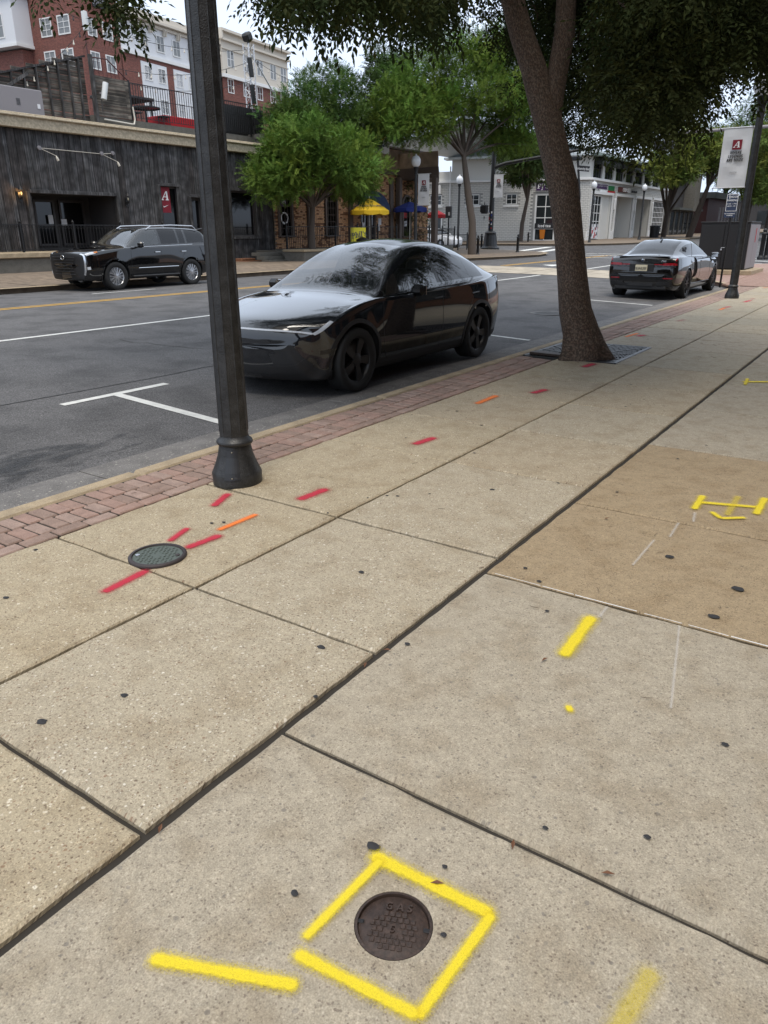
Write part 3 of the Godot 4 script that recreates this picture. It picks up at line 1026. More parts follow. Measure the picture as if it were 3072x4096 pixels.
# the skin, cut round the wheels; which(z, t, u) names the part a cell belongs to
func skin(net: Array, car: Node, axles: Array, wy: float, ra: float, which: Callable, mats: Dictionary, su := 8, sv := 5) -> void:
	var nu := (net.size() - 1) * su
	var nt := 9 * sv
	var pos := []
	for i in nu + 1:
		var row := PackedVector3Array()
		for j in nt + 1:
			row.append(on_car(net, float(i) / su, float(j) / sv))
		pos.append(row)
	var nor := []
	for i in nu + 1:
		var row := PackedVector3Array()
		for j in nt + 1:
			var du: Vector3 = pos[mini(i + 1, nu)][j] - pos[maxi(i - 1, 0)][j]
			var a: Vector3 = pos[i][maxi(j - 1, 0)]
			var b: Vector3 = pos[i][mini(j + 1, nt)]
			if j == 0: a.x = -b.x
			if j == nt: b = V(-a.x, a.y, a.z)
			var m := (b - a).cross(du).normalized() * -1.0
			if m.length() < 0.5: m = V(0, 0, 1.0 if i < nu / 2 else -1.0)
			row.append(m)
		nor.append(row)
	# pull the skin's points on to the wheel arches
	for i in nu + 1:
		for j in nt + 1:
			var p: Vector3 = pos[i][j]
			var t := float(j) / sv
			if t > 1.1 and t < 5.6:
				for az in axles:
					var d := Vector2(p.z - az, p.y - wy)
					if absf(d.length() - ra) < 0.032 and p.y > wy - 0.25:
						d = d.normalized() * ra
						pos[i][j] = V(p.x, wy + d.y, az + d.x)
	var parts := {}
	for i in nu:
		for j in nt:
			var c: Vector3 = (pos[i][j] + pos[i + 1][j + 1] + pos[i][j + 1] + pos[i + 1][j]) * 0.25
			var t := (j + 0.5) / sv
			var cut := false
			for az in axles:
				if t < 5.6 and absf(c.x) > 0.5 and Vector2(c.z - az, c.y - wy).length() < ra - 0.004: cut = true
			if cut: continue
			var key: String = which.call(c.z, t, (i + 0.5) / su)
			if key == "": continue
			for s in [1.0, -1.0]:
				var kk := key
				if key.begins_with("side_window") or key.begins_with("quarter"): kk = key + ("_l" if s > 0 else "_r")
				if not parts.has(kk): parts[kk] = MB.new()
				var m: MB = parts[kk]
				var b := m.v.size()
				for e in [[i, j], [i + 1, j], [i + 1, j + 1], [i, j + 1]]:
					var p: Vector3 = pos[e[0]][e[1]]
					var n: Vector3 = nor[e[0]][e[1]]
					m.v.append(V(p.x * s, p.y, p.z)); m.n.append(V(n.x * s, n.y, n.z)); m.uv.append(Vector2.ZERO); m.uv2.append(Vector2.ZERO)
				for w in ([0, 1, 2, 0, 2, 3] if s < 0 else [0, 2, 1, 0, 3, 2]): m.ix.append(b + w)
	for e in [0, nu]:
		var mid := V(0, (pos[e][0].y + pos[e][nt].y) * 0.5, pos[e][nt].z)
		var m: MB = parts["body"]
		for j in nt:
			for sg in [1.0, -1.0]:
				var a: Vector3 = pos[e][j] * V(sg, 1, 1)
				var b: Vector3 = pos[e][j + 1] * V(sg, 1, 1)
				if (e == 0) == (sg > 0): m.tri(mid, a, b)
				else: m.tri(mid, b, a)
	for k in parts:
		var called: String = k
		var mk: String = k
		if called.ends_with("_l") or called.ends_with("_r"):
			mk = called.left(-2)
			called = "side_window" if called.begins_with("side_window") else "quarter_window"
		var m: MB = parts[k]
		part(called, m, mats.get(mk, mats.body), car)

# a sheet laid on the skin between (u, t) corners, lifted by off; both sides unless one is given
func patch(net: Array, called: String, mt: Material, car: Node, u0: float, u1: float, t0: float, t1: float, off := 0.006, both := true, nu := 6, nt := 8, skew := 0.0) -> void:
	var sides: Array = [1.0, -1.0] if both else [1.0]
	for s in sides:
		var m := MB.new()
		var g := []
		for i in nu + 1:
			var row := []
			for j in nt + 1:
				var tt := lerpf(t0, t1, float(j) / nt)
				var uu := lerpf(u0, u1, float(i) / nu) + skew * float(j) / nt
				var p := on_car(net, uu, tt)
				var a := on_car(net, minf(uu + 0.05, net.size() - 1.0), tt) - on_car(net, maxf(uu - 0.05, 0.0), tt)
				var b := on_car(net, uu, minf(tt + 0.04, 9.0)) - on_car(net, uu, maxf(tt - 0.04, 0.0))
				var n := a.cross(b).normalized()
				p += n * off
				row.append([V(p.x * s, p.y, p.z), V(n.x * s, n.y, n.z)])
			g.append(row)
		for i in nu:
			for j in nt:
				var b := m.v.size()
				for e in [[i, j], [i + 1, j], [i + 1, j + 1], [i, j + 1]]:
					m.v.append(g[e[0]][e[1]][0]); m.n.append(g[e[0]][e[1]][1]); m.uv.append(Vector2.ZERO); m.uv2.append(Vector2.ZERO)
				for w in ([0, 1, 2, 0, 2, 3] if s < 0 else [0, 2, 1, 0, 3, 2]): m.ix.append(b + w)
		# a rim that closes the sheet down to the skin
		for e in [[0, 0, 1, 0], [nu, 0, 1, 0], [0, 0, 0, 1], [0, nt, 0, 1]]:
			var cnt := nt if e[3] == 0 and e[2] == 1 else nu
			for q in cnt:
				var ia: int = e[0] if e[2] == 1 else q
				var ja: int = q if e[2] == 1 else e[1]
				var ib: int = e[0] if e[2] == 1 else q + 1
				var jb: int = q + 1 if e[2] == 1 else e[1]
				var pa: Vector3 = g[ia][ja][0]
				var pb: Vector3 = g[ib][jb][0]
				m.quad(pa, pb, pb - g[ib][jb][1] * off * 1.5, pa - g[ia][ja][1] * off * 1.5)
		part(called, m, mt, car)

# a sheet on the front (or rear) of the skin, given by its outline seen end on
func face_patch(net: Array, called: String, mt: Material, car: Node, x0: float, x1: float, ya: float, yb: float, rear: bool, off := 0.006, tilt := 0.0, both := true) -> void:
	var cloud := PackedVector3Array()
	var ue := net.size() - 1.0
	for i in 34:
		var u := ue - i * 0.125 if rear else i * 0.125
		for j in 70:
			cloud.append(on_car(net, u, 1.5 + j * 7.5 / 69.0))
	var dz := -1.0 if rear else 1.0
	for s in ([1.0, -1.0] if both else [1.0]):
		var m := MB.new()
		var g := []
		var nx := maxi(2, int((x1 - x0) / 0.04))
		for i in nx + 1:
			var row := []
			for k in 4:
				var x := lerpf(x0, x1, float(i) / nx)
				var y := lerpf(ya, yb, k / 3.0) + tilt * (x - x0)
				var best := 1e9
				var z := 0.0
				for p in cloud:
					var d := (p.x - absf(x)) * (p.x - absf(x)) + (p.y - y) * (p.y - y) - p.z * dz * 0.002
					if d < best:
						best = d
						z = p.z
				row.append(V(x * s, y, z + dz * off))
			g.append(row)
		for i in nx:
			for k in 3:
				if (s > 0) == (not rear): m.quad(g[i][k], g[i + 1][k], g[i + 1][k + 1], g[i][k + 1])
				else: m.quad(g[i][k + 1], g[i + 1][k + 1], g[i + 1][k], g[i][k])
			for k in [0, 3]:
				m.quad(g[i][k], g[i + 1][k], g[i + 1][k] - V(0, 0, dz * 0.05), g[i][k] - V(0, 0, dz * 0.05))
		part(called, m, mt, car)

func seam(net: Array, called: String, mt: Material, car: Node, zy: Array, r := 0.0035, off := 0.0) -> void:
	for s in [1.0, -1.0]:
		var m := MB.new()
		var p := []
		var rr := []
		for k in zy.size() - 1:
			var n := maxi(2, int(zy[k].distance_to(zy[k + 1]) / 0.08))
			for i in n + (1 if k == zy.size() - 2 else 0):
				var q: Vector2 = zy[k].lerp(zy[k + 1], float(i) / n)
				p.append(V((side_x(net, q.x, q.y) + off) * s, q.y, q.x))
				rr.append(r)
		m.tube(p, rr, 5)
		part(called, m, mt, car)

func wheel(car: Node, at: Vector3, r: float, w: float, rim_r: float, style: String, rim: Material) -> void:
	var side := signf(at.x)
	var o := part("wheel", wheel_tyre(r, w, rim_r), M.black_rubber, car)
	o.position = at
	o.rotation.z = PI / 2 * -side
	var b := MB.new()
	b.lathe([Vector2(rim_r * 0.94, -w * 0.3), Vector2(rim_r * 0.9, w * 0.1), Vector2(rim_r * 0.97, w * 0.40), Vector2(rim_r * 1.01, w * 0.43), Vector2(rim_r * 1.0, w * 0.38)], 40)
	b.lathe([Vector2(0.0001, -w * 0.02), Vector2(rim_r * 0.92, -w * 0.02)].map(func(q): return Vector2(q.x, q.y)), 32)
	part("rim", b, rim, o)
	var d := MB.new()
	d.lathe([Vector2(0.06, w * 0.04), Vector2(rim_r * 0.72, w * 0.04), Vector2(rim_r * 0.72, w * 0.0)], 32)
	part("brake_disc", d, M.alloy if style != "cover" else M.dark_alloy, o)
	var n: int = {"cover": 5, "split": 7, "twin": 5}[style]
	for k in n:
		var s := MB.new()
		var a := TAU * k / n
		var dir := V(cos(a), 0, sin(a))
		var tan := V(-sin(a), 0, cos(a))
		if style == "cover":
			var q := PackedVector2Array([Vector2(0.05, -0.045), Vector2(rim_r * 0.55, -0.075), Vector2(rim_r * 0.95, -0.10), Vector2(rim_r * 0.96, 0.005), Vector2(rim_r * 0.5, 0.012), Vector2(0.05, 0.03)])
			s.plate(q, Transform3D(Basis(dir, tan, Vector3.UP), V(0, w * 0.30, 0)), 0.022)
		else:
			for sp in [-1.0, 1.0]:
				var p0: Vector3 = dir * 0.05 + tan * sp * 0.018 + V(0, w * 0.40, 0)
				var p1: Vector3 = dir * rim_r * 0.95 + tan * sp * (0.052 if style == "split" else 0.075) + V(0, w * 0.34, 0)
				s.bar(p0, p1, 0.024 if style == "split" else 0.02, 0.03)
		part("spoke", s, rim, o)
	var h := MB.new()
	h.lathe([Vector2(0.075, w * 0.3), Vector2(0.072, w * 0.40), Vector2(0.035, w * 0.44), Vector2(0.0001, w * 0.445)], 20)
	part("hub_cap", h, rim, o)

func wheel_tyre(r: float, w: float, rim_r: float) -> MB:
	var m := MB.new()
	m.lathe([Vector2(rim_r * 0.97, -w * 0.42), Vector2(rim_r * 1.1, -w * 0.49), Vector2(r * 0.93, -w * 0.5), Vector2(r * 0.985, -w * 0.44), Vector2(r, -w * 0.32), Vector2(r, w * 0.32), Vector2(r * 0.985, w * 0.44), Vector2(r * 0.93, w * 0.5), Vector2(rim_r * 1.1, w * 0.49), Vector2(rim_r * 0.99, w * 0.42)], 44)
	return m

func arches(net: Array, car: Node, axles: Array, wy: float, ra: float, width: float, mt: Material, depth := 0.4, trim := "wheel_arch") -> void:
	for az in axles:
		for s in [1.0, -1.0]:
			var m := MB.new()
			var l := MB.new()
			var n := 30
			var last := []
			for i in n + 1:
				var a := lerpf(-0.28, PI + 0.28, float(i) / n)
				var c := V(0, sin(a), cos(a))
				var y0 := wy + sin(a) * ra
				var z0: float = az + cos(a) * ra
				var y1 := wy + sin(a) * (ra + width)
				var z1: float = az + cos(a) * (ra + width)
				var x0 := side_x(net, z0, maxf(y0, 0.22))
				var x1 := side_x(net, z1, maxf(y1, 0.22))
				var xi: float = (maxf(x0, x1 - 0.02) + 0.006) * s
				var row := [V(xi - 0.03 * s, y0, z0), V(xi, y0, z0), V((x1 + 0.006) * s, y1, z1), V((x1 - 0.02) * s, y1 + 0.004, z1), V(xi - 0.01 * s, y0, z0), V((0.94 - depth) * s, y0, z0)]
				if i:
					for e in [[0, 1, m], [1, 2, m], [2, 3, m], [5, 4, l]]:
						var g: MB = e[2]
						if s > 0: g.quad(last[e[0]], last[e[1]], row[e[1]], row[e[0]])
						else: g.quad(row[e[0]], row[e[1]], last[e[1]], last[e[0]])
				last = row
			part(trim, m, mt, car)
			l.box(V((0.94 - depth - 0.01) * s, wy + ra * 0.42, az), V(0.02, ra * 1.1, ra * 1.7))
			part("wheel_housing", l, M.cabin_dark, car)

func cabin(car: Node, zf: float, zr: float, floor_y: float, w: float, seat: Material) -> void:
	var m := MB.new()
	m.rbox(V(0, floor_y + 0.12, (zf + zr) / 2 - 0.2), V(w * 1.9, 0.24, zf - zr + 0.7), 0.05)
	part("cabin_floor", m, M.cabin_dark, car)
	m = MB.new()
	m.rbox(V(0, floor_y + 0.5, zf - 0.1), V(w * 1.75, 0.2, 0.45), 0.07)
	part("dashboard", m, M.cabin_dark, car)
	for x in [-0.37, 0.37]:
		m = MB.new()
		var b := Basis(Vector3.RIGHT, -0.25)
		m.rbox(V(x, floor_y + 0.34, zf - 1.05), V(0.5, 0.2, 0.52), 0.06)
		m.rbox(V(x, floor_y + 0.64, zf - 1.36), V(0.48, 0.6, 0.16), 0.07, b)
		m.rbox(V(x, floor_y + 0.98, zf - 1.46), V(0.27, 0.19, 0.11), 0.05, b)
		part("seat", m, seat, car)
	m = MB.new()
	m.rbox(V(0, floor_y + 0.34, zf - 2.0), V(1.25, 0.2, 0.5), 0.06)
	m.rbox(V(0, floor_y + 0.64, zf - 2.28), V(1.25, 0.56, 0.16), 0.06, Basis(Vector3.RIGHT, -0.3))
	part("rear_seat", m, seat, car)
	m = MB.new()
	var p := []
	var r := []
	var bs := Basis(Vector3.RIGHT, -0.45)
	for k in 21:
		p.append(V(0.37, floor_y + 0.58, zf - 0.5) + bs * V(cos(TAU * k / 20) * 0.18, sin(TAU * k / 20) * 0.18, 0))
		r.append(0.013)
	m.tube(p, r, 6, false)
	part("steering_wheel", m, M.cabin_dark, car)

func mirror(car: Node, net: Array, z: float, y: float, size: Vector3, mt: Material, cap: Material) -> void:
	for s in [1.0, -1.0]:
		var x := side_x(net, z, y - 0.02)
		var m := MB.new()
		m.rbox(V((x + 0.10 + size.x * 0.5) * s, y + 0.055, z - 0.02), size, 0.045)
		m.bar(V((x - 0.02) * s, y - 0.02, z), V((x + 0.16) * s, y - 0.01, z), 0.06, 0.035, Vector3.UP)
		var o := part("mirror", m, mt, car)
		var g := MB.new()
		g.rbox(V((x + 0.10 + size.x * 0.5) * s, y + 0.055, z - 0.02 - size.z * 0.5), V(size.x * 0.86, size.y * 0.8, 0.008), 0.003)
		part("mirror_glass", g, cap, o)

func crossover() -> void:
	var car := thing("electric_crossover", "dark graphite crossover with black wheels parked at the near kerb under the tree", "car", V(-5.85, 0, -8.16))
	car.position.y = road_y(-5.8, -8)
	var net := net_of([
		[2.345, 0.53, 0.55, 0.55, 0.60, 0.57, 0.60, 0.575, 0.52, 0.58, 0.38, 0.585, 0.58],
		[2.335, 0.34, 0.66, 0.50, 0.72, 0.62, 0.71, 0.65, 0.63, 0.67, 0.44, 0.68, 0.58],
		[2.29, 0.22, 0.74, 0.50, 0.80, 0.665, 0.79, 0.71, 0.72, 0.735, 0.50, 0.75, 0.56],
		[2.16, 0.18, 0.82, 0.52, 0.875, 0.725, 0.86, 0.775, 0.785, 0.805, 0.56, 0.825, 0.40],
		[1.85, 0.18, 0.87, 0.56, 0.94, 0.82, 0.905, 0.86, 0.83, 0.88, 0.62, 0.898, 0.17],
		[1.445, 0.18, 0.88, 0.60, 0.96, 0.905, 0.915, 0.94, 0.845, 0.955, 0.64, 0.975, 0.03],
		[1.12, 0.18, 0.88, 0.62, 0.955, 0.945, 0.915, 0.98, 0.86, 0.997, 0.70, 1.025, 0.0],
		[0.93, 0.18, 0.88, 0.63, 0.952, 0.958, 0.925, 0.992, 0.875, 1.035, 0.79, 1.075, 0.0],
		[0.62, 0.18, 0.88, 0.63, 0.95, 0.965, 0.93, 1.0, 0.892, 1.20, 0.745, 1.275, 0.0],
		[0.25, 0.18, 0.88, 0.63, 0.948, 0.975, 0.93, 1.01, 0.897, 1.375, 0.675, 1.46, 0.0],
		[-0.1, 0.18, 0.88, 0.63, 0.948, 0.982, 0.93, 1.02, 0.897, 1.475, 0.625, 1.57, 0.0],
		[-0.5, 0.18, 0.88, 0.63, 0.95, 0.99, 0.93, 1.028, 0.893, 1.51, 0.60, 1.612, 0.0],
		[-0.9, 0.18, 0.88, 0.63, 0.953, 1.0, 0.93, 1.04, 0.887, 1.495, 0.59, 1.60, 0.0],
		[-1.3, 0.18, 0.88, 0.63, 0.96, 1.015, 0.93, 1.055, 0.873, 1.43, 0.58, 1.54, 0.0],
		[-1.7, 0.19, 0.88, 0.65, 0.96, 1.035, 0.92, 1.075, 0.85, 1.325, 0.575, 1.42, 0.0],
		[-2.05, 0.21, 0.86, 0.68, 0.93, 1.055, 0.885, 1.09, 0.81, 1.215, 0.58, 1.295, 0.06],
		[-2.30, 0.25, 0.80, 0.72, 0.89, 1.06, 0.845, 1.09, 0.77, 1.135, 0.58, 1.175, 0.2],
		[-2.40, 0.33, 0.74, 0.74, 0.84, 1.03, 0.80, 1.06, 0.71, 1.075, 0.5, 1.09, 0.32],
		[-2.44, 0.55, 0.64, 0.74, 0.76, 0.90, 0.71, 0.92, 0.6, 0.93, 0.45, 0.94, 0.38],
		[-2.445, 0.72, 0.5, 0.74, 0.55, 0.76, 0.5, 0.77, 0.45, 0.78, 0.35, 0.79, 0.4]])
	var which := func(z: float, t: float, _u: float) -> String:
		if t > 7.14 and z < 0.92 and z > -0.02: return "windshield"
		if t > 7.14 and z < -0.06 and z > -1.12: return "roof_glass"
		if t > 7.2 and z < -1.2 and z > -2.2: return "rear_window"
		if t > 6.16 and t < 6.9:
			if z < 0.86 and z > -0.38: return "side_window_front"
			if z < -0.44 and z > -1.32: return "side_window_rear"
			if z < -1.35 and z > -1.72 and t < 6.8: return "quarter"
			if z <= 0.9 and z > -1.75: return "pillar_trim"
		if t < 2.5 and z < 2.25: return "lower_trim"
		return "body"
	skin(net, car, [1.445, -1.445], 0.356, 0.405, which, {"body": M.paint_graphite, "windshield": M.tinted_glass, "roof_glass": M.black_gloss, "rear_window": M.privacy_glass, "side_window_front": M.tinted_glass, "side_window_rear": M.privacy_glass, "quarter": M.privacy_glass, "pillar_trim": M.black_gloss, "lower_trim": M.black_plastic}, 10, 6)
	arches(net, car, [1.445, -1.445], 0.356, 0.405, 0.045, M.black_plastic)
	for z in [1.445, -1.445]:
		for x in [0.815, -0.815]:
			wheel(car, V(x, 0.356, z), 0.356, 0.255, 0.245, "cover", M.dark_alloy)
	cabin(car, 0.85, -1.5, 0.28, 0.82, M.cabin_dark)
	mirror(car, net, 0.52, 1.0, V(0.19, 0.13, 0.10), M.black_gloss, M.chrome)
	# thin lamp bar over the nose, headlamps at its ends, slots and lips of the bumper
	patch(net, "light_bar", M.lamp_clear, car, 1.62, 1.86, 5.6, 9.0, 0.005, true, 2, 28)
	patch(net, "headlight", M.lamp_clear, car, 1.7, 3.5, 5.28, 5.75, 0.007, true, 16, 3)
	patch(net, "bumper_slot", M.black_gloss, car, 1.9, 3.0, 3.75, 4.05, 0.004, true, 10, 3)
	patch(net, "air_intake", M.black_plastic, car, 0.9, 1.55, 0.0, 2.6, 0.005, true, 4, 16)
	patch(net, "bumper_blade", M.black_gloss, car, 2.55, 2.75, 2.6, 4.0, 0.004, true, 2, 8, 0.5)
	patch(net, "tail_light", M.lamp_red, car, 16.4, 17.3, 5.05, 5.5, 0.006, true, 8, 3)
	var b := M.black_plastic as Material
	seam(net, "door_seam", b, car, [Vector2(0.93, 0.95), Vector2(0.97, 0.7), Vector2(0.93, 0.42), Vector2(0.85, 0.3)])
	seam(net, "door_seam", b, car, [Vector2(-0.41, 1.0), Vector2(-0.41, 0.5), Vector2(-0.36, 0.3)])
	seam(net, "door_seam", b, car, [Vector2(-1.38, 1.02), Vector2(-1.12, 0.72), Vector2(-1.02, 0.5)])
	seam(net, "window_trim", M.black_gloss, car, [Vector2(0.86, 1.0), Vector2(0, 1.022), Vector2(-0.9, 1.045), Vector2(-1.7, 1.08)], 0.008)
	for z in [-0.2, -1.2]:
		seam(net, "door_handle", M.black_gloss, car, [Vector2(z, 0.905), Vector2(z - 0.2, 0.912)], 0.011)
	# pine scented tag hung from the mirror
	var m := MB.new()
	m.plate(PackedVector2Array([Vector2(0, 0.07), Vector2(0.035, 0.03), Vector2(0.03, -0.03), Vector2(0, -0.06), Vector2(-0.03, -0.03), Vector2(-0.035, 0.03)]), Transform3D(Basis.IDENTITY, V(0.05, 1.2, 0.32)), 0.004)
	m.tube([V(0.05, 1.27, 0.322), V(0.05, 1.36, 0.322)], [0.0015, 0.0015], 4)
	part("hanging_tag", m, M.ink_navy, car)
	clear_counts(car)

func suv() -> void:
	var car := thing("large_suv", "black large suv with chrome trim and silver wheels parked across the street", "car", V(-19.5, 0, -15.26))
	car.position.y = road_y(-19.3, -15.5)
	var net := net_of([
		[2.375, 0.62, 0.50, 0.66, 0.56, 0.70, 0.56, 0.72, 0.5, 0.73, 0.38, 0.74, 0.12],
		[2.37, 0.36, 0.66, 0.62, 0.72, 0.88, 0.72, 0.93, 0.64, 0.96, 0.44, 0.98, 0.12],
		[2.30, 0.30, 0.76, 0.62, 0.84, 0.94, 0.82, 1.0, 0.73, 1.03, 0.5, 1.05, 0.11],
		[2.1, 0.28, 0.84, 0.64, 0.92, 0.98, 0.89, 1.045, 0.80, 1.075, 0.55, 1.10, 0.06],
		[1.75, 0.28, 0.86, 0.66, 0.94, 1.02, 0.91, 1.085, 0.83, 1.11, 0.6, 1.13, 0.02],
		[1.395, 0.28, 0.86, 0.66, 0.945, 1.05, 0.92, 1.11, 0.845, 1.13, 0.62, 1.15, 0.0],
		[1.05, 0.28, 0.86, 0.66, 0.94, 1.075, 0.92, 1.13, 0.86, 1.15, 0.68, 1.175, 0.0],
		[0.9, 0.28, 0.86, 0.66, 0.935, 1.085, 0.92, 1.14, 0.87, 1.19, 0.77, 1.215, 0.0],
		[0.6, 0.28, 0.86, 0.66, 0.93, 1.09, 0.92, 1.145, 0.88, 1.42, 0.735, 1.48, 0.0],
		[0.3, 0.28, 0.86, 0.66, 0.93, 1.095, 0.92, 1.15, 0.88, 1.64, 0.70, 1.71, 0.0],
		[0.05, 0.28, 0.86, 0.66, 0.93, 1.10, 0.92, 1.155, 0.88, 1.73, 0.69, 1.79, 0.0],
		[-0.6, 0.28, 0.86, 0.66, 0.93, 1.11, 0.92, 1.165, 0.88, 1.76, 0.69, 1.82, 0.0],
		[-1.2, 0.28, 0.86, 0.66, 0.94, 1.125, 0.92, 1.18, 0.875, 1.75, 0.69, 1.81, 0.0],
		[-1.8, 0.30, 0.86, 0.68, 0.935, 1.14, 0.91, 1.20, 0.86, 1.71, 0.68, 1.78, 0.0],
		[-2.1, 0.33, 0.84, 0.72, 0.925, 1.15, 0.89, 1.21, 0.84, 1.62, 0.70, 1.73, 0.02],
		[-2.3, 0.40, 0.80, 0.78, 0.90, 1.15, 0.86, 1.21, 0.81, 1.38, 0.72, 1.46, 0.04],
		[-2.42, 0.48, 0.72, 0.8, 0.84, 1.12, 0.79, 1.18, 0.72, 1.22, 0.6, 1.26, 0.06],
		[-2.45, 0.78, 0.6, 0.85, 0.7, 0.92, 0.65, 0.95, 0.6, 0.97, 0.45, 0.98, 0.08]])
	for row in net:
		for q in row.size():
			if row[q].y > 1.15: row[q].y = 1.15 + (row[q].y - 1.15) * 0.80
	var which := func(z: float, t: float, _u: float) -> String:
		if t > 7.12 and z < 0.86 and z > 0.12: return "windshield"
		if t > 6.14 and t < 6.92:
			if z < 0.82 and z > -0.22: return "side_window_front"
			if z < -0.30 and z > -0.98: return "side_window_rear"
			if z < -1.02 and z > -1.26: return "quarter_a"
			if z < -1.36 and z > -2.06: return "quarter_b"
		if t > 7.2 and z < -2.1 and z > -2.3: return "rear_window"
		if t < 2.4 and z < 2.3: return "lower_trim"
		return "body"
	skin(net, car, [1.395, -1.395], 0.387, 0.45, which, {"body": M.paint_black, "windshield": M.tinted_glass, "side_window_front": M.tinted_glass, "side_window_rear": M.privacy_glass, "quarter_a": M.privacy_glass, "quarter_b": M.privacy_glass, "rear_window": M.privacy_glass, "lower_trim": M.paint_black}, 8, 6)
	arches(net, car, [1.395, -1.395], 0.387, 0.45, 0.03, M.paint_black)
	for z in [1.395, -1.395]:
		for x in [0.80, -0.80]:
			wheel(car, V(x, 0.387, z), 0.387, 0.26, 0.245, "split", M.alloy)
	cabin(car, 0.8, -1.6, 0.42, 0.82, M.cabin_grey)
	mirror(car, net, 0.62, 1.16, V(0.2, 0.17, 0.11), M.black_gloss, M.chrome)
	seam(net, "belt_chrome", M.chrome, car, [Vector2(0.78, 1.15), Vector2(0, 1.16), Vector2(-1.2, 1.185), Vector2(-1.55, 1.195)], 0.009, 0.004)
	seam(net, "door_moulding", M.chrome, car, [Vector2(0.62, 0.58), Vector2(-0.86, 0.585)], 0.014, 0.008)
	var b := M.black_plastic as Material
	seam(net, "door_seam", b, car, [Vector2(0.82, 1.12), Vector2(0.86, 0.5)])
	seam(net, "door_seam", b, car, [Vector2(-0.26, 1.14), Vector2(-0.26, 0.42)])
	seam(net, "door_seam", b, car, [Vector2(-1.3, 1.15), Vector2(-0.98, 0.72), Vector2(-0.9, 0.45)])
	for z in [-0.02, -1.02]:
		seam(net, "door_handle", M.chrome, car, [Vector2(z, 1.0), Vector2(z - 0.18, 1.0)], 0.016, 0.018)
	for s in [1.0, -1.0]:
		var m := MB.new()
		m.tube([V(0.70 * s, 1.62, 0.05), V(0.69 * s, 1.715, -0.15), V(0.69 * s, 1.74, -0.9), V(0.69 * s, 1.72, -1.75), V(0.70 * s, 1.60, -1.9)], [0.016, 0.02, 0.02, 0.02, 0.016], 8)
		part("roof_rail", m, M.alloy, car)
		m = MB.new()
		m.rbox(V(0.9 * s, 0.36, 0), V(0.2, 0.05, 1.72), 0.02)
		part("running_board", m, M.black_plastic, car)
	patch(net, "headlight", M.lamp_clear, car, 2.0, 3.25, 5.05, 5.75, 0.008, true, 10, 5, -0.25)
	patch(net, "turn_light", M.lamp_amber, car, 3.1, 3.45, 5.15, 5.6, 0.009, true, 4, 3)
	patch(net, "fog_lamp", M.lamp_clear, car, 1.8, 2.35, 3.85, 4.15, 0.008, true, 5, 3)
	patch(net, "grille_surround", M.chrome, car, 1.2, 1.55, 2.6, 6.3, 0.012, true, 2, 16, 0.25)
	patch(net, "grille", M.black_plastic, car, 0.0, 1.45, 0.4, 8.99, 0.006, true, 8, 24)
	for k in 7:
		var m := MB.new()
		var y := 0.46 + k * 0.075
		var hw := 0.36 + 0.12 * absf(y - 0.66) / 0.2
		m.rbox(V(0, y, 2.40), V(hw * 2.0, 0.018, 0.03), 0.006)
		part("grille_bar", m, M.dark_alloy, car)
	var e := MB.new()
	var p := []
	var r := []
	for k in 25:
		p.append(V(cos(TAU * k / 24) * 0.075, 0.90 + sin(TAU * k / 24) * 0.055, 2.425))
		r.append(0.009)
	e.tube(p, r, 6, false)
	e.bar(V(-0.02, 0.87, 2.425), V(-0.02, 0.93, 2.425), 0.012, 0.012)
	e.bar(V(-0.02, 0.875, 2.425), V(0.045, 0.875, 2.425), 0.012, 0.012)
	part("emblem", e, M.chrome, car)
	patch(net, "tail_light", M.clear_lens, car, 14.6, 15.6, 4.85, 6.1, 0.01, true, 6, 8)
	patch(net, "tail_light_band", M.lamp_red, car, 14.7, 15.5, 5.2, 5.45, 0.014, true, 6, 3)
	var m2 := MB.new()
	m2.rbox(V(0, 1.63, -2.08), V(1.3, 0.035, 0.26), 0.012, Basis(Vector3.RIGHT, 0.15))
	part("spoiler", m2, M.paint_black, car)
	clear_counts(car)

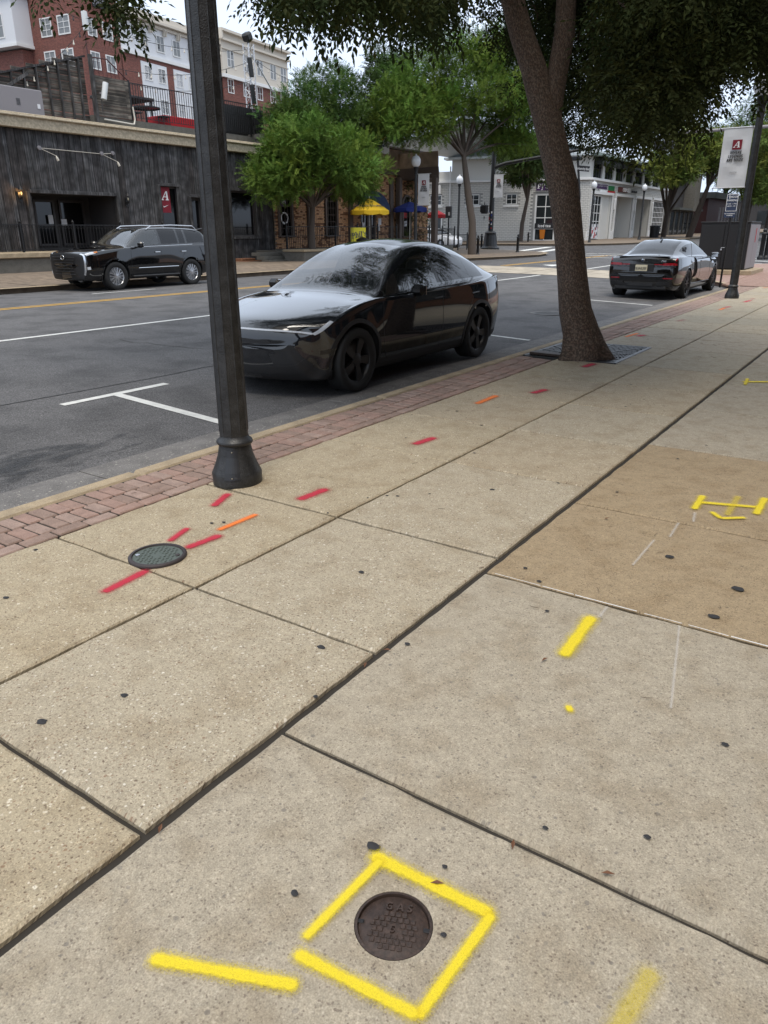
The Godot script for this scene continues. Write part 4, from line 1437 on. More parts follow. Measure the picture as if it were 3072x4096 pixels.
func sedan() -> void:
	var car := thing("black_sedan", "black luxury sedan seen from behind, parked beyond the tree trunk", "car", V(-5.8, 0, -23.05), PI)
	car.position.y = road_y(-5.8, -23)
	var net := net_of([
		[2.56, 0.50, 0.5, 0.53, 0.56, 0.56, 0.56, 0.57, 0.5, 0.575, 0.38, 0.58, 0.16],
		[2.52, 0.26, 0.68, 0.52, 0.74, 0.70, 0.73, 0.73, 0.66, 0.74, 0.45, 0.75, 0.16],
		[2.35, 0.18, 0.80, 0.54, 0.87, 0.78, 0.85, 0.82, 0.76, 0.84, 0.52, 0.855, 0.10],
		[2.0, 0.17, 0.86, 0.58, 0.93, 0.86, 0.895, 0.895, 0.81, 0.915, 0.58, 0.93, 0.03],
		[1.6, 0.17, 0.87, 0.62, 0.95, 0.915, 0.91, 0.95, 0.83, 0.965, 0.62, 0.985, 0.0],
		[1.1, 0.17, 0.87, 0.64, 0.95, 0.945, 0.915, 0.98, 0.85, 0.995, 0.68, 1.02, 0.0],
		[0.85, 0.17, 0.87, 0.64, 0.948, 0.955, 0.92, 0.99, 0.865, 1.03, 0.78, 1.06, 0.0],
		[0.5, 0.17, 0.87, 0.64, 0.945, 0.962, 0.92, 0.998, 0.875, 1.20, 0.71, 1.25, 0.0],
		[0.1, 0.17, 0.87, 0.64, 0.945, 0.97, 0.92, 1.005, 0.88, 1.355, 0.62, 1.42, 0.0],
		[-0.4, 0.17, 0.87, 0.64, 0.948, 0.98, 0.92, 1.015, 0.88, 1.40, 0.60, 1.475, 0.0],
		[-0.9, 0.17, 0.87, 0.64, 0.95, 0.99, 0.92, 1.025, 0.875, 1.385, 0.59, 1.46, 0.0],
		[-1.3, 0.17, 0.87, 0.65, 0.955, 1.0, 0.92, 1.035, 0.865, 1.31, 0.575, 1.385, 0.0],
		[-1.7, 0.18, 0.87, 0.66, 0.955, 1.01, 0.915, 1.04, 0.85, 1.17, 0.585, 1.25, 0.0],
		[-2.0, 0.19, 0.86, 0.68, 0.945, 1.015, 0.905, 1.042, 0.825, 1.075, 0.62, 1.12, 0.01],
		[-2.3, 0.21, 0.84, 0.70, 0.925, 1.01, 0.885, 1.04, 0.80, 1.05, 0.6, 1.07, 0.03],
		[-2.52, 0.24, 0.80, 0.70, 0.89, 0.985, 0.85, 1.03, 0.77, 1.045, 0.58, 1.065, 0.05],
		[-2.60, 0.30, 0.76, 0.66, 0.86, 0.90, 0.82, 0.955, 0.74, 0.97, 0.55, 0.985, 0.06],
		[-2.64, 0.42, 0.70, 0.60, 0.80, 0.76, 0.77, 0.80, 0.68, 0.815, 0.5, 0.83, 0.07],
		[-2.65, 0.58, 0.6, 0.63, 0.7, 0.66, 0.66, 0.67, 0.58, 0.675, 0.45, 0.68, 0.08]])
	var which := func(z: float, t: float, _u: float) -> String:
		if t > 7.12 and z < 0.82 and z > 0.12: return "windshield"
		if t > 7.16 and z < -1.0 and z > -2.02: return "rear_window"
		if t > 6.16 and t < 6.9:
			if z < 0.8 and z > -0.28: return "side_window_front"
			if z < -0.36 and z > -1.25: return "side_window_rear"
			if z < -1.3 and z > -1.6 and t < 6.8: return "quarter"
			if z < 0.8 and z > -1.6: return "pillar_trim"
		if t < 2.2 and z < 2.3 and z > -2.2: return "lower_trim"
		return "body"
	skin(net, car, [1.605, -1.605], 0.365, 0.405, which, {"body": M.paint_sedan, "windshield": M.tinted_glass, "rear_window": M.privacy_glass, "side_window_front": M.privacy_glass, "side_window_rear": M.privacy_glass, "quarter": M.privacy_glass, "pillar_trim": M.black_gloss, "lower_trim": M.black_plastic}, 8, 6)
	arches(net, car, [1.605, -1.605], 0.365, 0.405, 0.02, M.paint_sedan)
	for z in [1.605, -1.605]:
		for x in [0.825, -0.825]:
			wheel(car, V(x, 0.365, z), 0.365, 0.265, 0.265, "twin", M.dark_alloy)
	cabin(car, 0.75, -1.4, 0.24, 0.8, M.cabin_dark)
	mirror(car, net, 0.55, 0.99, V(0.2, 0.14, 0.1), M.paint_sedan, M.chrome)
	var b := M.black_plastic as Material
	seam(net, "door_seam", b, car, [Vector2(0.85, 0.95), Vector2(0.9, 0.4)])
	seam(net, "door_seam", b, car, [Vector2(-0.32, 0.98), Vector2(-0.32, 0.35)])
	seam(net, "door_seam", b, car, [Vector2(-1.45, 0.99), Vector2(-1.2, 0.75), Vector2(-1.1, 0.4)])
	seam(net, "window_trim", M.black_gloss, car, [Vector2(0.8, 0.995), Vector2(0, 1.01), Vector2(-1.0, 1.03), Vector2(-1.6, 1.045)], 0.007)
	seam(net, "sill_trim", M.dark_alloy, car, [Vector2(1.1, 0.34), Vector2(-1.1, 0.34)], 0.012)
	for z in [-0.05, -1.15]:
		seam(net, "door_handle", M.paint_sedan, car, [Vector2(z, 0.90), Vector2(z - 0.2, 0.905)], 0.014, 0.012)
	patch(net, "tail_light", M.lamp_red, car, 14.9, 15.75, 5.08, 5.5, 0.008, true, 10, 4)
	face_patch(net, "tail_light", M.lamp_red, car, 0.52, 0.86, 0.845, 0.905, true, 0.012, 0.03)
	face_patch(net, "tail_light", M.lamp_red, car, 0.30, 0.51, 0.86, 0.885, true, 0.01)
	face_patch(net, "tail_light_bar", M.lamp_smoke, car, 0.30, 0.84, 0.80, 0.845, true, 0.008, 0.02)
	face_patch(net, "bumper_insert", M.black_plastic, car, 0.0, 0.80, 0.34, 0.42, true, 0.012)
	face_patch(net, "exhaust_trim", M.dark_alloy, car, 0.44, 0.78, 0.36, 0.45, true, 0.03)
	face_patch(net, "reflector", M.lamp_red, car, 0.56, 0.80, 0.52, 0.55, true, 0.008)
	face_patch(net, "bumper_crease", M.black_gloss, car, 0.0, 0.82, 0.60, 0.612, true, 0.006)
	var m3 := MB.new()
	m3.rbox(V(0, 0.30, -2.55), V(1.35, 0.12, 0.16), 0.03)
	part("rear_diffuser", m3, M.black_plastic, car)
	m3 = MB.new()
	m3.rbox(V(0, 0.79, -2.64), V(0.62, 0.19, 0.04), 0.008)
	part("plate_recess", m3, M.black_plastic, car)
	m3 = MB.new()
	m3.rbox(V(0, 0.785, -2.672), V(0.305, 0.152, 0.008), 0.003)
	var pl := part("license_plate", m3, M.plate_cream, car)
	words("63A4URP", 0.066, M.ink_black, pl, Transform3D(Basis(Vector3.UP, PI).scaled_local(V(0.72, 1, 1)), V(0, 0.773, -2.678)), false, false)
	m3 = MB.new()
	m3.lathe([Vector2(0.043, -0.01), Vector2(0.043, 0.006), Vector2(0.034, 0.012), Vector2(0.0001, 0.012)], 20, V(0, 0.965, -2.60), Basis(Vector3.RIGHT, -PI / 2 - 0.2))
	part("emblem", m3, M.chrome, car)
	m3 = MB.new()
	m3.lathe([Vector2(0.028, 0.0), Vector2(0.028, 0.014), Vector2(0.0001, 0.015)], 16, V(0, 0.965, -2.602), Basis(Vector3.RIGHT, -PI / 2 - 0.2))
	part("emblem_disc", m3, M.ink_navy, car)
	words("750i", 0.045, M.chrome, car, Transform3D(Basis(Vector3.UP, PI), V(-0.53, 0.955, -2.60)), false, true, "badge")
	m3 = MB.new()
	m3.plate(PackedVector2Array([Vector2(-0.09, 0), Vector2(0.07, 0), Vector2(-0.06, 0.07), Vector2(-0.085, 0.07)]), Transform3D(Basis(V(0, 0, 1), Vector3.UP, V(-1, 0, 0)), V(0.02, 1.455, -1.02)), 0.035)
	part("roof_fin", m3, M.black_gloss, car)
	m3 = MB.new()
	m3.rbox(V(0, 1.062, -2.50), V(1.3, 0.018, 0.12), 0.006)
	part("lip_spoiler", m3, M.black_gloss, car)
	clear_counts(car)

func far_car() -> void:
	var car := thing("white_car", "white car on the side street behind the iron railing", "car", V(-31.4, 0, -53.4), PI / 2 - 0.22)
	car.position.y = road_y(-31, -53.4)
	var net := net_of([
		[2.3, 0.5, 0.5, 0.53, 0.56, 0.56, 0.56, 0.57, 0.5, 0.575, 0.38, 0.58, 0.16],
		[2.25, 0.28, 0.66, 0.52, 0.72, 0.66, 0.71, 0.69, 0.64, 0.7, 0.45, 0.71, 0.16],
		[1.9, 0.2, 0.82, 0.56, 0.88, 0.80, 0.86, 0.84, 0.78, 0.86, 0.55, 0.88, 0.06],
		[1.4, 0.2, 0.84, 0.6, 0.91, 0.88, 0.88, 0.92, 0.81, 0.935, 0.6, 0.955, 0.0],
		[0.9, 0.2, 0.84, 0.62, 0.91, 0.93, 0.885, 0.965, 0.84, 0.99, 0.75, 1.02, 0.0],
		[0.3, 0.2, 0.84, 0.62, 0.905, 0.95, 0.885, 0.985, 0.85, 1.31, 0.65, 1.37, 0.0],
		[-0.4, 0.2, 0.84, 0.62, 0.905, 0.96, 0.885, 0.995, 0.85, 1.40, 0.6, 1.47, 0.0],
		[-1.2, 0.2, 0.84, 0.62, 0.91, 0.98, 0.885, 1.01, 0.84, 1.30, 0.58, 1.38, 0.0],
		[-1.9, 0.22, 0.82, 0.66, 0.89, 1.0, 0.86, 1.03, 0.8, 1.08, 0.6, 1.12, 0.02],
		[-2.25, 0.35, 0.72, 0.7, 0.82, 0.96, 0.79, 1.0, 0.72, 1.03, 0.55, 1.05, 0.06],
		[-2.3, 0.6, 0.6, 0.7, 0.65, 0.76, 0.6, 0.77, 0.55, 0.78, 0.4, 0.8, 0.08]])
	var which := func(z: float, t: float, _u: float) -> String:
		if t > 7.1 and z < 0.86 and z > 0.1: return "windshield"
		if t > 7.1 and z < -1.2 and z > -1.9: return "rear_window"
		if t > 6.15 and t < 6.9:
			if z < 0.82 and z > -0.3: return "side_window_front"
			if z < -0.38 and z > -1.4: return "side_window_rear"
		return "body"
	skin(net, car, [1.35, -1.35], 0.33, 0.38, which, {"body": M.white_car, "windshield": M.privacy_glass, "rear_window": M.privacy_glass, "side_window_front": M.privacy_glass, "side_window_rear": M.privacy_glass}, 6, 4)
	arches(net, car, [1.35, -1.35], 0.33, 0.38, 0.02, M.white_car)
	for z in [1.35, -1.35]:
		for x in [0.79, -0.79]:
			wheel(car, V(x, 0.33, z), 0.33, 0.22, 0.23, "split", M.alloy)
	patch(net, "headlight", M.lamp_clear, car, 1.3, 2.3, 5.1, 5.6, 0.008)
	mirror(car, net, 0.55, 0.97, V(0.18, 0.13, 0.1), M.white_car, M.chrome)
	clear_counts(car)

# ---------------------------------------------------------------- street furniture
func world_part(called: String, m: Variant, mt: Material, parent: Node) -> MeshInstance3D:
	var o := part(called, m, mt, parent)
	o.global_transform = Transform3D.IDENTITY
	return o

func make_lamp(label: String, at: Vector3, sides := 10) -> Node3D:
	var t := thing("street_lamp", label, "street lamp", at, 0.3, "black acorn street lamps")
	var m := MB.new()
	m.lathe([Vector2(0.165, 0), Vector2(0.168, 0.075), Vector2(0.160, 0.09), Vector2(0.154, 0.105), Vector2(0.135, 0.15), Vector2(0.118, 0.20), Vector2(0.108, 0.25), Vector2(0.104, 0.268), Vector2(0.117, 0.274), Vector2(0.122, 0.287), Vector2(0.117, 0.30), Vector2(0.100, 0.312), Vector2(0.094, 0.33)], 28)
	part("base", m, M.cast_iron_paint, t)
	m = MB.new()
	m.lathe([Vector2(0.095, 0.32), Vector2(0.094, 0.6), Vector2(0.076, 4.12)], sides, Vector3.ZERO, Basis.IDENTITY, true)
	for k in sides:
		var a := TAU * k / sides
		m.tube([V(cos(a) * 0.0935, 0.36, sin(a) * 0.0935), V(cos(a) * 0.0765, 4.1, sin(a) * 0.0765)], [0.0045, 0.004], 6, false)
	part("shaft", m, M.cast_iron_paint, t)
	m = MB.new()
	m.lathe([Vector2(0.076, 4.1), Vector2(0.10, 4.13), Vector2(0.085, 4.17), Vector2(0.082, 4.22), Vector2(0.118, 4.34), Vector2(0.132, 4.40), Vector2(0.132, 4.44), Vector2(0.1, 4.45)], 20)
	part("capital", m, M.iron, t)
	m = MB.new()
	m.lathe([Vector2(0.12, 4.44), Vector2(0.19, 4.50), Vector2(0.235, 4.60), Vector2(0.25, 4.70), Vector2(0.243, 4.80), Vector2(0.20, 4.89), Vector2(0.15, 4.94), Vector2(0.10, 4.965), Vector2(0.055, 4.98), Vector2(0.06, 5.01), Vector2(0.035, 5.05), Vector2(0.0001, 5.08)], 24)
	part("globe", m, M.globe_glass, t)
	m = MB.new()
	var pr := [Vector2(0.171, 0.06), Vector2(0.158, 0.105), Vector2(0.140, 0.15), Vector2(0.122, 0.20), Vector2(0.112, 0.25)]
	for i in pr.size() - 1:
		for k in 6:
			var a0 := 0.95 + k * 0.11
			var a1 := a0 + 0.11
			m.quad(V(cos(a0) * pr[i].x, pr[i].y, sin(a0) * pr[i].x), V(cos(a0) * pr[i + 1].x, pr[i + 1].y, sin(a0) * pr[i + 1].x), V(cos(a1) * pr[i + 1].x, pr[i + 1].y, sin(a1) * pr[i + 1].x), V(cos(a1) * pr[i].x, pr[i].y, sin(a1) * pr[i].x))
	var pl := part("access_plate", m, M.door_plate, t)
	for y in [[0.166, 0.073], [0.116, 0.238]]:
		m = MB.new()
		m.lathe([Vector2(0.005, 0), Vector2(0.004, 0.003), Vector2(0.0001, 0.004)], 8, V(cos(1.28) * y[0], y[1], sin(1.28) * y[0]) * V(1.01, 1, 1.01), Basis(Vector3.UP, -1.28) * Basis(Vector3.FORWARD, PI / 2))
		part("bolt", m, M.steel_bolt, pl)
	return t

func banner(label: String, top: Vector3, w: float, h: float, turn := 0.0) -> void:
	# hangs from top (its upper middle), printed side towards +z before the turn
	var t := thing("street_banner", label, "banner", top, turn, "university banners on poles")
	var m := MB.new()
	var nx := 8
	var ny := 14
	for side in [1.0, -1.0]:
		for i in nx:
			for j in ny:
				var q := []
				for e in [[i, j], [i + 1, j], [i + 1, j + 1], [i, j + 1]]:
					var x: float = (e[0] / float(nx) - 0.5) * w
					var y: float = -h * e[1] / float(ny)
					q.append(V(x, y, 0.012 * sin(e[1] * 0.9) * sin(e[0] * 0.8) * (0.3 + float(e[1] * (ny - e[1])) / 50.0) + 0.001 * side))
				if side > 0: m.quad(q[3], q[2], q[1], q[0])
				else: m.quad(q[0], q[1], q[2], q[3])
	part("cloth", m, M.banner_white, t)
	for y in [0.0, -h]:
		m = MB.new()
		m.tube([V(-w * 0.5 - 0.1, y, 0), V(w * 0.5 + 0.1, y, 0)], [0.013, 0.013], 8)
		part("rod", m, M.truss_metal, t)
	m = MB.new()
	var s := w * 0.33
	m.box(V(0.03 * w, -h * 0.28, 0.022), V(s, s, 0.006))
	var e := part("emblem", m, M.crimson, t)
	words("A", s * 0.62, M.white_ink, e, Transform3D(Basis(V(1.1, 0, 0), V(0.28, 1, 0), V(0, 0, 1)), V(0.03 * w, -h * 0.28, 0.028)), true)
	var k := h * 0.052
	for l in [["WHERE", -0.41], ["LEGENDS", -0.472], ["ARE MADE", -0.534]]:
		words(l[0], k * 0.92, M.ink_black, t, Transform3D(Basis(V(0.86, 0, 0), V(0.1, 1, 0), V(0, 0, 1)), V(0.02 * w, h * l[1], 0.022)))
	words("UA.EDU", k * 0.55, M.ink_grey, t, Transform3D(Basis.IDENTITY, V(0.02 * w, -h * 0.745, 0.022)), false, false)
	clear_counts(t)

func make_bollard(label: String, at: Vector3, k := 1.0) -> Node3D:
	var t := thing("bollard", label, "bollard", at, 0.0, "black iron bollards")
	var m := MB.new()
	m.lathe([Vector2(0.12, 0), Vector2(0.12, 0.09), Vector2(0.09, 0.12), Vector2(0.08, 0.15)].map(func(q): return q * k), 16)
	part("foot", m, M.iron, t)
	m = MB.new()
	m.lathe([Vector2(0.08, 0.14), Vector2(0.074, 0.84), Vector2(0.095, 0.86), Vector2(0.095, 0.91), Vector2(0.05, 0.95)].map(func(q): return q * k), 12, Vector3.ZERO, Basis.IDENTITY, true)
	part("post", m, M.iron, t)
	m = MB.new()
	m.lathe([Vector2(0.03, 0.94), Vector2(0.06, 0.98), Vector2(0.065, 1.01), Vector2(0.045, 1.06), Vector2(0.0001, 1.08)].map(func(q): return q * k), 12)
	part("cap", m, M.iron, t)
	return t

func covers() -> void:
	# gas valve cover in its recess
	var t := thing("gas_cover", "round rusty iron cover marked GAS inside the yellow painted square", "valve cover", V(-0.74, -0.012, -1.12), 0.42)
	var m := MB.new()
	m.lathe([Vector2(0.0966, -0.03), Vector2(0.0966, 0.008), Vector2(0.090, 0.009), Vector2(0.0895, -0.004)], 40)
	part("rim", m, M.rusty_iron, t)
	m = MB.new()
	m.lathe([Vector2(0.088, -0.02), Vector2(0.088, 0.0), Vector2(0.086, 0.002), Vector2(0.0001, 0.002)], 40)
	var lid := part("lid", m, M.rusty_iron, t)
	words("G A S", 0.021, M.rusty_iron, lid, Transform3D(Basis(Vector3.RIGHT, -PI / 2), V(0.006, 0.005, -0.052)))
	words("5", 0.018, M.rusty_iron, lid, Transform3D(Basis(Vector3.RIGHT, -PI / 2), V(0, 0.005, 0.012)), false, false)
	m = MB.new()
	for i in range(-4, 5):
		for j in range(-3, 4):
			var c := V(i * 0.0155 + (0.008 if j % 2 else 0.0), 0.0035, 0.014 + j * 0.0155)
			if V(c.x, 0, c.z - 0.014).length() > 0.058 or V(c.x, 0, c.z - 0.012).length() < 0.016: continue
			m.rbox(c, V(0.0125, 0.004, 0.0125), 0.0012)
	part("tread", m, M.rusty_iron, lid)
	for s in [-1.0, 1.0]:
		m = MB.new()
		m.rbox(V(s * 0.083, 0.003, 0.0), V(0.017, 0.004, 0.011), 0.0015)
		part("lift_slot", m, M.ink_black, lid)
	clear_counts(t)
	# green meter cover with a dark ring
	t = thing("meter_cover", "round green patterned cover with dark rim between red paint dashes", "valve cover", V(-2.985, 0, -2.26), 0.6)
	m = MB.new()
	m.lathe([Vector2(0.150, 0.0), Vector2(0.150, 0.010), Vector2(0.144, 0.016), Vector2(0.131, 0.016), Vector2(0.128, 0.006)], 44)
	part("rim", m, M.lid_rim, t)
	m = MB.new()
	m.lathe([Vector2(0.1285, 0.0), Vector2(0.1275, 0.0085), Vector2(0.0001, 0.0095)], 44)
	lid = part("lid", m, M.green_lid, t)
	m = MB.new()
	for i in range(-5, 6):
		for j in range(-5, 6):
			var c := V(i * 0.021, 0.0112, j * 0.021)
			if c.length() > 0.112 or c.length() < 0.03: continue
			m.rbox(c, V(0.015, 0.003, 0.0035), 0.001, Basis(Vector3.UP, PI / 4 if (i + j) % 2 else -PI / 4))
	part("tread", m, M.green_lid, lid)
	for s in [-1.0, 1.0]:
		m = MB.new()
		m.lathe([Vector2(0.013, 0.009), Vector2(0.012, 0.0125), Vector2(0.0001, 0.013)], 12, V(s * 0.105, 0, 0))
		part("screw", m, M.alloy if s < 0 else M.lid_rim, lid)
	clear_counts(t)
	# manhole out in the road
	t = thing("manhole_cover", "grey manhole cover set in the asphalt behind the tree trunk", "manhole", V(-6.35, road_y(-6.35, -15.7) + 0.004, -15.7))
	m = MB.new()
	m.lathe([Vector2(0.40, 0), Vector2(0.40, 0.006), Vector2(0.34, 0.006), Vector2(0.335, 0.002)], 36)
	part("frame", m, M.gutter_concrete, t)
	m = MB.new()
	m.lathe([Vector2(0.33, 0.0), Vector2(0.33, 0.005), Vector2(0.0001, 0.005)], 36)
	part("lid", m, M.cast_iron_paint, t)
	m = MB.new()
	for i in range(-6, 7):
		for j in range(-6, 7):
			if V(i * 0.05, 0, j * 0.05).length() < 0.3: m.box(V(i * 0.05, 0.0065, j * 0.05), V(0.03, 0.004, 0.012), Basis(Vector3.UP, 0.78 if (i + j) % 2 else -0.78))
	part("tread", m, M.gutter_concrete, t)
	clear_counts(t)

func stroke(m_called: String, mt: Material, parent: Node, ax: float, az: float, bx: float, bz: float, w: float, lift := 0.0) -> void:
	# a sprayed line: the texture's solid core covers 62 % of the sheet's width
	var a := Vector2(ax, az)
	var b := Vector2(bx, bz)
	var d := (b - a).normalized()
	var ww := w / 0.6 * 1.28
	a -= d * ww * 0.22
	b += d * ww * 0.22
	var s := d.orthogonal() * ww * 0.5
	var m := MB.new()
	var y := 0.0042 + lift
	var l := a.distance_to(b)
	var cap := minf(ww * 0.5, l * 0.45)
	var cuts := [[0.0, 0.0], [cap, 0.125], [l - cap, 0.875], [l, 1.0]]
	for k in 3:
		var p: Vector2 = a + d * cuts[k][0]
		var q: Vector2 = a + d * cuts[k + 1][0]
		var k0 := m.v.size()
		m.quad(V(p.x + s.x, y, p.y + s.y), V(p.x - s.x, y, p.y - s.y), V(q.x - s.x, y, q.y - s.y), V(q.x + s.x, y, q.y + s.y))
		if m.n[k0].y < 0:
			m.v.resize(k0); m.n.resize(k0); m.uv.resize(k0); m.uv2.resize(k0); m.ix.resize(k * 6)
			m.quad(V(q.x + s.x, y, q.y + s.y), V(q.x - s.x, y, q.y - s.y), V(p.x - s.x, y, p.y - s.y), V(p.x + s.x, y, p.y + s.y))
			m.uv[k0] = Vector2(cuts[k + 1][1], 0); m.uv[k0 + 1] = Vector2(cuts[k + 1][1], 1); m.uv[k0 + 2] = Vector2(cuts[k][1], 1); m.uv[k0 + 3] = Vector2(cuts[k][1], 0)
		else:
			m.uv[k0] = Vector2(cuts[k][1], 0); m.uv[k0 + 1] = Vector2(cuts[k][1], 1); m.uv[k0 + 2] = Vector2(cuts[k + 1][1], 1); m.uv[k0 + 3] = Vector2(cuts[k + 1][1], 0)
	world_part(m_called, m, mt, parent)

func paint_marks() -> void:
	var y0: Material = M.spray_yellow_0
	var y1: Material = M.spray_yellow_1
	var y2: Material = M.spray_yellow_2
	var t := thing("paint_square", "bright yellow spray painted square around the gas cover", "paint mark", V(-0.73, 0, -1.12))
	stroke("paint_stroke", y0, t, -0.905, -1.262, -0.546, -1.276, 0.036)
	stroke("paint_stroke", y1, t, -0.548, -1.278, -0.566, -0.952, 0.025, 0.0005)
	stroke("paint_stroke", y0, t, -0.886, -0.920, -0.566, -0.956, 0.029, 0.001)
	stroke("paint_stroke", y1, t, -0.874, -1.262, -0.893, -0.962, 0.024, 0.0015)
	clear_counts(t)
	t = thing("paint_symbol", "thin yellow spray painted symbol of crossed bars on tan slab at right edge", "paint mark", V(-0.65, 0, -4.7))
	stroke("paint_stroke", y1, t, -0.826, -4.696, -0.476, -4.813, 0.034)
	stroke("paint_stroke", y0, t, -0.822, -4.841, -0.810, -4.553, 0.036, 0.0005)
	stroke("paint_stroke", y0, t, -0.484, -5.013, -0.482, -4.668, 0.038, 0.0005)
	stroke("paint_stroke", y2, t, -0.630, -4.956, -0.623, -4.548, 0.036, 0.001)
	stroke("paint_stroke", y1, t, -0.712, -4.561, -0.639, -4.477, 0.028, 0.0015)
	stroke("paint_stroke", y1, t, -0.639, -4.477, -0.526, -4.566, 0.028, 0.002)
	clear_counts(t)
	t = thing("paint_symbol", "far small yellow cross mark where the sidewalk leaves the picture at right", "paint mark", V(-1.2, 0, -9.1))
	stroke("paint_stroke", y1, t, -1.315, -9.092, -1.017, -9.287, 0.06)
	stroke("paint_stroke", y1, t, -1.308, -9.329, -1.265, -8.919, 0.03, 0.0005)
	clear_counts(t)
	var marks := [
		["yellow", 0, -1.160, -0.720, -0.828, -0.862, 0.030, "thick yellow spray dash left of the yellow square at bottom"],
		["yellow", 2, -0.174, -1.352, -0.202, -1.150, 0.040, "faded yellow spray dash at the bottom right edge"],
		["yellow", 0, -0.865, -2.897, -0.850, -2.517, 0.048, "thick yellow spray dash on the grey slab below the white joint"],
		["yellow", 1, -0.704, -2.196, -0.698, -2.2, 0.036, "small round yellow paint dot on the grey slab"],
		["red", 0, -3.394, -3.175, -3.300, -2.955, 0.045, "red spray dash in front of the near lamp post base"],
		["red", 1, -3.157, -2.619, -3.092, -2.431, 0.036, "short red spray dash above left of the green meter cover"],
		["red", 0, -2.921, -2.647, -2.942, -2.417, 0.048, "red spray dash right of the green meter cover below the orange line"],
		["red", 1, -2.890, -2.112, -2.865, -1.841, 0.046, "long red spray dash below the green meter cover"],
		["red", 0, -2.918, -3.604, -2.934, -3.340, 0.06, "red spray dash right of the near lamp post across the joint"],
		["red", 1, -2.984, -5.121, -3.013, -4.854, 0.065, "red spray dash beside the crossover's front wheel, two slabs past the lamp post"],
		["red", 0, -2.992, -7.478, -3.032, -7.213, 0.075, "red spray dash right of the nearer bright orange dash"],
		["red", 1, -3.123, -9.369, -3.140, -9.039, 0.08, "red spray dash touching the front of the tree grate"],
		["red", 0, -3.385, -12.502, -3.425, -12.267, 0.08, "red spray dash paired with an orange one just past the tree"],
		["red", 2, -3.375, -15.133, -3.431, -14.778, 0.064, "faint red spray dash alone halfway to the banner lamp"],
		["red", 0, -3.173, -18.300, -3.221, -18.020, 0.075, "dark red dash joined to an orange dash before the banner lamp"],
		["red", 1, -3.057, -20.195, -3.106, -19.618, 0.07, "red spray dash right beside the banner lamp base"],
		["red", 2, -3.078, -20.835, -3.108, -20.504, 0.07, "short red dash just behind the banner lamp base"],
		["orange", 1, -2.979, -3.001, -2.986, -2.698, 0.034, "long bright orange spray line between red dashes near the green cover"],
		["orange", 0, -3.294, -6.905, -3.287, -6.450, 0.055, "bright orange spray dash beside the crossover, before the tree"],
		["orange", 1, -3.530, -12.638, -3.566, -12.113, 0.055, "orange spray dash paired with a red one just past the tree"],
		["orange", 0, -3.206, -17.906, -3.206, -17.399, 0.058, "orange dash joined to a dark red dash before the banner lamp"],
		["orange", 2, -3.415, -25.2, -3.465, -24.727, 0.09, "faint orange dash far up the sidewalk past the banner lamp"],
		["white", 2, -0.878, -3.931, -0.878, -3.535, 0.012, "white scrape line on the tan slab, longest of that slab"],
		["white", 2, -0.831, -4.269, -0.818, -4.017, 0.013, "short white scrape on the tan slab nearest the yellow symbol"],
		["white", 2, -0.792, -4.497, -0.764, -4.331, 0.015, "white scrape directly below the left bar of the yellow symbol"],
		["white", 2, -0.525, -3.03, -0.401, -2.4, 0.009, "long thin white scrape on the grey slab right of the yellow dash"],
		["white", 2, -0.839, -3.025, -0.836, -2.907, 0.012, "short white scrape just above the thick yellow dash"]]
	for k in marks:
		var c := V((k[2] + k[4]) * 0.5, 0, (k[3] + k[5]) * 0.5)
		var o := thing("paint_dash" if k[0] != "white" else "scrape_mark", k[7], "paint mark" if k[0] != "white" else "scrape", c)
		stroke("paint_stroke", M["spray_%s_%d" % [k[0], k[1]]], o, k[2], k[3], k[4], k[5], k[6])
		clear_counts(o)

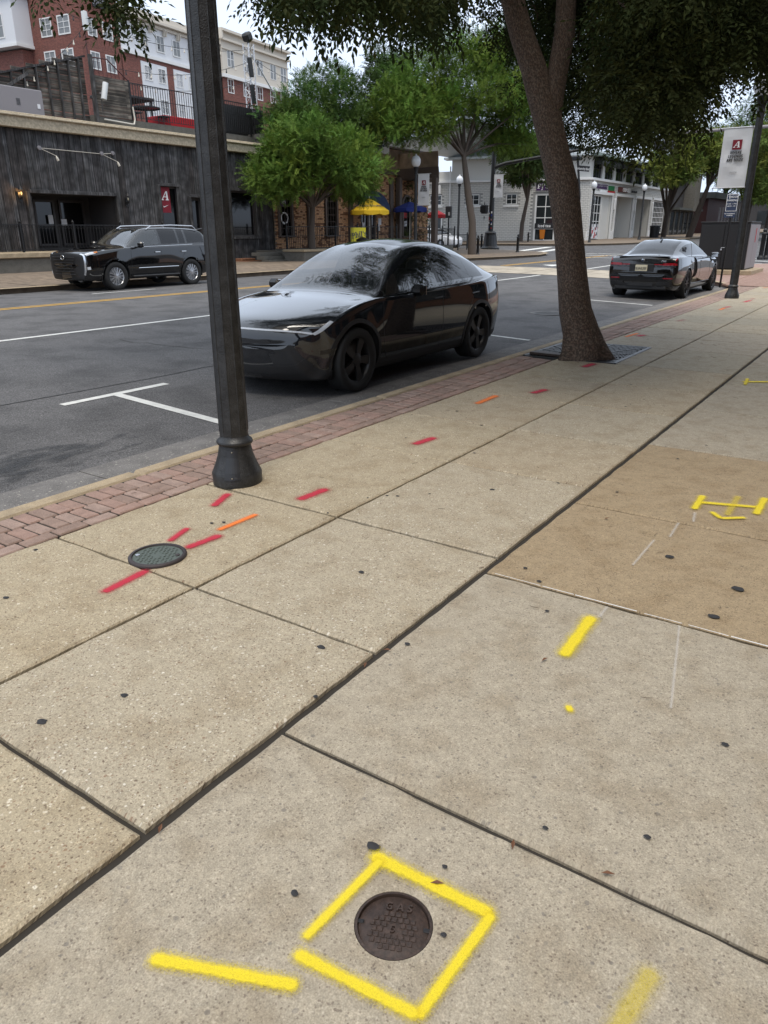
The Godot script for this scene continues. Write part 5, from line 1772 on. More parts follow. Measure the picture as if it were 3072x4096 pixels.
func grate() -> void:
	var x0 := -4.15
	var x1 := -2.92
	var z0 := -9.52
	var z1 := -11.14
	var c := V(-3.46, 0, -9.86)
	var t := thing("tree_grate", "square cast iron tree grate with curved slots around the trunk", "tree grate", V(c.x, 0, c.z))
	var m := MB.new()
	m.box(V((x0 + x1) / 2, -0.03, (z0 + z1) / 2), V(x1 - x0, 0.02, z0 - z1))
	world_part("soil_bed", m, M.soil, t)
	m = MB.new()
	for q in [[V((x0 + x1) / 2, -0.016, z0), V(x1 - x0, 0.05, 0.06)], [V((x0 + x1) / 2, -0.016, z1), V(x1 - x0, 0.05, 0.06)], [V(x0, -0.016, (z0 + z1) / 2), V(0.06, 0.05, z0 - z1)], [V(x1, -0.016, (z0 + z1) / 2), V(0.06, 0.05, z0 - z1)]]:
		m.rbox(q[0], q[1], 0.006)
	m.rbox(V(c.x + 0.1, -0.008, z0 - 0.14), V(x1 - x0 - 0.3, 0.03, 0.2), 0.006)
	world_part("frame", m, M.cast_iron_paint, t)
	var r := 0.42
	while r < 1.3:
		m = MB.new()
		var n := int(r * 60)
		for i in n:
			var a := TAU * (i + 0.5) / n
			var p := c + V(cos(a), 0, sin(a)) * r
			if p.x < x0 + 0.02 or p.x > x1 - 0.02 or p.z > z0 - 0.02 or p.z < z1 + 0.02: continue
			m.box(p + V(0, -0.008, 0), V(0.026, 0.03, TAU * r / n * 0.9), Basis(Vector3.UP, -a))
		for k in 16:
			var a := TAU * k / 16
			var p := c + V(cos(a), 0, sin(a)) * (r + 0.023)
			if p.x < x0 + 0.02 or p.x > x1 - 0.02 or p.z > z0 - 0.02 or p.z < z1 + 0.02: continue
			m.box(p, V(0.05, 0.024, 0.03), Basis(Vector3.UP, -a))
		if m.v.size(): world_part("grate_ring", m, M.cast_iron_paint, t)
		r += 0.047
	clear_counts(t)
	m = MB.new()
	m.rbox(V(0, 0.032, 0), V(0.46, 0.035, 0.18), 0.006)
	var b := part("loose_plate", m, M.rusty_iron, self)
	b.position = V(-3.86, 0.0, -9.62)
	b.rotation.y = -0.08
	tag(b, "brown rectangular plate lying loose on the front of the tree grate", "plate")

func cabinet() -> void:
	var y := rise(-31)
	var t := thing("utility_cabinet", "large black metal utility cabinet with padlock on a concrete pad", "cabinet", V(-5.92, y, -31.9))
	var m := MB.new()
	m.rbox(V(0, 0.075, 0), V(2.3, 0.17, 2.7), 0.02)
	part("pad", m, M.kerb_concrete, t)
	m = MB.new()
	m.rbox(V(0, 0.985, 0), V(1.67, 1.64, 2.07), 0.015)
	part("housing", m, M.cabinet_black, t)
	m = MB.new()
	m.rbox(V(0, 1.80, 0), V(1.73, 0.05, 2.13), 0.012)
	part("lid", m, M.cabinet_black, t)
	for s in [-1.0, 1.0]:
		m = MB.new()
		m.rbox(V(0.41 * s, 0.96, 1.045), V(0.80, 1.5, 0.025), 0.006)
		part("door", m, M.cabinet_black, t)
		m = MB.new()
		m.rbox(V(0.845, 0.96, 0.5 * s), V(0.025, 1.52, 0.97), 0.006)
		part("side_panel", m, M.grey_box, t)
	m = MB.new()
	m.rbox(V(0.04, 0.93, 1.07), V(0.16, 0.018, 0.02), 0.004)
	m.rbox(V(-0.03, 0.86, 1.075), V(0.055, 0.055, 0.025), 0.006)
	m.tube([V(-0.045, 0.89, 1.075), V(-0.045, 0.925, 1.075), V(-0.015, 0.925, 1.075), V(-0.015, 0.89, 1.075)], [0.006, 0.006, 0.006, 0.006], 6)
	part("padlock", m, M.alloy, t)
	m = MB.new()
	m.box(V(0.861, 1.35, -0.25), V(0.004, 0.5, 0.12))
	part("sticker", m, M.red_cloth, t)
	clear_counts(t)
	# parking signs on a post in front of it
	t = thing("parking_sign", "dark blue one hour parking sign above a smaller plate beside the banner lamp", "sign", V(-4.5, y - 0.02, -23.9))
	m = MB.new()
	m.tube([V(0, 0, -0.03), V(0, 2.4, -0.03)], [0.028, 0.028], 8)
	part("post", m, M.iron, t)
	m = MB.new()
	m.rbox(V(-0.01, 2.27, 0), V(0.30, 0.45, 0.008), 0.003)
	var pl := part("sign_plate", m, M.sign_navy, t)
	m = MB.new()
	for q in [[0, 0.215, 0.28, 0.012], [0, -0.215, 0.28, 0.012], [0.14, 0, 0.012, 0.43], [-0.14, 0, 0.012, 0.43]]:
		m.box(V(q[0] - 0.01, 2.27 + q[1], 0.006), V(q[2], q[3], 0.003))
	part("border", m, M.white_ink, pl)
	words("1", 0.085, M.white_ink, pl, Transform3D(Basis.IDENTITY, V(-0.09, 2.415, 0.008)))
	words("HOUR", 0.05, M.white_ink, pl, Transform3D(Basis.IDENTITY, V(0.035, 2.42, 0.008)))
	words("PARKING", 0.045, M.white_ink, pl, Transform3D(Basis.IDENTITY.scaled(V(0.95, 1, 1)), V(-0.01, 2.33, 0.008)))
	words("8 AM - 5 PM", 0.033, M.white_ink, pl, Transform3D(Basis.IDENTITY, V(-0.01, 2.24, 0.008)), false, false)
	words("MON - FRI", 0.033, M.white_ink, pl, Transform3D(Basis.IDENTITY, V(-0.01, 2.18, 0.008)), false, false)
	m = MB.new()
	m.rbox(V(-0.025, 1.96, 0), V(0.30, 0.15, 0.008), 0.003)
	pl = part("sign_plate", m, M.sign_navy, t)
	words("NO OVERNIGHT", 0.026, M.white_ink, pl, Transform3D(Basis.IDENTITY, V(-0.025, 1.985, 0.008)), false, true)
	words("PARKING", 0.026, M.white_ink, pl, Transform3D(Basis.IDENTITY, V(-0.025, 1.94, 0.008)), false, true)
	clear_counts(t)

func furniture() -> void:
	var l := make_lamp("near black fluted lamp post at left with bell base on the brick edge", V(-3.53, 0, -3.40))
	clear_counts(l)
	copy(l, "black lamp post at right carrying the large white banner", V(-3.57, 0, -20.64), 0.3)
	copy(l, "lamp post with white banner in front of the brick restaurant corner", V(-22.85, far_walk_y(-22.85, -36.6), -36.65), 0.3)
	copy(l, "lamp post between the restaurant railing and the leaning street tree", V(-29.2, 0.42, -53.0), 0.3)
	copy(l, "lamp post before the white building's corner, right of the big trunk", V(-23.9, 0.48, -67.2), 0.3)
	copy(l, "lamp post before the white building's middle bay", V(-22.8, 0.69, -78.2), 0.3)
	banner("large white university banner on the near right lamp post", V(-3.985, 3.825, -20.63), 0.63, 1.285)
	banner("white university banner on the lamp post by the restaurant umbrellas", V(-22.36, 4.42, -36.65), 0.7, 1.55)
	banner("white university banner on the traffic signal pole", V(-23.1, 4.95, -47.1), 0.66, 1.35)
	var b := make_bollard("bollard on the corner kerb nearest the crosswalk", V(-20.0, 0.30, -43.8))
	clear_counts(b)
	for q in [["bollard right of the leaning street tree's foot", V(-24.6, 0.33, -48.0)], ["left bollard before the white brick side wall", V(-36.0, 0.41, -74.2)], ["right bollard before the white brick side wall", V(-30.0, 0.37, -67.9)], ["thick dark post beside the crosswalk tree", V(-20.2, 0.28, -39.0)]]:
		copy(b, q[0], q[1])
	var big := make_bollard("left of the two tall bollards at right edge by the far road", V(-6.3, 0.2, -42.4), 1.35)
	clear_counts(big)
	copy(big, "right of the two tall bollards at right edge by the far road", V(-6.1, 0.2, -42.6))
	# signal pole with a fluted iron base
	var t := thing("signal_pole", "black traffic signal pole with heavy fluted base and stickers on the far corner", "signal pole", V(-23.54, 0.36, -47.17))
	var m := MB.new()
	m.lathe([Vector2(0.62, 0), Vector2(0.62, 0.16), Vector2(0.52, 0.22), Vector2(0.47, 0.3), Vector2(0.40, 0.9), Vector2(0.36, 1.02), Vector2(0.40, 1.08), Vector2(0.34, 1.16), Vector2(0.16, 1.22)], 14, Vector3.ZERO, Basis.IDENTITY, true)
	part("base", m, M.iron, t)
	m = MB.new()
	m.lathe([Vector2(0.17, 1.2), Vector2(0.14, 5.2), Vector2(0.13, 6.0)], 14)
	part("pole", m, M.iron, t)
	m = MB.new()
	m.tube([V(0, 5.0, 0), V(0.7, 5.25, -0.3), V(6, 6.1, -2.5), V(9.5, 6.3, -4)], [0.12, 0.11, 0.08, 0.06], 10)
	part("mast_arm", m, M.iron, t)
	m = MB.new()
	m.rbox(V(-0.42, 2.55, 0.2), V(0.42, 0.55, 0.3), 0.05)
	m.rbox(V(-0.62, 2.55, 0.25), V(0.14, 0.4, 0.2), 0.04)
	for y in [2.2, 2.9]: m.lathe([Vector2(0.05, 0), Vector2(0.02, 0.15), Vector2(0.0001, 0.25)] if y > 2.5 else [Vector2(0.0001, -0.25), Vector2(0.02, -0.15), Vector2(0.05, 0)], 8, V(-0.42, y - 0.1, 0.2))
	part("signal_head", m, M.iron, t)
	rng.seed = 4
	for k in 16:
		m = MB.new()
		m.rbox(V(rng.randf_range(-0.1, 0.12), rng.randf_range(1.3, 2.5), 0.15), V(0.08, rng.randf_range(0.07, 0.13), 0.012), 0.002)
		part("sticker", m, [M.white_ink, M.red_cloth, M.banner_white, M.blue_cloth][k % 4], t)
	clear_counts(t)
	# walk signal
	t = thing("walk_signal", "dark green pedestrian signal box on a thin post by the railing", "signal", V(-25.65, 0.42, -45.24))
	m = MB.new()
	m.tube([V(0, 0, 0), V(0, 2.1, 0)], [0.05, 0.05], 8)
	part("post", m, M.iron, t)
	m = MB.new()
	m.rbox(V(0.02, 2.3, 0.05), V(0.42, 0.72, 0.2), 0.03)
	var h := part("housing", m, M.hvac_dark, t)
	m = MB.new()
	m.rbox(V(0.1, 2.2, 0.155), V(0.11, 0.2, 0.012), 0.003)
	part("push_plate", m, M.white_ink, h)
	clear_counts(t)
	# street name sign on its post at the white corner
	t = thing("street_name_sign", "small dark street name sign on a black pole right of the trunk", "sign", V(-24.4, 0.5, -65.5))
	m = MB.new()
	m.tube([V(0, 0, 0), V(-0.1, 3.9, 0), V(-0.5, 6.6, 0)], [0.11, 0.10, 0.09], 10)
	part("pole", m, M.iron, t)
	m = MB.new()
	m.rbox(V(0.1, 5.9, 0.12), V(1.05, 0.42, 0.02), 0.004, Basis(V(0, 0, 1), -0.12))
	var pl := part("name_plate", m, M.ink_black, t)
	words("University Blvd", 0.17, M.white_ink, pl, Transform3D(Basis(V(0, 0, 1), -0.12).scaled_local(V(0.7, 1, 1)), V(0.06, 5.88, 0.14)), false, false)
	m = MB.new()
	m.rbox(V(-0.7, 6.7, 0.1), V(1.0, 0.32, 0.5), 0.05)
	part("signal_head", m, M.iron, t)
	clear_counts(t)
	# signal arm seen above the sedan
	t = thing("traffic_mast", "grey signal mast arm reaching in from the right behind the big banner", "signal pole", V(8.5, 0.05, -45.5))
	m = MB.new()
	m.lathe([Vector2(0.35, 0), Vector2(0.35, 0.3), Vector2(0.17, 0.4), Vector2(0.13, 7.2)], 12)
	part("pole", m, M.iron, t)
	m = MB.new()
	m.tube([V(0, 6.6, 0), V(-9, 6.35, 0.7), V(-18.5, 6.25, 1.5), V(-20.6, 6.2, 2.0)], [0.11, 0.09, 0.075, 0.07], 8)
	part("mast_arm", m, M.grey_box, t)
	m = MB.new()
	m.rbox(V(-20.4, 5.65, 2.1), V(1.0, 0.42, 0.35), 0.06)
	part("signal_head", m, M.iron, t)
	clear_counts(t)
	# litter bin by the white building
	t = thing("litter_bin", "black slatted litter bin before the white building's glass bay", "bin", V(-24.2, 0.75, -88.5))
	m = MB.new()
	m.lathe([Vector2(0.42, 0), Vector2(0.45, 1.15)], 18)
	part("liner", m, M.black_plastic, t)
	for k in 18:
		m = MB.new()
		var a := TAU * k / 18
		m.bar(V(cos(a) * 0.46, 0.02, sin(a) * 0.46), V(cos(a) * 0.52, 1.2, sin(a) * 0.52), 0.07, 0.02, V(cos(a), 0, sin(a)))
		part("slat", m, M.iron, t)
	m = MB.new()
	m.lathe([Vector2(0.56, 1.18), Vector2(0.56, 1.26), Vector2(0.3, 1.32), Vector2(0.28, 1.2)], 20)
	part("lid", m, M.iron, t)
	clear_counts(t)

# ---------------------------------------------------------------- trees
func spray_mesh(leaves: int, length: float, ll: float, lw: float) -> ArrayMesh:
	var m := MB.new()
	for i in leaves:
		var f := (i + 0.6) / leaves
		var o := V(0, -0.12 * f * f * length, f * length)
		var s := 1.0 if i % 2 else -1.0
		var d := V(s * rng.randf_range(0.6, 1.0), rng.randf_range(-0.5, 0.15), rng.randf_range(0.35, 0.8)).normalized()
		if i == leaves - 1: d = V(0, -0.3, 1).normalized()
		var w := d.cross(Vector3.UP).normalized().rotated(d, rng.randf_range(-0.7, 0.7)) * lw * 0.5
		var k := ll * rng.randf_range(0.75, 1.1)
		var up := d.cross(w).normalized() * -lw * 0.14
		var a := o
		var b := o + d * k * 0.45 + w + up
		var c := o + d * k
		var e := o + d * k * 0.45 - w + up
		m.tri(a, b, c)
		m.tri(a, c, e)
	return m.mesh()

func crown(parent: Node, clumps: Array, per: float, mesh: Mesh, mt: Material, sd: int, fall: float, lo := 0.8, hi := 1.25, tint := 0.35) -> void:
	rng.seed = sd
	var xf: Array[Transform3D] = []
	var col: Array[Color] = []
	for c in clumps:
		var o: Vector3 = c[0]
		var r: float = c[1]
		var n := mini(int(per * r * r) + 4, 170)
		var shade := rng.randf_range(1.0 - tint, 1.0 + tint)
		var yel := rng.randf_range(-0.15, 0.25)
		for i in n:
			var d := V(rng.randfn(), rng.randfn(), rng.randfn()).normalized()
			var p := o + d * r * pow(rng.randf(), 0.45) * V(1.0, 0.8, 1.0)
			var z := (d + V(rng.randfn(), rng.randfn(), rng.randfn()) * 0.45 + V(0, fall, 0)).normalized()
			var x := Vector3.UP.cross(z)
			x = x.normalized() if x.length() > 0.05 else Vector3.RIGHT
			var b := Basis(x, z.cross(x), z).rotated(z, rng.randf_range(-0.6, 0.6)) * rng.randf_range(lo, hi)
			xf.append(Transform3D(b, p))
			var k := shade * rng.randf_range(0.75, 1.25)
			col.append(Color(k * (1.0 + yel), k, k * (1.0 - yel * 0.5)))
	var mm := MultiMesh.new()
	mm.transform_format = MultiMesh.TRANSFORM_3D
	mm.use_colors = true
	mm.mesh = mesh
	mm.instance_count = xf.size()
	for i in xf.size():
		mm.set_instance_transform(i, xf[i])
		mm.set_instance_color(i, col[i])
	var o := MultiMeshInstance3D.new()
	o.multimesh = mm
	o.material_override = mt
	o.name = "crown"
	o.set_meta("kind", "stuff")
	parent.add_child(o)
	o.global_transform = Transform3D.IDENTITY

# clumps spread through ellipsoids, more of them near the outside
func lobes(list: Array, n: int, r0: float, r1: float, sd: int) -> Array:
	rng.seed = sd
	var out := []
	for q in list:
		var c: Vector3 = q[0]
		var r: Vector3 = q[1]
		for i in int(n * (q[2] if q.size() > 2 else 1.0)):
			var d := V(rng.randfn(), rng.randfn(), rng.randfn()).normalized()
			if d.y < -0.55: d.y *= 0.5
			out.append([c + d * r * pow(rng.randf(), 0.33) * rng.randf_range(0.78, 1.08), rng.randf_range(r0, r1)])
	return out

func tree(called: String, label: String, trunk: Array, radii: Array, clumps: Array, per: float, mesh: Mesh, leaf: Material, sd: int, fall := 0.1, bark: Material = null, limbs := 16, group := "") -> Node3D:
	var t := thing(called, label, "tree", trunk[0], 0.0, group)
	var m := MB.new()
	m.tube(trunk, radii, 12, false)
	var bm: Material = bark if bark else M.bark_pale
	world_part("trunk", m, bm, t)
	rng.seed = sd
	m = MB.new()
	for i in mini(limbs, clumps.size()):
		var e: Vector3 = clumps[(i * 7919) % clumps.size()][0]
		var k := trunk.size() - 1 - (i % 2 if trunk.size() > 2 else 0)
		var a: Vector3 = trunk[k]
		var r0: float = radii[k] * 0.6
		var mid := a.lerp(e, 0.5) + V(rng.randf_range(-0.1, 0.1), rng.randf_range(0.0, 0.2), rng.randf_range(-0.1, 0.1)) * a.distance_to(e)
		m.tube([a, a.lerp(mid, 0.55) + V(0, 0.05, 0), mid, e], [r0, r0 * 0.75, r0 * 0.5, r0 * 0.15], 6, false)
	world_part("branches", m, bm, t)
	crown(t, clumps, per, mesh, leaf, sd, fall)
	clear_counts(t)
	return t

func trees() -> void:
	rng.seed = 2
	var elm_spray := spray_mesh(11, 0.26, 0.058, 0.024)
	var fine_spray := spray_mesh(16, 0.34, 0.085, 0.032)
	var far_spray := spray_mesh(16, 0.5, 0.14, 0.06)
	# the near elm, its trunk leaning left over the grate
	var t := thing("elm_tree", "large elm with leaning brown trunk growing from the tree grate, forked above", "tree", V(-3.42, 0, -9.75))
	var m := MB.new()
	var pts := [V(-3.40, -0.06, -9.74), V(-3.415, 0.06, -9.72), V(-3.43, 0.16, -9.71), V(-3.48, 0.36, -9.69), V(-3.55, 0.62, -9.67), V(-3.59, 0.90, -9.65), V(-3.64, 1.2, -9.63), V(-3.69, 1.51, -9.61), V(-3.74, 1.8, -9.59), V(-3.80, 2.11, -9.57), V(-3.92, 2.49, -9.52), V(-4.03, 2.87, -9.47), V(-4.13, 3.15, -9.43), V(-4.22, 3.42, -9.39), V(-4.37, 3.77, -9.33), V(-4.48, 4.12, -9.27), V(-4.7, 4.9, -9.1), V(-4.9, 6.2, -8.9), V(-5.0, 7.6, -8.7)]
	m.tube(pts, [0.34, 0.30, 0.265, 0.235, 0.21, 0.195, 0.183, 0.176, 0.178, 0.182, 0.172, 0.17, 0.16, 0.15, 0.137, 0.132, 0.12, 0.09, 0.05], 40, false)
	for i in m.v.size():
		var p := m.v[i]
		var a := atan2(p.z + 9.72, p.x + 3.42)
		var f := clampf(1.0 - p.y / 0.9, 0.0, 1.0)
		var k := 1.0 + f * f * (0.20 * cos(3.0 * a + 0.6) + 0.12 * cos(5.0 * a + 2.0) + 0.05 * cos(9.0 * a)) + 0.025 * cos(4.0 * a + p.y * 1.3) + 0.02 * sin(7.0 * a - p.y * 2.0)
		var ax := V(-3.42 - p.y * 0.17, p.y, -9.72 + p.y * 0.05)
		if p.y < 2.4: m.v[i] = ax + (p - ax) * k
	world_part("trunk", m, M.bark, t)
	m = MB.new()
	m.tube([V(-4.02, 2.78, -9.49), V(-3.99, 3.08, -9.50), V(-3.95, 3.41, -9.51), V(-3.91, 3.75, -9.53), V(-3.92, 4.09, -9.53), V(-3.8, 5.0, -9.8), V(-3.5, 6.3, -10.3), V(-3.2, 7.4, -10.8)], [0.15, 0.13, 0.121, 0.122, 0.116, 0.10, 0.08, 0.04], 24, false)
	world_part("limb", m, M.bark, t)
	var clumps := []
	var e := ELM
	for i in range(0, e.size(), 4):
		clumps.append([V(e[i], e[i + 1], e[i + 2]), e[i + 3]])
	m = MB.new()
	rng.seed = 12
	var forks := [V(-4.5, 4.2, -9.25), V(-4.75, 5.2, -9.05), V(-3.85, 4.6, -9.65), V(-3.6, 5.9, -10.1), V(-4.9, 6.2, -8.9)]
	for i in clumps.size():
		if i % 3: continue
		var q: Vector3 = clumps[i][0]
		var best: Vector3 = forks[0]
		for f in forks:
			if f.distance_to(q) < best.distance_to(q): best = f
		var mid := best.lerp(q, 0.55) + V(0, 0.45 * minf(1.0, best.distance_to(q) * 0.25), 0)
		m.tube([best, best.lerp(mid, 0.5) + V(rng.randf_range(-0.2, 0.2), 0.15, rng.randf_range(-0.2, 0.2)), mid + V(rng.randf_range(-0.2, 0.2), 0, rng.randf_range(-0.2, 0.2)), q], [0.034, 0.024, 0.014, 0.004], 6, false)
	world_part("branches", m, M.twig, t)
	crown(t, clumps, 560.0, elm_spray, M.leaf_elm, 5, -0.6, 0.75, 1.2, 0.2)
	clear_counts(t)
	# street trees across the road
	tree("street_tree", "small round bright green tree in the planter before the brick restaurant", [V(-23.2, 0.7, -28.2), V(-23.2, 1.6, -28.2), V(-23.15, 2.6, -28.25), V(-23.1, 3.4, -28.3)], [0.17, 0.14, 0.12, 0.08], lobes([[V(-23.1, 4.1, -28.3), V(3.3, 1.35, 3.3)], [V(-22.6, 5.0, -26.6), V(1.7, 1.1, 1.7), 0.35], [V(-23.2, 5.0, -30.3), V(1.9, 0.9, 1.7), 0.3], [V(-23.1, 3.4, -25.6), V(1.1, 0.7, 1.0), 0.18], [V(-23, 3.5, -31.0), V(1.2, 0.7, 1.0), 0.18]], 130, 0.38, 0.62, 7), 190.0, fine_spray, M.leaf_bright, 7, 0.35, null, 26, "street trees across the road")
	tree("street_tree", "slim darker green tree rising behind the planter tree beside the truss tower", [V(-26.4, 0.5, -31.0), V(-26.4, 3, -31), V(-26.3, 5.5, -30.8)], [0.15, 0.13, 0.08], lobes([[V(-25.2, 6.3, -29.7), V(1.0, 1.4, 1.0), 0.8], [V(-25.6, 7.4, -32.6), V(1.8, 1.9, 2.3), 1.8], [V(-25.6, 6.0, -30.6), V(1.6, 1.3, 2.8), 1.3], [V(-25.2, 6.4, -35.0), V(1.4, 1.3, 1.6)]], 46, 0.35, 0.55, 8), 190.0, fine_spray, M.leaf_mid, 8, 0.4, null, 14, "street trees across the road")
	tree("street_tree", "tall full green tree on the restaurant corner by the crosswalk", [V(-20.4, 0.3, -38.7), V(-20.45, 2.0, -38.7), V(-20.9, 3.6, -38.9), V(-21.5, 5.4, -39.4), V(-21.9, 7.5, -40)], [0.24, 0.2, 0.19, 0.13, 0.06], lobes([[V(-22.0, 8.6, -40.0), V(4.3, 3.1, 4.6), 1.3], [V(-23.2, 7.0, -36.4), V(2.6, 2.0, 2.6), 0.75], [V(-20.4, 6.6, -42.6), V(2.2, 1.6, 2.0), 0.4], [V(-21.2, 10.6, -41.3), V(2.0, 1.4, 2.0), 0.35], [V(-19.6, 9.0, -43.0), V(2.4, 2.2, 2.4), 0.5]], 150, 0.45, 0.8, 9), 130.0, fine_spray, M.leaf_bright, 9, 0.3, null, 30, "street trees across the road")
	tree("street_tree", "dark green tree standing high behind the restaurant's round sign", [V(-43, 0.3, -64), V(-43, 6, -64), V(-42.6, 10, -63.5)], [0.3, 0.25, 0.15], lobes([[V(-42.2, 13.2, -62.8), V(3.3, 3.4, 3.3)], [V(-41.6, 10.2, -62.4), V(3.6, 2.4, 3.6), 0.7]], 90, 0.6, 0.95, 10), 80.0, far_spray, M.leaf_deep, 10, 0.5, null, 14, "street trees across the road")
	tree("street_tree", "slender forked tree against the white brick side wall", [V(-31.6, 0.4, -69.8), V(-31.5, 2.2, -69.7), V(-31.0, 4.2, -69.4), V(-30.6, 5.6, -69)], [0.22, 0.2, 0.15, 0.1], lobes([[V(-29.2, 7.6, -64.0), V(2.4, 1.9, 2.6)], [V(-31, 6.6, -69), V(2.4, 1.4, 2.4), 0.6]], 60, 0.5, 0.8, 11), 95.0, far_spray, M.leaf_deep, 11, 0.1, null, 14, "street trees across the road")
	tree("street_tree", "yellow green street tree in front of the white building's far end", [V(-24.0, 0.75, -91.5), V(-23.8, 3.0, -91), V(-23.2, 5.6, -89.5)], [0.3, 0.24, 0.16], lobes([[V(-22.0, 8.4, -86.5), V(3.6, 2.6, 3.8)], [V(-21.4, 6.9, -84.2), V(2.4, 1.5, 2.2), 0.4], [V(-20.6, 9.6, -90), V(3, 2.4, 3), 0.6]], 95, 0.55, 0.9, 12), 80.0, far_spray, M.leaf_olive, 12, 0.35, null, 22, "street trees across the road")
	tree("street_tree", "bare leaning tree trunk with thin leaves beyond the sedan", [V(-20.8, 0.8, -89.7), V(-19.95, 3.5, -88.8), V(-19.2, 5.6, -88), V(-18.9, 8.0, -88)], [0.36, 0.3, 0.2, 0.1], lobes([[V(-18.4, 9.2, -88), V(2.6, 1.9, 2.6)]], 40, 0.5, 0.8, 13), 60.0, far_spray, M.leaf_olive, 13, 0.1, null, 26, "street trees across the road")
	# trees closing the street beyond the cabinet
	var back := [[V(-15.4, 1.0, -90), 9.0, "pale leafy tree directly behind the blue parking sign", "leaf_olive"], [V(-11.6, 1.0, -82), 9.5, "loose pale tree behind the right lamp's shaft", "leaf_olive"], [V(-18.5, 1.2, -125), 17.0, "tall hazy green tree behind the big banner's upper edge", "leaf_mid"], [V(-27, 1.2, -135), 15.0, "tall hazy tree at the street's end left of the banner", "leaf_mid"], [V(-12.0, 1.0, -108), 14.0, "hazy tree at the right edge behind the acorn lamp", "leaf_mid"], [V(-21.0, 1.0, -118), 11.0, "green tree in the gap between the sedan's street tree and the banner", "leaf_olive"]]
	var k := 20
	for q in back:
		var o: Vector3 = q[0]
		var h: float = q[1]
		tree("background_tree", q[2], [o, o + V(0.2, h * 0.35, 0), o + V(0.1, h * 0.65, 0.2)], [0.28, 0.22, 0.12], lobes([[o + V(0, h * 0.75, 0), V(h * 0.42, h * 0.36, h * 0.42)], [o + V(h * 0.2, h * 0.5, 0.3), V(h * 0.3, h * 0.22, h * 0.3), 0.5]], 75, h * 0.07, h * 0.12, k), 700.0 / h / h + 38.0, far_spray, M[q[3]], k, 0.2, null, 20, "trees closing the street")
		k += 1
	# ivy on the restaurant's corner wall
	var iv := thing("ivy", "dark ivy climbing the brick corner under the brown canopy", "ivy", V(-25.7, 0.8, -41.5))
	var cl := []
	rng.seed = 3
	for i in 46:
		cl.append([V(-25.75 + rng.randf_range(0, 0.12), rng.randf_range(1.0, 4.3), -40.3 - rng.randf() * 2.4), rng.randf_range(0.14, 0.26)])
	crown(iv, cl, 260.0, elm_spray, M.leaf_deep, 31, -0.4)

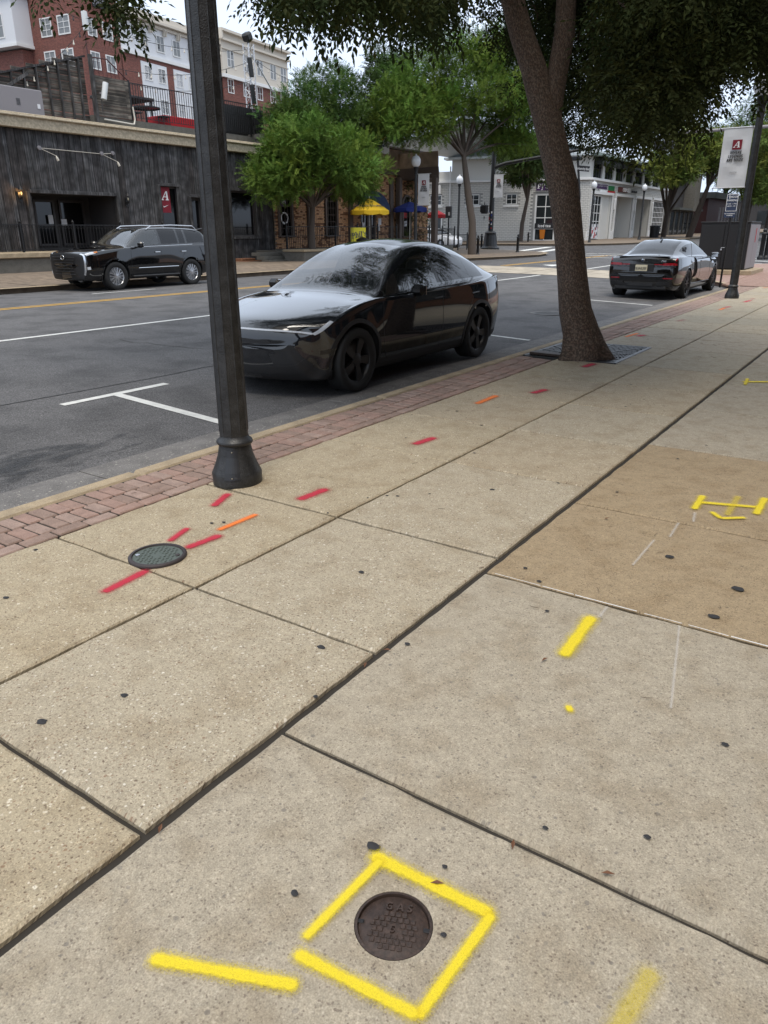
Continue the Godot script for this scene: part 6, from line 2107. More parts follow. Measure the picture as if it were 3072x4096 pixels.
const ELM := [-1.85,4.43,-11.41,0.39,-2.71,4.78,-13.26,0.42,-4.07,3.59,-13.79,0.39,-4.36,3.73,-11.49,0.49,-2.53,4.23,-10.43,0.41,-3.44,4.19,-10.36,0.44,-3.44,4.48,-11.70,0.46,-2.19,4.10,-12.35,0.33,-1.90,3.74,-9.64,0.38,-1.63,3.64,-10.62,0.49,-1.58,3.43,-9.17,0.47,-5.11,4.49,-12.57,0.49,-4.49,5.00,-12.10,0.43,-1.98,2.76,-7.40,0.44,-2.90,3.41,-9.06,0.43,-2.44,3.61,-10.47,0.43,-4.68,4.71,-11.27,0.38,-2.49,2.84,-7.99,0.37,-4.51,4.44,-13.05,0.47,-4.35,4.10,-9.84,0.48,-4.08,4.02,-12.73,0.38,-2.77,3.35,-10.27,0.34,-2.21,4.01,-11.54,0.46,-4.51,4.06,-12.44,0.50,-2.91,3.04,-9.45,0.49,-2.61,4.21,-12.62,0.33,-4.04,3.72,-12.23,0.43,-4.17,4.07,-11.98,0.48,-2.45,5.24,-14.03,0.35,-2.51,4.46,-11.40,0.37,-2.03,4.33,-11.23,0.48,-3.35,3.66,-12.64,0.45,-2.67,4.73,-13.57,0.41,-4.22,4.14,-12.26,0.39,-4.49,4.21,-13.32,0.49,-1.73,3.86,-11.69,0.42,-1.72,3.64,-7.54,0.36,-3.89,3.40,-11.95,0.49,-2.40,3.24,-7.70,0.48,-3.52,3.61,-13.73,0.40,-3.89,5.00,-13.85,0.40,-3.02,4.26,-9.77,0.50,-3.94,3.56,-13.39,0.32,-2.78,2.99,-8.71,0.43,-5.22,3.85,-12.85,0.35,-2.05,3.01,-7.37,0.36,-2.57,4.22,-11.94,0.48,-4.37,4.20,-10.29,0.42,-1.43,3.44,-8.67,0.43,-3.37,4.80,-13.44,0.34,-2.00,3.43,-7.05,0.48,-2.28,4.09,-11.14,0.45,-4.32,3.56,-12.24,0.41,-2.39,4.18,-9.53,0.38,-4.21,3.21,-13.42,0.33,-3.03,4.41,-11.50,0.50,-1.71,3.78,-8.38,0.39,-2.59,2.81,-8.48,0.37,-2.29,3.86,-9.07,0.49,-2.55,3.92,-8.37,0.43,-3.68,4.22,-10.72,0.41,-5.13,3.29,-12.78,0.39,-1.94,3.56,-8.14,0.39,-2.01,4.63,-12.98,0.43,-2.64,3.29,-8.20,0.45,-5.03,4.78,-13.26,0.35,-3.93,3.16,-10.68,0.46,-2.40,3.34,-7.45,0.34,-2.00,3.46,-6.78,0.44,-5.33,4.53,-12.95,0.34,-3.94,4.72,-12.32,0.41,-1.74,3.17,-7.47,0.42,-4.61,4.67,-10.97,0.45,-3.19,4.18,-12.89,0.47,-2.04,2.62,-6.91,0.48,-3.10,3.67,-11.58,0.40,-2.26,3.77,-9.75,0.47,-3.57,4.25,-12.34,0.37,-4.82,4.72,-11.92,0.34,-3.88,4.69,-13.90,0.46,-3.75,2.83,-11.15,0.35,-4.57,3.53,-13.43,0.33,-3.17,4.51,-11.89,0.32,-2.83,3.87,-11.72,0.47,-3.16,4.20,-12.50,0.32,-2.46,4.11,-9.26,0.33,-4.75,4.81,-11.49,0.33,-3.53,4.21,-12.67,0.34,-2.69,3.15,-9.55,0.41,-2.14,2.68,-7.18,0.47,-5.76,4.83,-13.08,0.36,-4.17,4.88,-12.64,0.35,-2.79,4.05,-10.79,0.32,-2.53,4.84,-13.10,0.45,-3.22,3.56,-10.27,0.43,-4.20,5.31,-13.57,0.42,-5.59,5.08,-12.90,0.49,-2.78,3.77,-9.90,0.38,-2.16,2.94,-7.77,0.49,-4.12,4.66,-10.93,0.38,-2.36,4.22,-10.89,0.34,-2.72,4.78,-13.95,0.36,-3.53,4.41,-13.78,0.39,-5.12,4.23,-12.58,0.37,-4.84,3.93,-12.28,0.48,-3.09,3.00,-9.77,0.39,-1.67,4.13,-10.73,0.47,-2.16,3.12,-7.99,0.36,-2.66,5.07,-14.14,0.38,-4.65,3.87,-11.68,0.45,-4.63,5.35,-13.47,0.49,-4.56,3.43,-11.17,0.41,-4.49,4.45,-13.67,0.36,-3.75,3.29,-12.33,0.41,-2.96,3.68,-9.11,0.37,-3.41,4.11,-13.47,0.39,-5.10,3.36,-13.27,0.42,-3.23,4.46,-10.45,0.41,-2.08,4.30,-10.31,0.36,-1.82,2.70,-7.09,0.34,-3.97,4.05,-11.25,0.35,-3.36,3.27,-10.20,0.39,-3.59,4.88,-13.30,0.38,-4.36,4.54,-10.77,0.45,-2.77,3.51,-10.48,0.34,-2.40,4.59,-12.48,0.43,-1.53,4.08,-9.63,0.35,-2.67,4.20,-12.99,0.48,-2.52,4.65,-12.26,0.32,-3.18,3.81,-12.41,0.37,-4.94,5.31,-12.64,0.44,-2.39,4.27,-12.85,0.33,-1.46,3.43,-8.22,0.48,-2.48,3.26,-9.88,0.42,-2.00,4.00,-10.37,0.37,-2.44,3.64,-9.28,0.38,-2.43,2.95,-7.47,0.38,-3.13,4.86,-13.94,0.47,-4.99,3.82,-12.59,0.32,-3.59,4.02,-11.13,0.49,-3.45,3.28,-12.08,0.44,-2.57,3.38,-10.43,0.34,-3.06,4.77,-12.36,0.37,-4.32,3.83,-13.83,0.42,-1.84,3.81,-8.84,0.49,-1.16,3.10,-7.96,0.46,-2.62,4.50,-12.79,0.32,-1.76,3.69,-11.21,0.44,-2.55,3.47,-8.58,0.42,-4.67,3.77,-12.59,0.35,-3.20,3.81,-11.16,0.34,-2.18,3.85,-11.34,0.35,-2.21,3.62,-10.39,0.34,-5.12,4.39,-11.71,0.37,-2.19,3.40,-8.23,0.43,-4.74,4.49,-11.16,0.42,-2.15,4.59,-12.66,0.46,-4.48,4.90,-11.64,0.33,-1.83,4.28,-11.64,0.42,-3.19,4.51,-12.97,0.49,-2.04,3.37,-7.49,0.45,-1.89,4.20,-10.04,0.36,-4.16,4.38,-9.98,0.44,-1.80,3.61,-9.97,0.38,-2.74,4.13,-10.23,0.41,-3.73,4.02,-12.50,0.34,-2.77,3.76,-8.51,0.42,-2.70,3.65,-9.48,0.43,-1.89,3.77,-9.38,0.42,-1.55,3.54,-7.79,0.38,-5.41,4.28,-11.09,0.32,-4.83,4.06,-9.80,0.27,-4.81,4.47,-9.92,0.24,-5.59,4.83,-11.66,0.35,-5.31,4.53,-11.27,0.33,-5.41,3.63,-11.53,0.22,-5.55,4.44,-11.66,0.26,-4.46,3.74,-9.88,0.25,-4.04,3.88,-7.14,0.25,-4.75,4.21,-8.45,0.38,-4.14,3.76,-6.75,0.25,-4.63,4.09,-8.04,0.29,-4.33,3.94,-7.42,0.26,-3.89,3.66,-6.23,0.29,-4.36,3.74,-7.16,0.35,-3.71,3.43,-6.04,0.27,-4.45,3.87,-7.69,0.32,-3.98,3.52,-6.63,0.29,-3.56,3.25,-5.34,0.20,-3.00,3.11,-4.96,0.20,-3.52,3.52,-5.86,0.16,-3.95,3.54,-6.10,0.28,-3.56,3.36,-5.10,0.22,-3.27,3.23,-5.02,0.19,-3.83,3.51,-6.36,0.29,-3.39,3.21,-4.69,0.26,-5.13,3.61,-5.84,0.21,-3.84,3.56,-5.97,0.20,-4.71,3.46,-5.34,0.22,-4.16,3.74,-6.26,0.28,-3.63,3.19,-4.79,0.30,-4.01,3.46,-5.41,0.28,-3.65,3.29,-5.80,0.25,-4.28,3.57,-5.95,0.17,-3.43,3.44,-5.52,0.22,-3.40,3.17,-5.21,0.28,-4.99,3.71,-5.69,0.22,-3.69,3.25,-5.04,0.23,-4.34,3.33,-5.13,0.18,-3.74,3.22,-4.65,0.27,-4.35,3.60,-5.55,0.22,-3.37,3.17,-4.87,0.18,-3.37,3.09,-4.57,0.25,-4.58,3.46,-5.18,0.23,-3.67,3.10,-4.48,0.23,-3.88,3.34,-5.36,0.27,-3.88,3.35,-5.11,0.25,-4.26,3.79,-6.43,0.27,-3.82,3.07,-4.42,0.18,-3.98,3.30,-4.93,0.20,-4.12,3.40,-5.01,0.20,-4.36,3.46,-5.04,0.19,-4.77,3.22,-3.88,0.06,-4.64,3.17,-3.76,0.08,-4.70,2.99,-3.80,0.06,-4.94,3.19,-4.01,0.07,-4.51,2.89,-3.65,0.09,-4.76,3.07,-3.89,0.08,-4.49,3.10,-3.69,0.06,-4.99,3.30,-4.07,0.09,-4.59,3.06,-3.74,0.05,-4.85,3.26,-3.96,0.05,-4.79,3.15,-3.93,0.08,-4.57,3.16,-3.76,0.08,-4.77,3.14,-3.86,0.08,-4.59,3.01,-3.73,0.08,-4.64,2.95,-3.76,0.07,-5.11,3.31,-4.16,0.09,-5.20,3.16,-3.59,0.04,-5.08,3.10,-3.51,0.05,-5.12,3.16,-3.56,0.05,-4.6,4.9,-12.6,0.83,-6.5,5.2,-7.5,0.69,0.3,7.1,-6.6,0.66,-1.3,5.7,-11.0,0.74,-5.4,5.3,-5.6,0.70,-1.9,8.2,-6.4,0.80,-6.1,8.6,-6.3,0.74,-6.0,8.1,-14.5,0.68,-6.0,5.8,-4.6,0.70,-6.1,7.9,-12.5,0.62,-4.7,7.1,-4.4,0.75,-3.0,7.1,-12.9,0.64,-2.7,5.8,-11.9,0.84,-1.9,6.0,-12.3,0.74,1.0,7.5,-6.9,0.70,1.0,8.1,-10.5,0.79,-1.7,7.9,-11.5,0.75,-3.9,9.2,-12.5,0.81,-6.0,6.4,-12.1,0.66,-7.9,8.4,-8.8,0.65,-3.9,6.1,-14.8,0.75,0.5,6.2,-10.3,0.62,-1.5,6.8,-14.5,0.78,-2.4,5.9,-12.4,0.84,-5.0,5.9,-6.7,0.61,-5.7,6.3,-12.4,0.68,-0.3,5.2,-8.5,0.69,-3.7,6.1,-13.1,0.66,-4.9,5.3,-8.4,0.75,-6.1,6.7,-4.9,0.80,-7.5,6.7,-6.2,0.74,-4.1,9.4,-6.8,0.68,-4.2,8.7,-12.4,0.72,-7.2,7.9,-7.4,0.73,-4.8,8.9,-9.2,0.64,-4.8,7.9,-6.2,0.83,-4.2,5.4,-7.5,0.78,-4.4,6.5,-13.4,0.78,-3.0,8.2,-11.9,0.70,-9.2,7.2,-11.8,0.77,-7.3,8.6,-11.9,0.74,-5.0,5.6,-9.5,0.62,-3.7,8.7,-6.6,0.65,-3.0,7.1,-15.1,0.62,-5.5,7.7,-4.8,0.84,-7.0,6.5,-5.4,0.71,-4.4,5.6,-8.5,0.79,-6.5,7.8,-13.7,0.80,-4.4,7.3,-13.8,0.79,-8.5,6.5,-8.2,0.77,-2.0,5.9,-6.2,0.67,-2.0,9.0,-12.4,0.72,-1.3,9.0,-8.4,0.71,-8.7,6.9,-8.8,0.76,-2.5,9.2,-8.8,0.84,-0.9,8.3,-6.4,0.72,-5.5,9.2,-12.8,0.64,-4.4,8.4,-11.5,0.67,-6.4,8.4,-9.4,0.61,-5.2,8.2,-12.0,0.85,-3.2,8.0,-6.9,0.63,-5.5,8.8,-11.8,0.64,-6.4,7.1,-4.8,0.76,-8.2,7.1,-8.7,0.68,-1.3,7.5,-14.2,0.61,-3.1,6.2,-4.7,0.78,-0.9,7.6,-8.5,0.79,-3.3,9.4,-8.9,0.64,-5.3,9.2,-12.8,0.80,-2.1,6.8,-13.4,0.69,-3.9,5.8,-6.4,0.82,-2.8,7.2,-13.4,0.65,-5.6,6.1,-6.2,0.76,-7.8,7.6,-9.4,0.74,0.9,6.7,-8.6,0.67,-8.1,8.0,-6.9,0.68,-3.5,8.0,-4.1,0.80,-6.4,6.2,-12.1,0.66,-2.3,9.3,-12.0,0.73,-2.7,5.5,-6.8,0.81,-8.5,6.9,-13.2,0.82,-5.4,8.4,-6.0,0.73,-8.6,8.2,-9.1,0.64,-7.8,6.0,-5.6,0.71,-3.3,5.0,-12.8,0.84,-2.4,8.6,-13.9,0.60,-3.3,8.1,-12.6,0.82,-5.8,6.6,-14.4,0.71,-1.3,7.7,-11.7,0.77,-7.1,8.4,-10.7,0.70,1.2,7.4,-10.8,0.63,-4.4,5.6,-10.8,0.71,-1.9,8.2,-7.5,0.74,-2.6,7.6,-13.8,0.76,-5.6,8.0,-4.3,0.78,-4.2,6.6,-10.3,0.71,-10.5,8.1,-12.1,0.61,-6.5,8.5,-15.1,0.83,-8.4,8.2,-14.2,0.76,-4.9,6.8,-5.3,0.68,-9.5,8.2,-13.2,0.61,-3.4,8.0,-9.3,0.82,-7.7,5.4,-7.1,0.61,-5.6,7.9,-15.5,0.89,-3.7,8.8,-10.8,0.88,-10.4,7.8,-7.6,0.87,-8.5,5.6,-8.9,0.75,-10.1,6.3,-8.1,0.77,-2.8,8.5,-10.8,0.88,-5.0,5.9,-10.4,0.80,-10.7,6.5,-13.2,0.62,-2.4,6.3,-8.0,0.67,-7.2,7.7,-16.0,0.66,-4.4,6.5,-7.4,0.79,-2.7,7.4,-7.4,0.78,-7.6,9.2,-8.5,0.64,-5.8,8.0,-8.4,0.83,-5.7,8.7,-6.8,0.88,-5.7,6.0,-10.4,0.75,-5.2,5.9,-11.2,0.66,-10.1,7.9,-9.2,0.62,-4.4,8.2,-10.6,0.62,-9.1,6.3,-12.9,0.60,-4.8,8.4,-12.8,0.73,-7.6,6.4,-8.4,0.76,-3.7,5.8,-7.4,0.88,-2.7,6.8,-14.0,0.76,-9.0,7.9,-12.1,0.65,-8.4,8.8,-12.0,0.74,-3.3,8.9,-11.6,0.75,-7.7,8.1,-12.6,0.81,-9.5,8.4,-6.6,0.62,-8.6,7.2,-13.8,0.80,-4.7,7.8,-9.2,0.89,-4.6,8.2,-14.3,0.61,-3.0,6.8,-8.6,0.70,-7.6,8.6,-9.9,0.85,-6.9,8.7,-12.8,0.79,-5.4,5.9,-13.5,0.65,-9.0,5.8,-8.3,0.81,-9.7,7.1,-13.6,0.74,-7.8,9.4,-11.5,0.63,-7.5,5.9,-12.6,0.63,-6.8,8.5,-8.4,0.67,-8.7,8.5,-13.6,0.78,-4.1,7.1,-6.3,0.86,-5.0,6.0,-7.3,0.82,-9.1,6.5,-7.2,0.62,-6.7,7.4,-14.1,0.72,-4.8,9.1,-12.0,0.65,-8.1,5.7,-7.4,0.67,-9.5,8.2,-10.2,0.82,-5.1,7.0,-7.7,0.69,-9.1,6.3,-11.4,0.68,-7.0,7.6,-14.6,0.81,-9.3,7.8,-12.8,0.89,-2.7,7.9,-8.7,0.63,-3.9,7.9,-10.0,0.67,-8.4,6.4,-5.2,0.88,-5.7,8.4,-9.8,0.62,-6.2,6.6,-7.6,0.62,-5.9,9.0,-13.6,0.83,-3.8,7.7,-11.0,0.86,-5.2,9.0,-8.3,0.86,-7.4,6.8,-15.4,0.78,-6.8,7.8,-8.0,0.85,-5.5,7.8,-5.7,0.71,-7.1,6.3,-12.8,0.60,-7.7,8.8,-13.6,0.62,-9.8,7.2,-8.4,0.69,-4.8,6.2,-11.6,0.82,-7.6,7.9,-14.7,0.66,-6.5,5.5,-10.4,0.87,-6.1,8.8,-11.7,0.65,-4.7,8.3,-9.3,0.63,-5.8,8.1,-13.4,0.80,-4.3,7.1,-11.1,0.63,-8.1,6.5,-6.1,0.89,-5.6,6.8,-5.4,0.63,-5.7,6.3,-15.2,0.89,-9.8,8.0,-7.7,0.85,-9.4,7.0,-15.0,0.61,-6.7,8.6,-13.8,0.86,-4.1,6.3,-12.2,0.75,-2.0,7.0,-7.9,0.79,-4.0,8.1,-12.0,0.66,-3.7,8.7,-8.6,0.80,-2.1,8.0,-10.3,0.87,-4.4,7.4,-13.1,0.76,-8.3,7.5,-12.1,0.72,-6.3,5.7,-8.2,0.79,-3.2,6.4,-14.2,0.85,-4.0,6.3,-9.6,0.87,-10.3,5.7,-8.4,0.85,-9.1,6.9,-7.9,0.88,-9.4,8.8,-10.1,0.62,-4.8,6.2,-11.0,0.87,-7.4,7.3,-5.4,0.66,-5.7,5.4,-7.7,0.73,-3.7,6.1,-14.0,0.86,-6.9,6.5,-7.0,0.86,-4.0,8.2,-6.5,0.69,-9.1,7.4,-10.5,0.80,-8.3,6.7,-12.6,0.90,-10.2,7.0,-6.4,0.60,-9.0,6.2,-6.7,0.85,-6.2,8.7,-14.6,0.73,-8.4,9.4,-9.7,0.69,-5.4,7.5,-7.0,0.65,-6.1,7.3,-6.9,0.73,-4.8,7.3,-6.5,0.66,-5.7,7.5,-15.0,0.82,-8.6,6.5,-9.1,0.66,-8.4,7.2,-14.5,0.89,-8.2,9.3,-11.9,0.63,-3.8,7.2,-11.9,0.89,-5.8,9.1,-10.1,0.71,-5.4,5.1,-9.8,0.82,-6.3,8.0,-8.0,0.74,-5.3,6.4,-8.8,0.87,-4.6,8.3,-8.7,0.72,-8.7,6.6,-5.8,0.75,-9.4,6.4,-9.0,0.83,-5.4,7.0,-6.9,0.76,-9.8,8.1,-11.2,0.84,1.0,5.3,-5.4,0.82,-0.4,5.6,-14.1,0.86,-8.2,5.7,-3.7,0.74,-3.4,6.7,-5.0,0.69,-4.1,7.1,-3.9,0.71,-4.4,8.1,-13.5,0.75,-5.3,7.3,-3.7,0.77,2.3,7.7,-6.7,0.81,-3.9,6.8,-5.8,0.67,2.1,6.8,-15.4,0.76,-8.1,7.1,-5.9,0.75,-2.3,7.3,-14.8,0.84,-1.2,7.4,-10.7,0.75,1.0,7.6,-14.8,0.81,-4.9,7.3,-12.7,0.66,1.1,5.5,-9.8,0.84,-5.5,6.9,-15.4,0.69,-1.6,6.8,-5.0,0.77,-0.6,6.6,-14.8,0.67,-0.5,7.9,-7.0,0.88,-3.0,7.5,-10.8,0.78,1.7,7.3,-15.5,0.69,-0.7,7.2,-5.9,0.86,-2.5,6.0,-15.3,0.66,-3.9,6.0,-5.7,0.66,1.6,5.4,-10.9,0.76,-2.4,7.8,-6.9,0.73,-6.5,6.9,-5.9,0.74,2.1,6.0,-4.9,0.77,-8.2,7.7,-3.7,0.80,-3.8,5.5,-9.7,0.82,-5.8,8.1,-11.3,0.77,-3.8,5.6,-4.7,0.83,2.4,6.6,-12.1,0.86,-2.3,5.5,-5.7,0.68,-1.5,5.7,-4.7,0.77,-2.5,8.0,-11.2,0.84,-1.6,6.2,-8.0,0.87,-1.7,5.4,-8.2,0.86,-0.2,8.1,-14.9,0.72,-2.2,6.9,-6.0,0.87,-6.6,6.1,-4.1,0.67,-0.0,6.9,-12.6,0.70,-1.2,5.9,-5.6,0.68,1.3,6.0,-8.6,0.79,-7.3,5.7,-7.9,0.83,1.9,6.2,-11.0,0.86,1.3,7.9,-14.2,0.80,-7.2,7.3,-8.3,0.84,-2.4,6.6,-6.9,0.65,-2.5,7.4,-3.8,0.84,-5.6,8.0,-9.0,0.87,2.2,6.1,-10.0,0.74,-0.5,7.7,-9.8,0.75,-1.3,5.2,-4.4,0.66,-4.8,7.5,-10.9,0.86,-6.6,6.2,-8.7,0.83,-8.0,7.3,-12.6,0.75,-4.2,8.2,-3.6,0.75,2.0,6.9,-7.6,0.83,0.4,7.8,-7.2,0.86,-0.4,5.8,-9.3,0.71,2.3,5.3,-13.7,0.67,-0.8,8.1,-11.0,0.66,-1.4,6.1,-6.9,0.67,-0.1,6.5,-7.3,0.74,-3.2,6.4,-9.5,0.84,-1.3,7.2,-8.8,0.85,-6.7,7.6,-12.0,0.65,-5.5,7.3,-9.6,0.78,1.5,6.2,-10.1,0.88,-1.9,5.6,-15.1,0.76,2.2,7.3,-8.7,0.68,-7.5,6.5,-11.7,0.88,0.7,8.1,-11.7,0.89,0.3,5.8,-6.3,0.66,2.4,5.3,-10.4,0.85,-1.0,6.6,-3.9,0.88,-8.0,6.6,-6.8,0.72,-1.2,5.7,-13.8,0.68,1.0,7.8,-8.8,0.80,-1.1,6.3,-7.5,0.69,0.2,5.8,-15.2,0.69,-7.1,6.4,-4.6,0.87,1.6,5.6,-5.6,0.83,-0.4,6.2,-12.2,0.69,-5.6,6.7,-13.2,0.68,-6.1,7.9,-10.3,0.86,-0.9,6.9,-8.5,0.67,0.1,7.0,-9.3,0.68,-2.2,6.1,-5.1,0.77,0.0,5.3,-6.3,0.75,1.5,6.7,-10.9,0.88,2.4,6.0,-15.2,0.80,-2.5,5.4,-7.5,0.76,2.3,8.0,-10.4,0.85,-8.2,7.1,-4.7,0.85,-3.8,8.2,-7.1,0.84,-7.2,5.6,-8.9,0.75,1.9,6.2,-7.4,0.83,-3.2,7.9,-10.1,0.81,-2.5,5.3,-11.3,0.81,1.3,6.9,-13.2,0.71,1.4,7.1,-8.0,0.69,-2.2,5.4,-13.2,0.65,-0.8,5.4,-6.5,0.75,2.4,8.0,-12.6,0.72,-7.7,7.3,-15.4,0.73,-1.9,5.6,-7.3,0.79,0.3,5.8,-4.6,0.83]

# ---------------------------------------------------------------- buildings
# rectangles left of [u0, u1] x [v0, v1] once the openings [ua, ub, va, vb] are taken out
func cells(u0: float, u1: float, v0: float, v1: float, holes: Array) -> Array:
	var us := [u0, u1]
	var vs := [v0, v1]
	for h in holes:
		us.append_array([h[0], h[1]])
		vs.append_array([h[2], h[3]])
	us.sort()
	vs.sort()
	var out := []
	for i in us.size() - 1:
		for j in vs.size() - 1:
			if us[i + 1] - us[i] < 0.001 or vs[j + 1] - vs[j] < 0.001: continue
			var cu: float = (us[i] + us[i + 1]) * 0.5
			var cv: float = (vs[j] + vs[j + 1]) * 0.5
			if cu < u0 or cu > u1 or cv < v0 or cv > v1: continue
			var free := true
			for h in holes:
				if cu > h[0] and cu < h[1] and cv > h[2] and cv < h[3]: free = false
			if free: out.append([us[i], us[i + 1], vs[j], vs[j + 1]])
	return out

# a wall facing local +z: u runs along x, v is height; front face at z = face
func wall(parent: Node, called: String, mt: Material, u0: float, u1: float, v0: float, v1: float, holes: Array, face: float, thick: float, t := Transform3D.IDENTITY) -> void:
	var m := MB.new()
	for c in cells(u0, u1, v0, v1, holes):
		m.box(t * V((c[0] + c[1]) / 2, (c[2] + c[3]) / 2, face - thick / 2), V(c[1] - c[0], c[3] - c[2], thick), t.basis)
	part(called, m, mt, parent)

# a framed window in a wall facing local +z, set back by depth: frame, sashes, muntins, glass
func window(parent: Node, u0: float, u1: float, v0: float, v1: float, face: float, frame: Material, glass: Material, cols := 1, rows := 2, fw := 0.07, proud := 0.03, called := "window") -> MeshInstance3D:
	var m := MB.new()
	var w := u1 - u0
	var h := v1 - v0
	for q in [[u0 + fw / 2, v0 + h / 2, fw, h], [u1 - fw / 2, v0 + h / 2, fw, h], [u0 + w / 2, v0 + fw / 2, w - fw * 2, fw], [u0 + w / 2, v1 - fw / 2, w - fw * 2, fw]]:
		m.box(V(q[0], q[1], face + proud - 0.05), V(q[2], q[3], 0.1))
	var o := part(called, m, frame, parent)
	var n := 0
	for i in cols:
		for j in rows:
			var a := u0 + fw + (w - fw * 2) * i / cols
			var b := u0 + fw + (w - fw * 2) * (i + 1) / cols
			var c := v0 + fw + (h - fw * 2) * j / rows
			var d := v0 + fw + (h - fw * 2) * (j + 1) / rows
			var g := MB.new()
			var k := fw * 0.2
			g.box(V((a + b) / 2, (c + d) / 2, face - 0.03), V(b - a - k, d - c - k, 0.02))
			part("pane", g, glass, o)
			n += 1
	m = MB.new()
	for i in range(1, cols): m.box(V(u0 + fw + (w - fw * 2) * i / cols, v0 + h / 2, face - 0.005), V(fw * 0.45, h - fw * 2, 0.05))
	for j in range(1, rows): m.box(V(u0 + w / 2, v0 + fw + (h - fw * 2) * j / rows, face - 0.008), V(w - fw * 2, fw * 0.45, 0.05))
	if m.v.size(): part("muntin", m, frame, o)
	return o

# for walls along the street (plane x = X, seen from +x): u is -z
func street_frame(x: float) -> Transform3D:
	return Transform3D(Basis(V(0, 0, -1), V(0, 1, 0), V(1, 0, 0)), V(x, 0, 0))

func rail(parent: Node, a: Vector3, b: Vector3, h: float, gap: float, mt: Material, post_every := 2.2, finial := true, bar_r := 0.009) -> void:
	var l := a.distance_to(b)
	var d := (b - a) / l
	for y in [h, h * 0.62, 0.09]:
		if y == h * 0.62 and h < 1.05: continue
		var m := MB.new()
		m.bar(a + V(0, y, 0), b + V(0, y, 0), 0.045 if y == h else 0.03, 0.03 if y == h else 0.02)
		part("rail", m, mt, parent)
	var n := int(l / post_every) + 1
	for i in n + 1:
		var p := a + d * minf(l, i * l / n)
		var m := MB.new()
		m.box(p + V(0, h * 0.52, 0), V(0.06, h * 1.08, 0.06))
		if finial: m.lathe([Vector2(0.02, 0), Vector2(0.045, 0.03), Vector2(0.045, 0.06), Vector2(0.015, 0.09), Vector2(0.0001, 0.14)], 8, p + V(0, h * 1.06, 0))
		part("post", m, mt, parent)
	var k := int(l / gap)
	for i in k:
		var p := a + d * (i + 0.5) * gap
		var m := MB.new()
		m.tube([p + V(0, 0.09, 0), p + V(0, h, 0)], [bar_r, bar_r], 5, false)
		part("baluster", m, mt, parent)

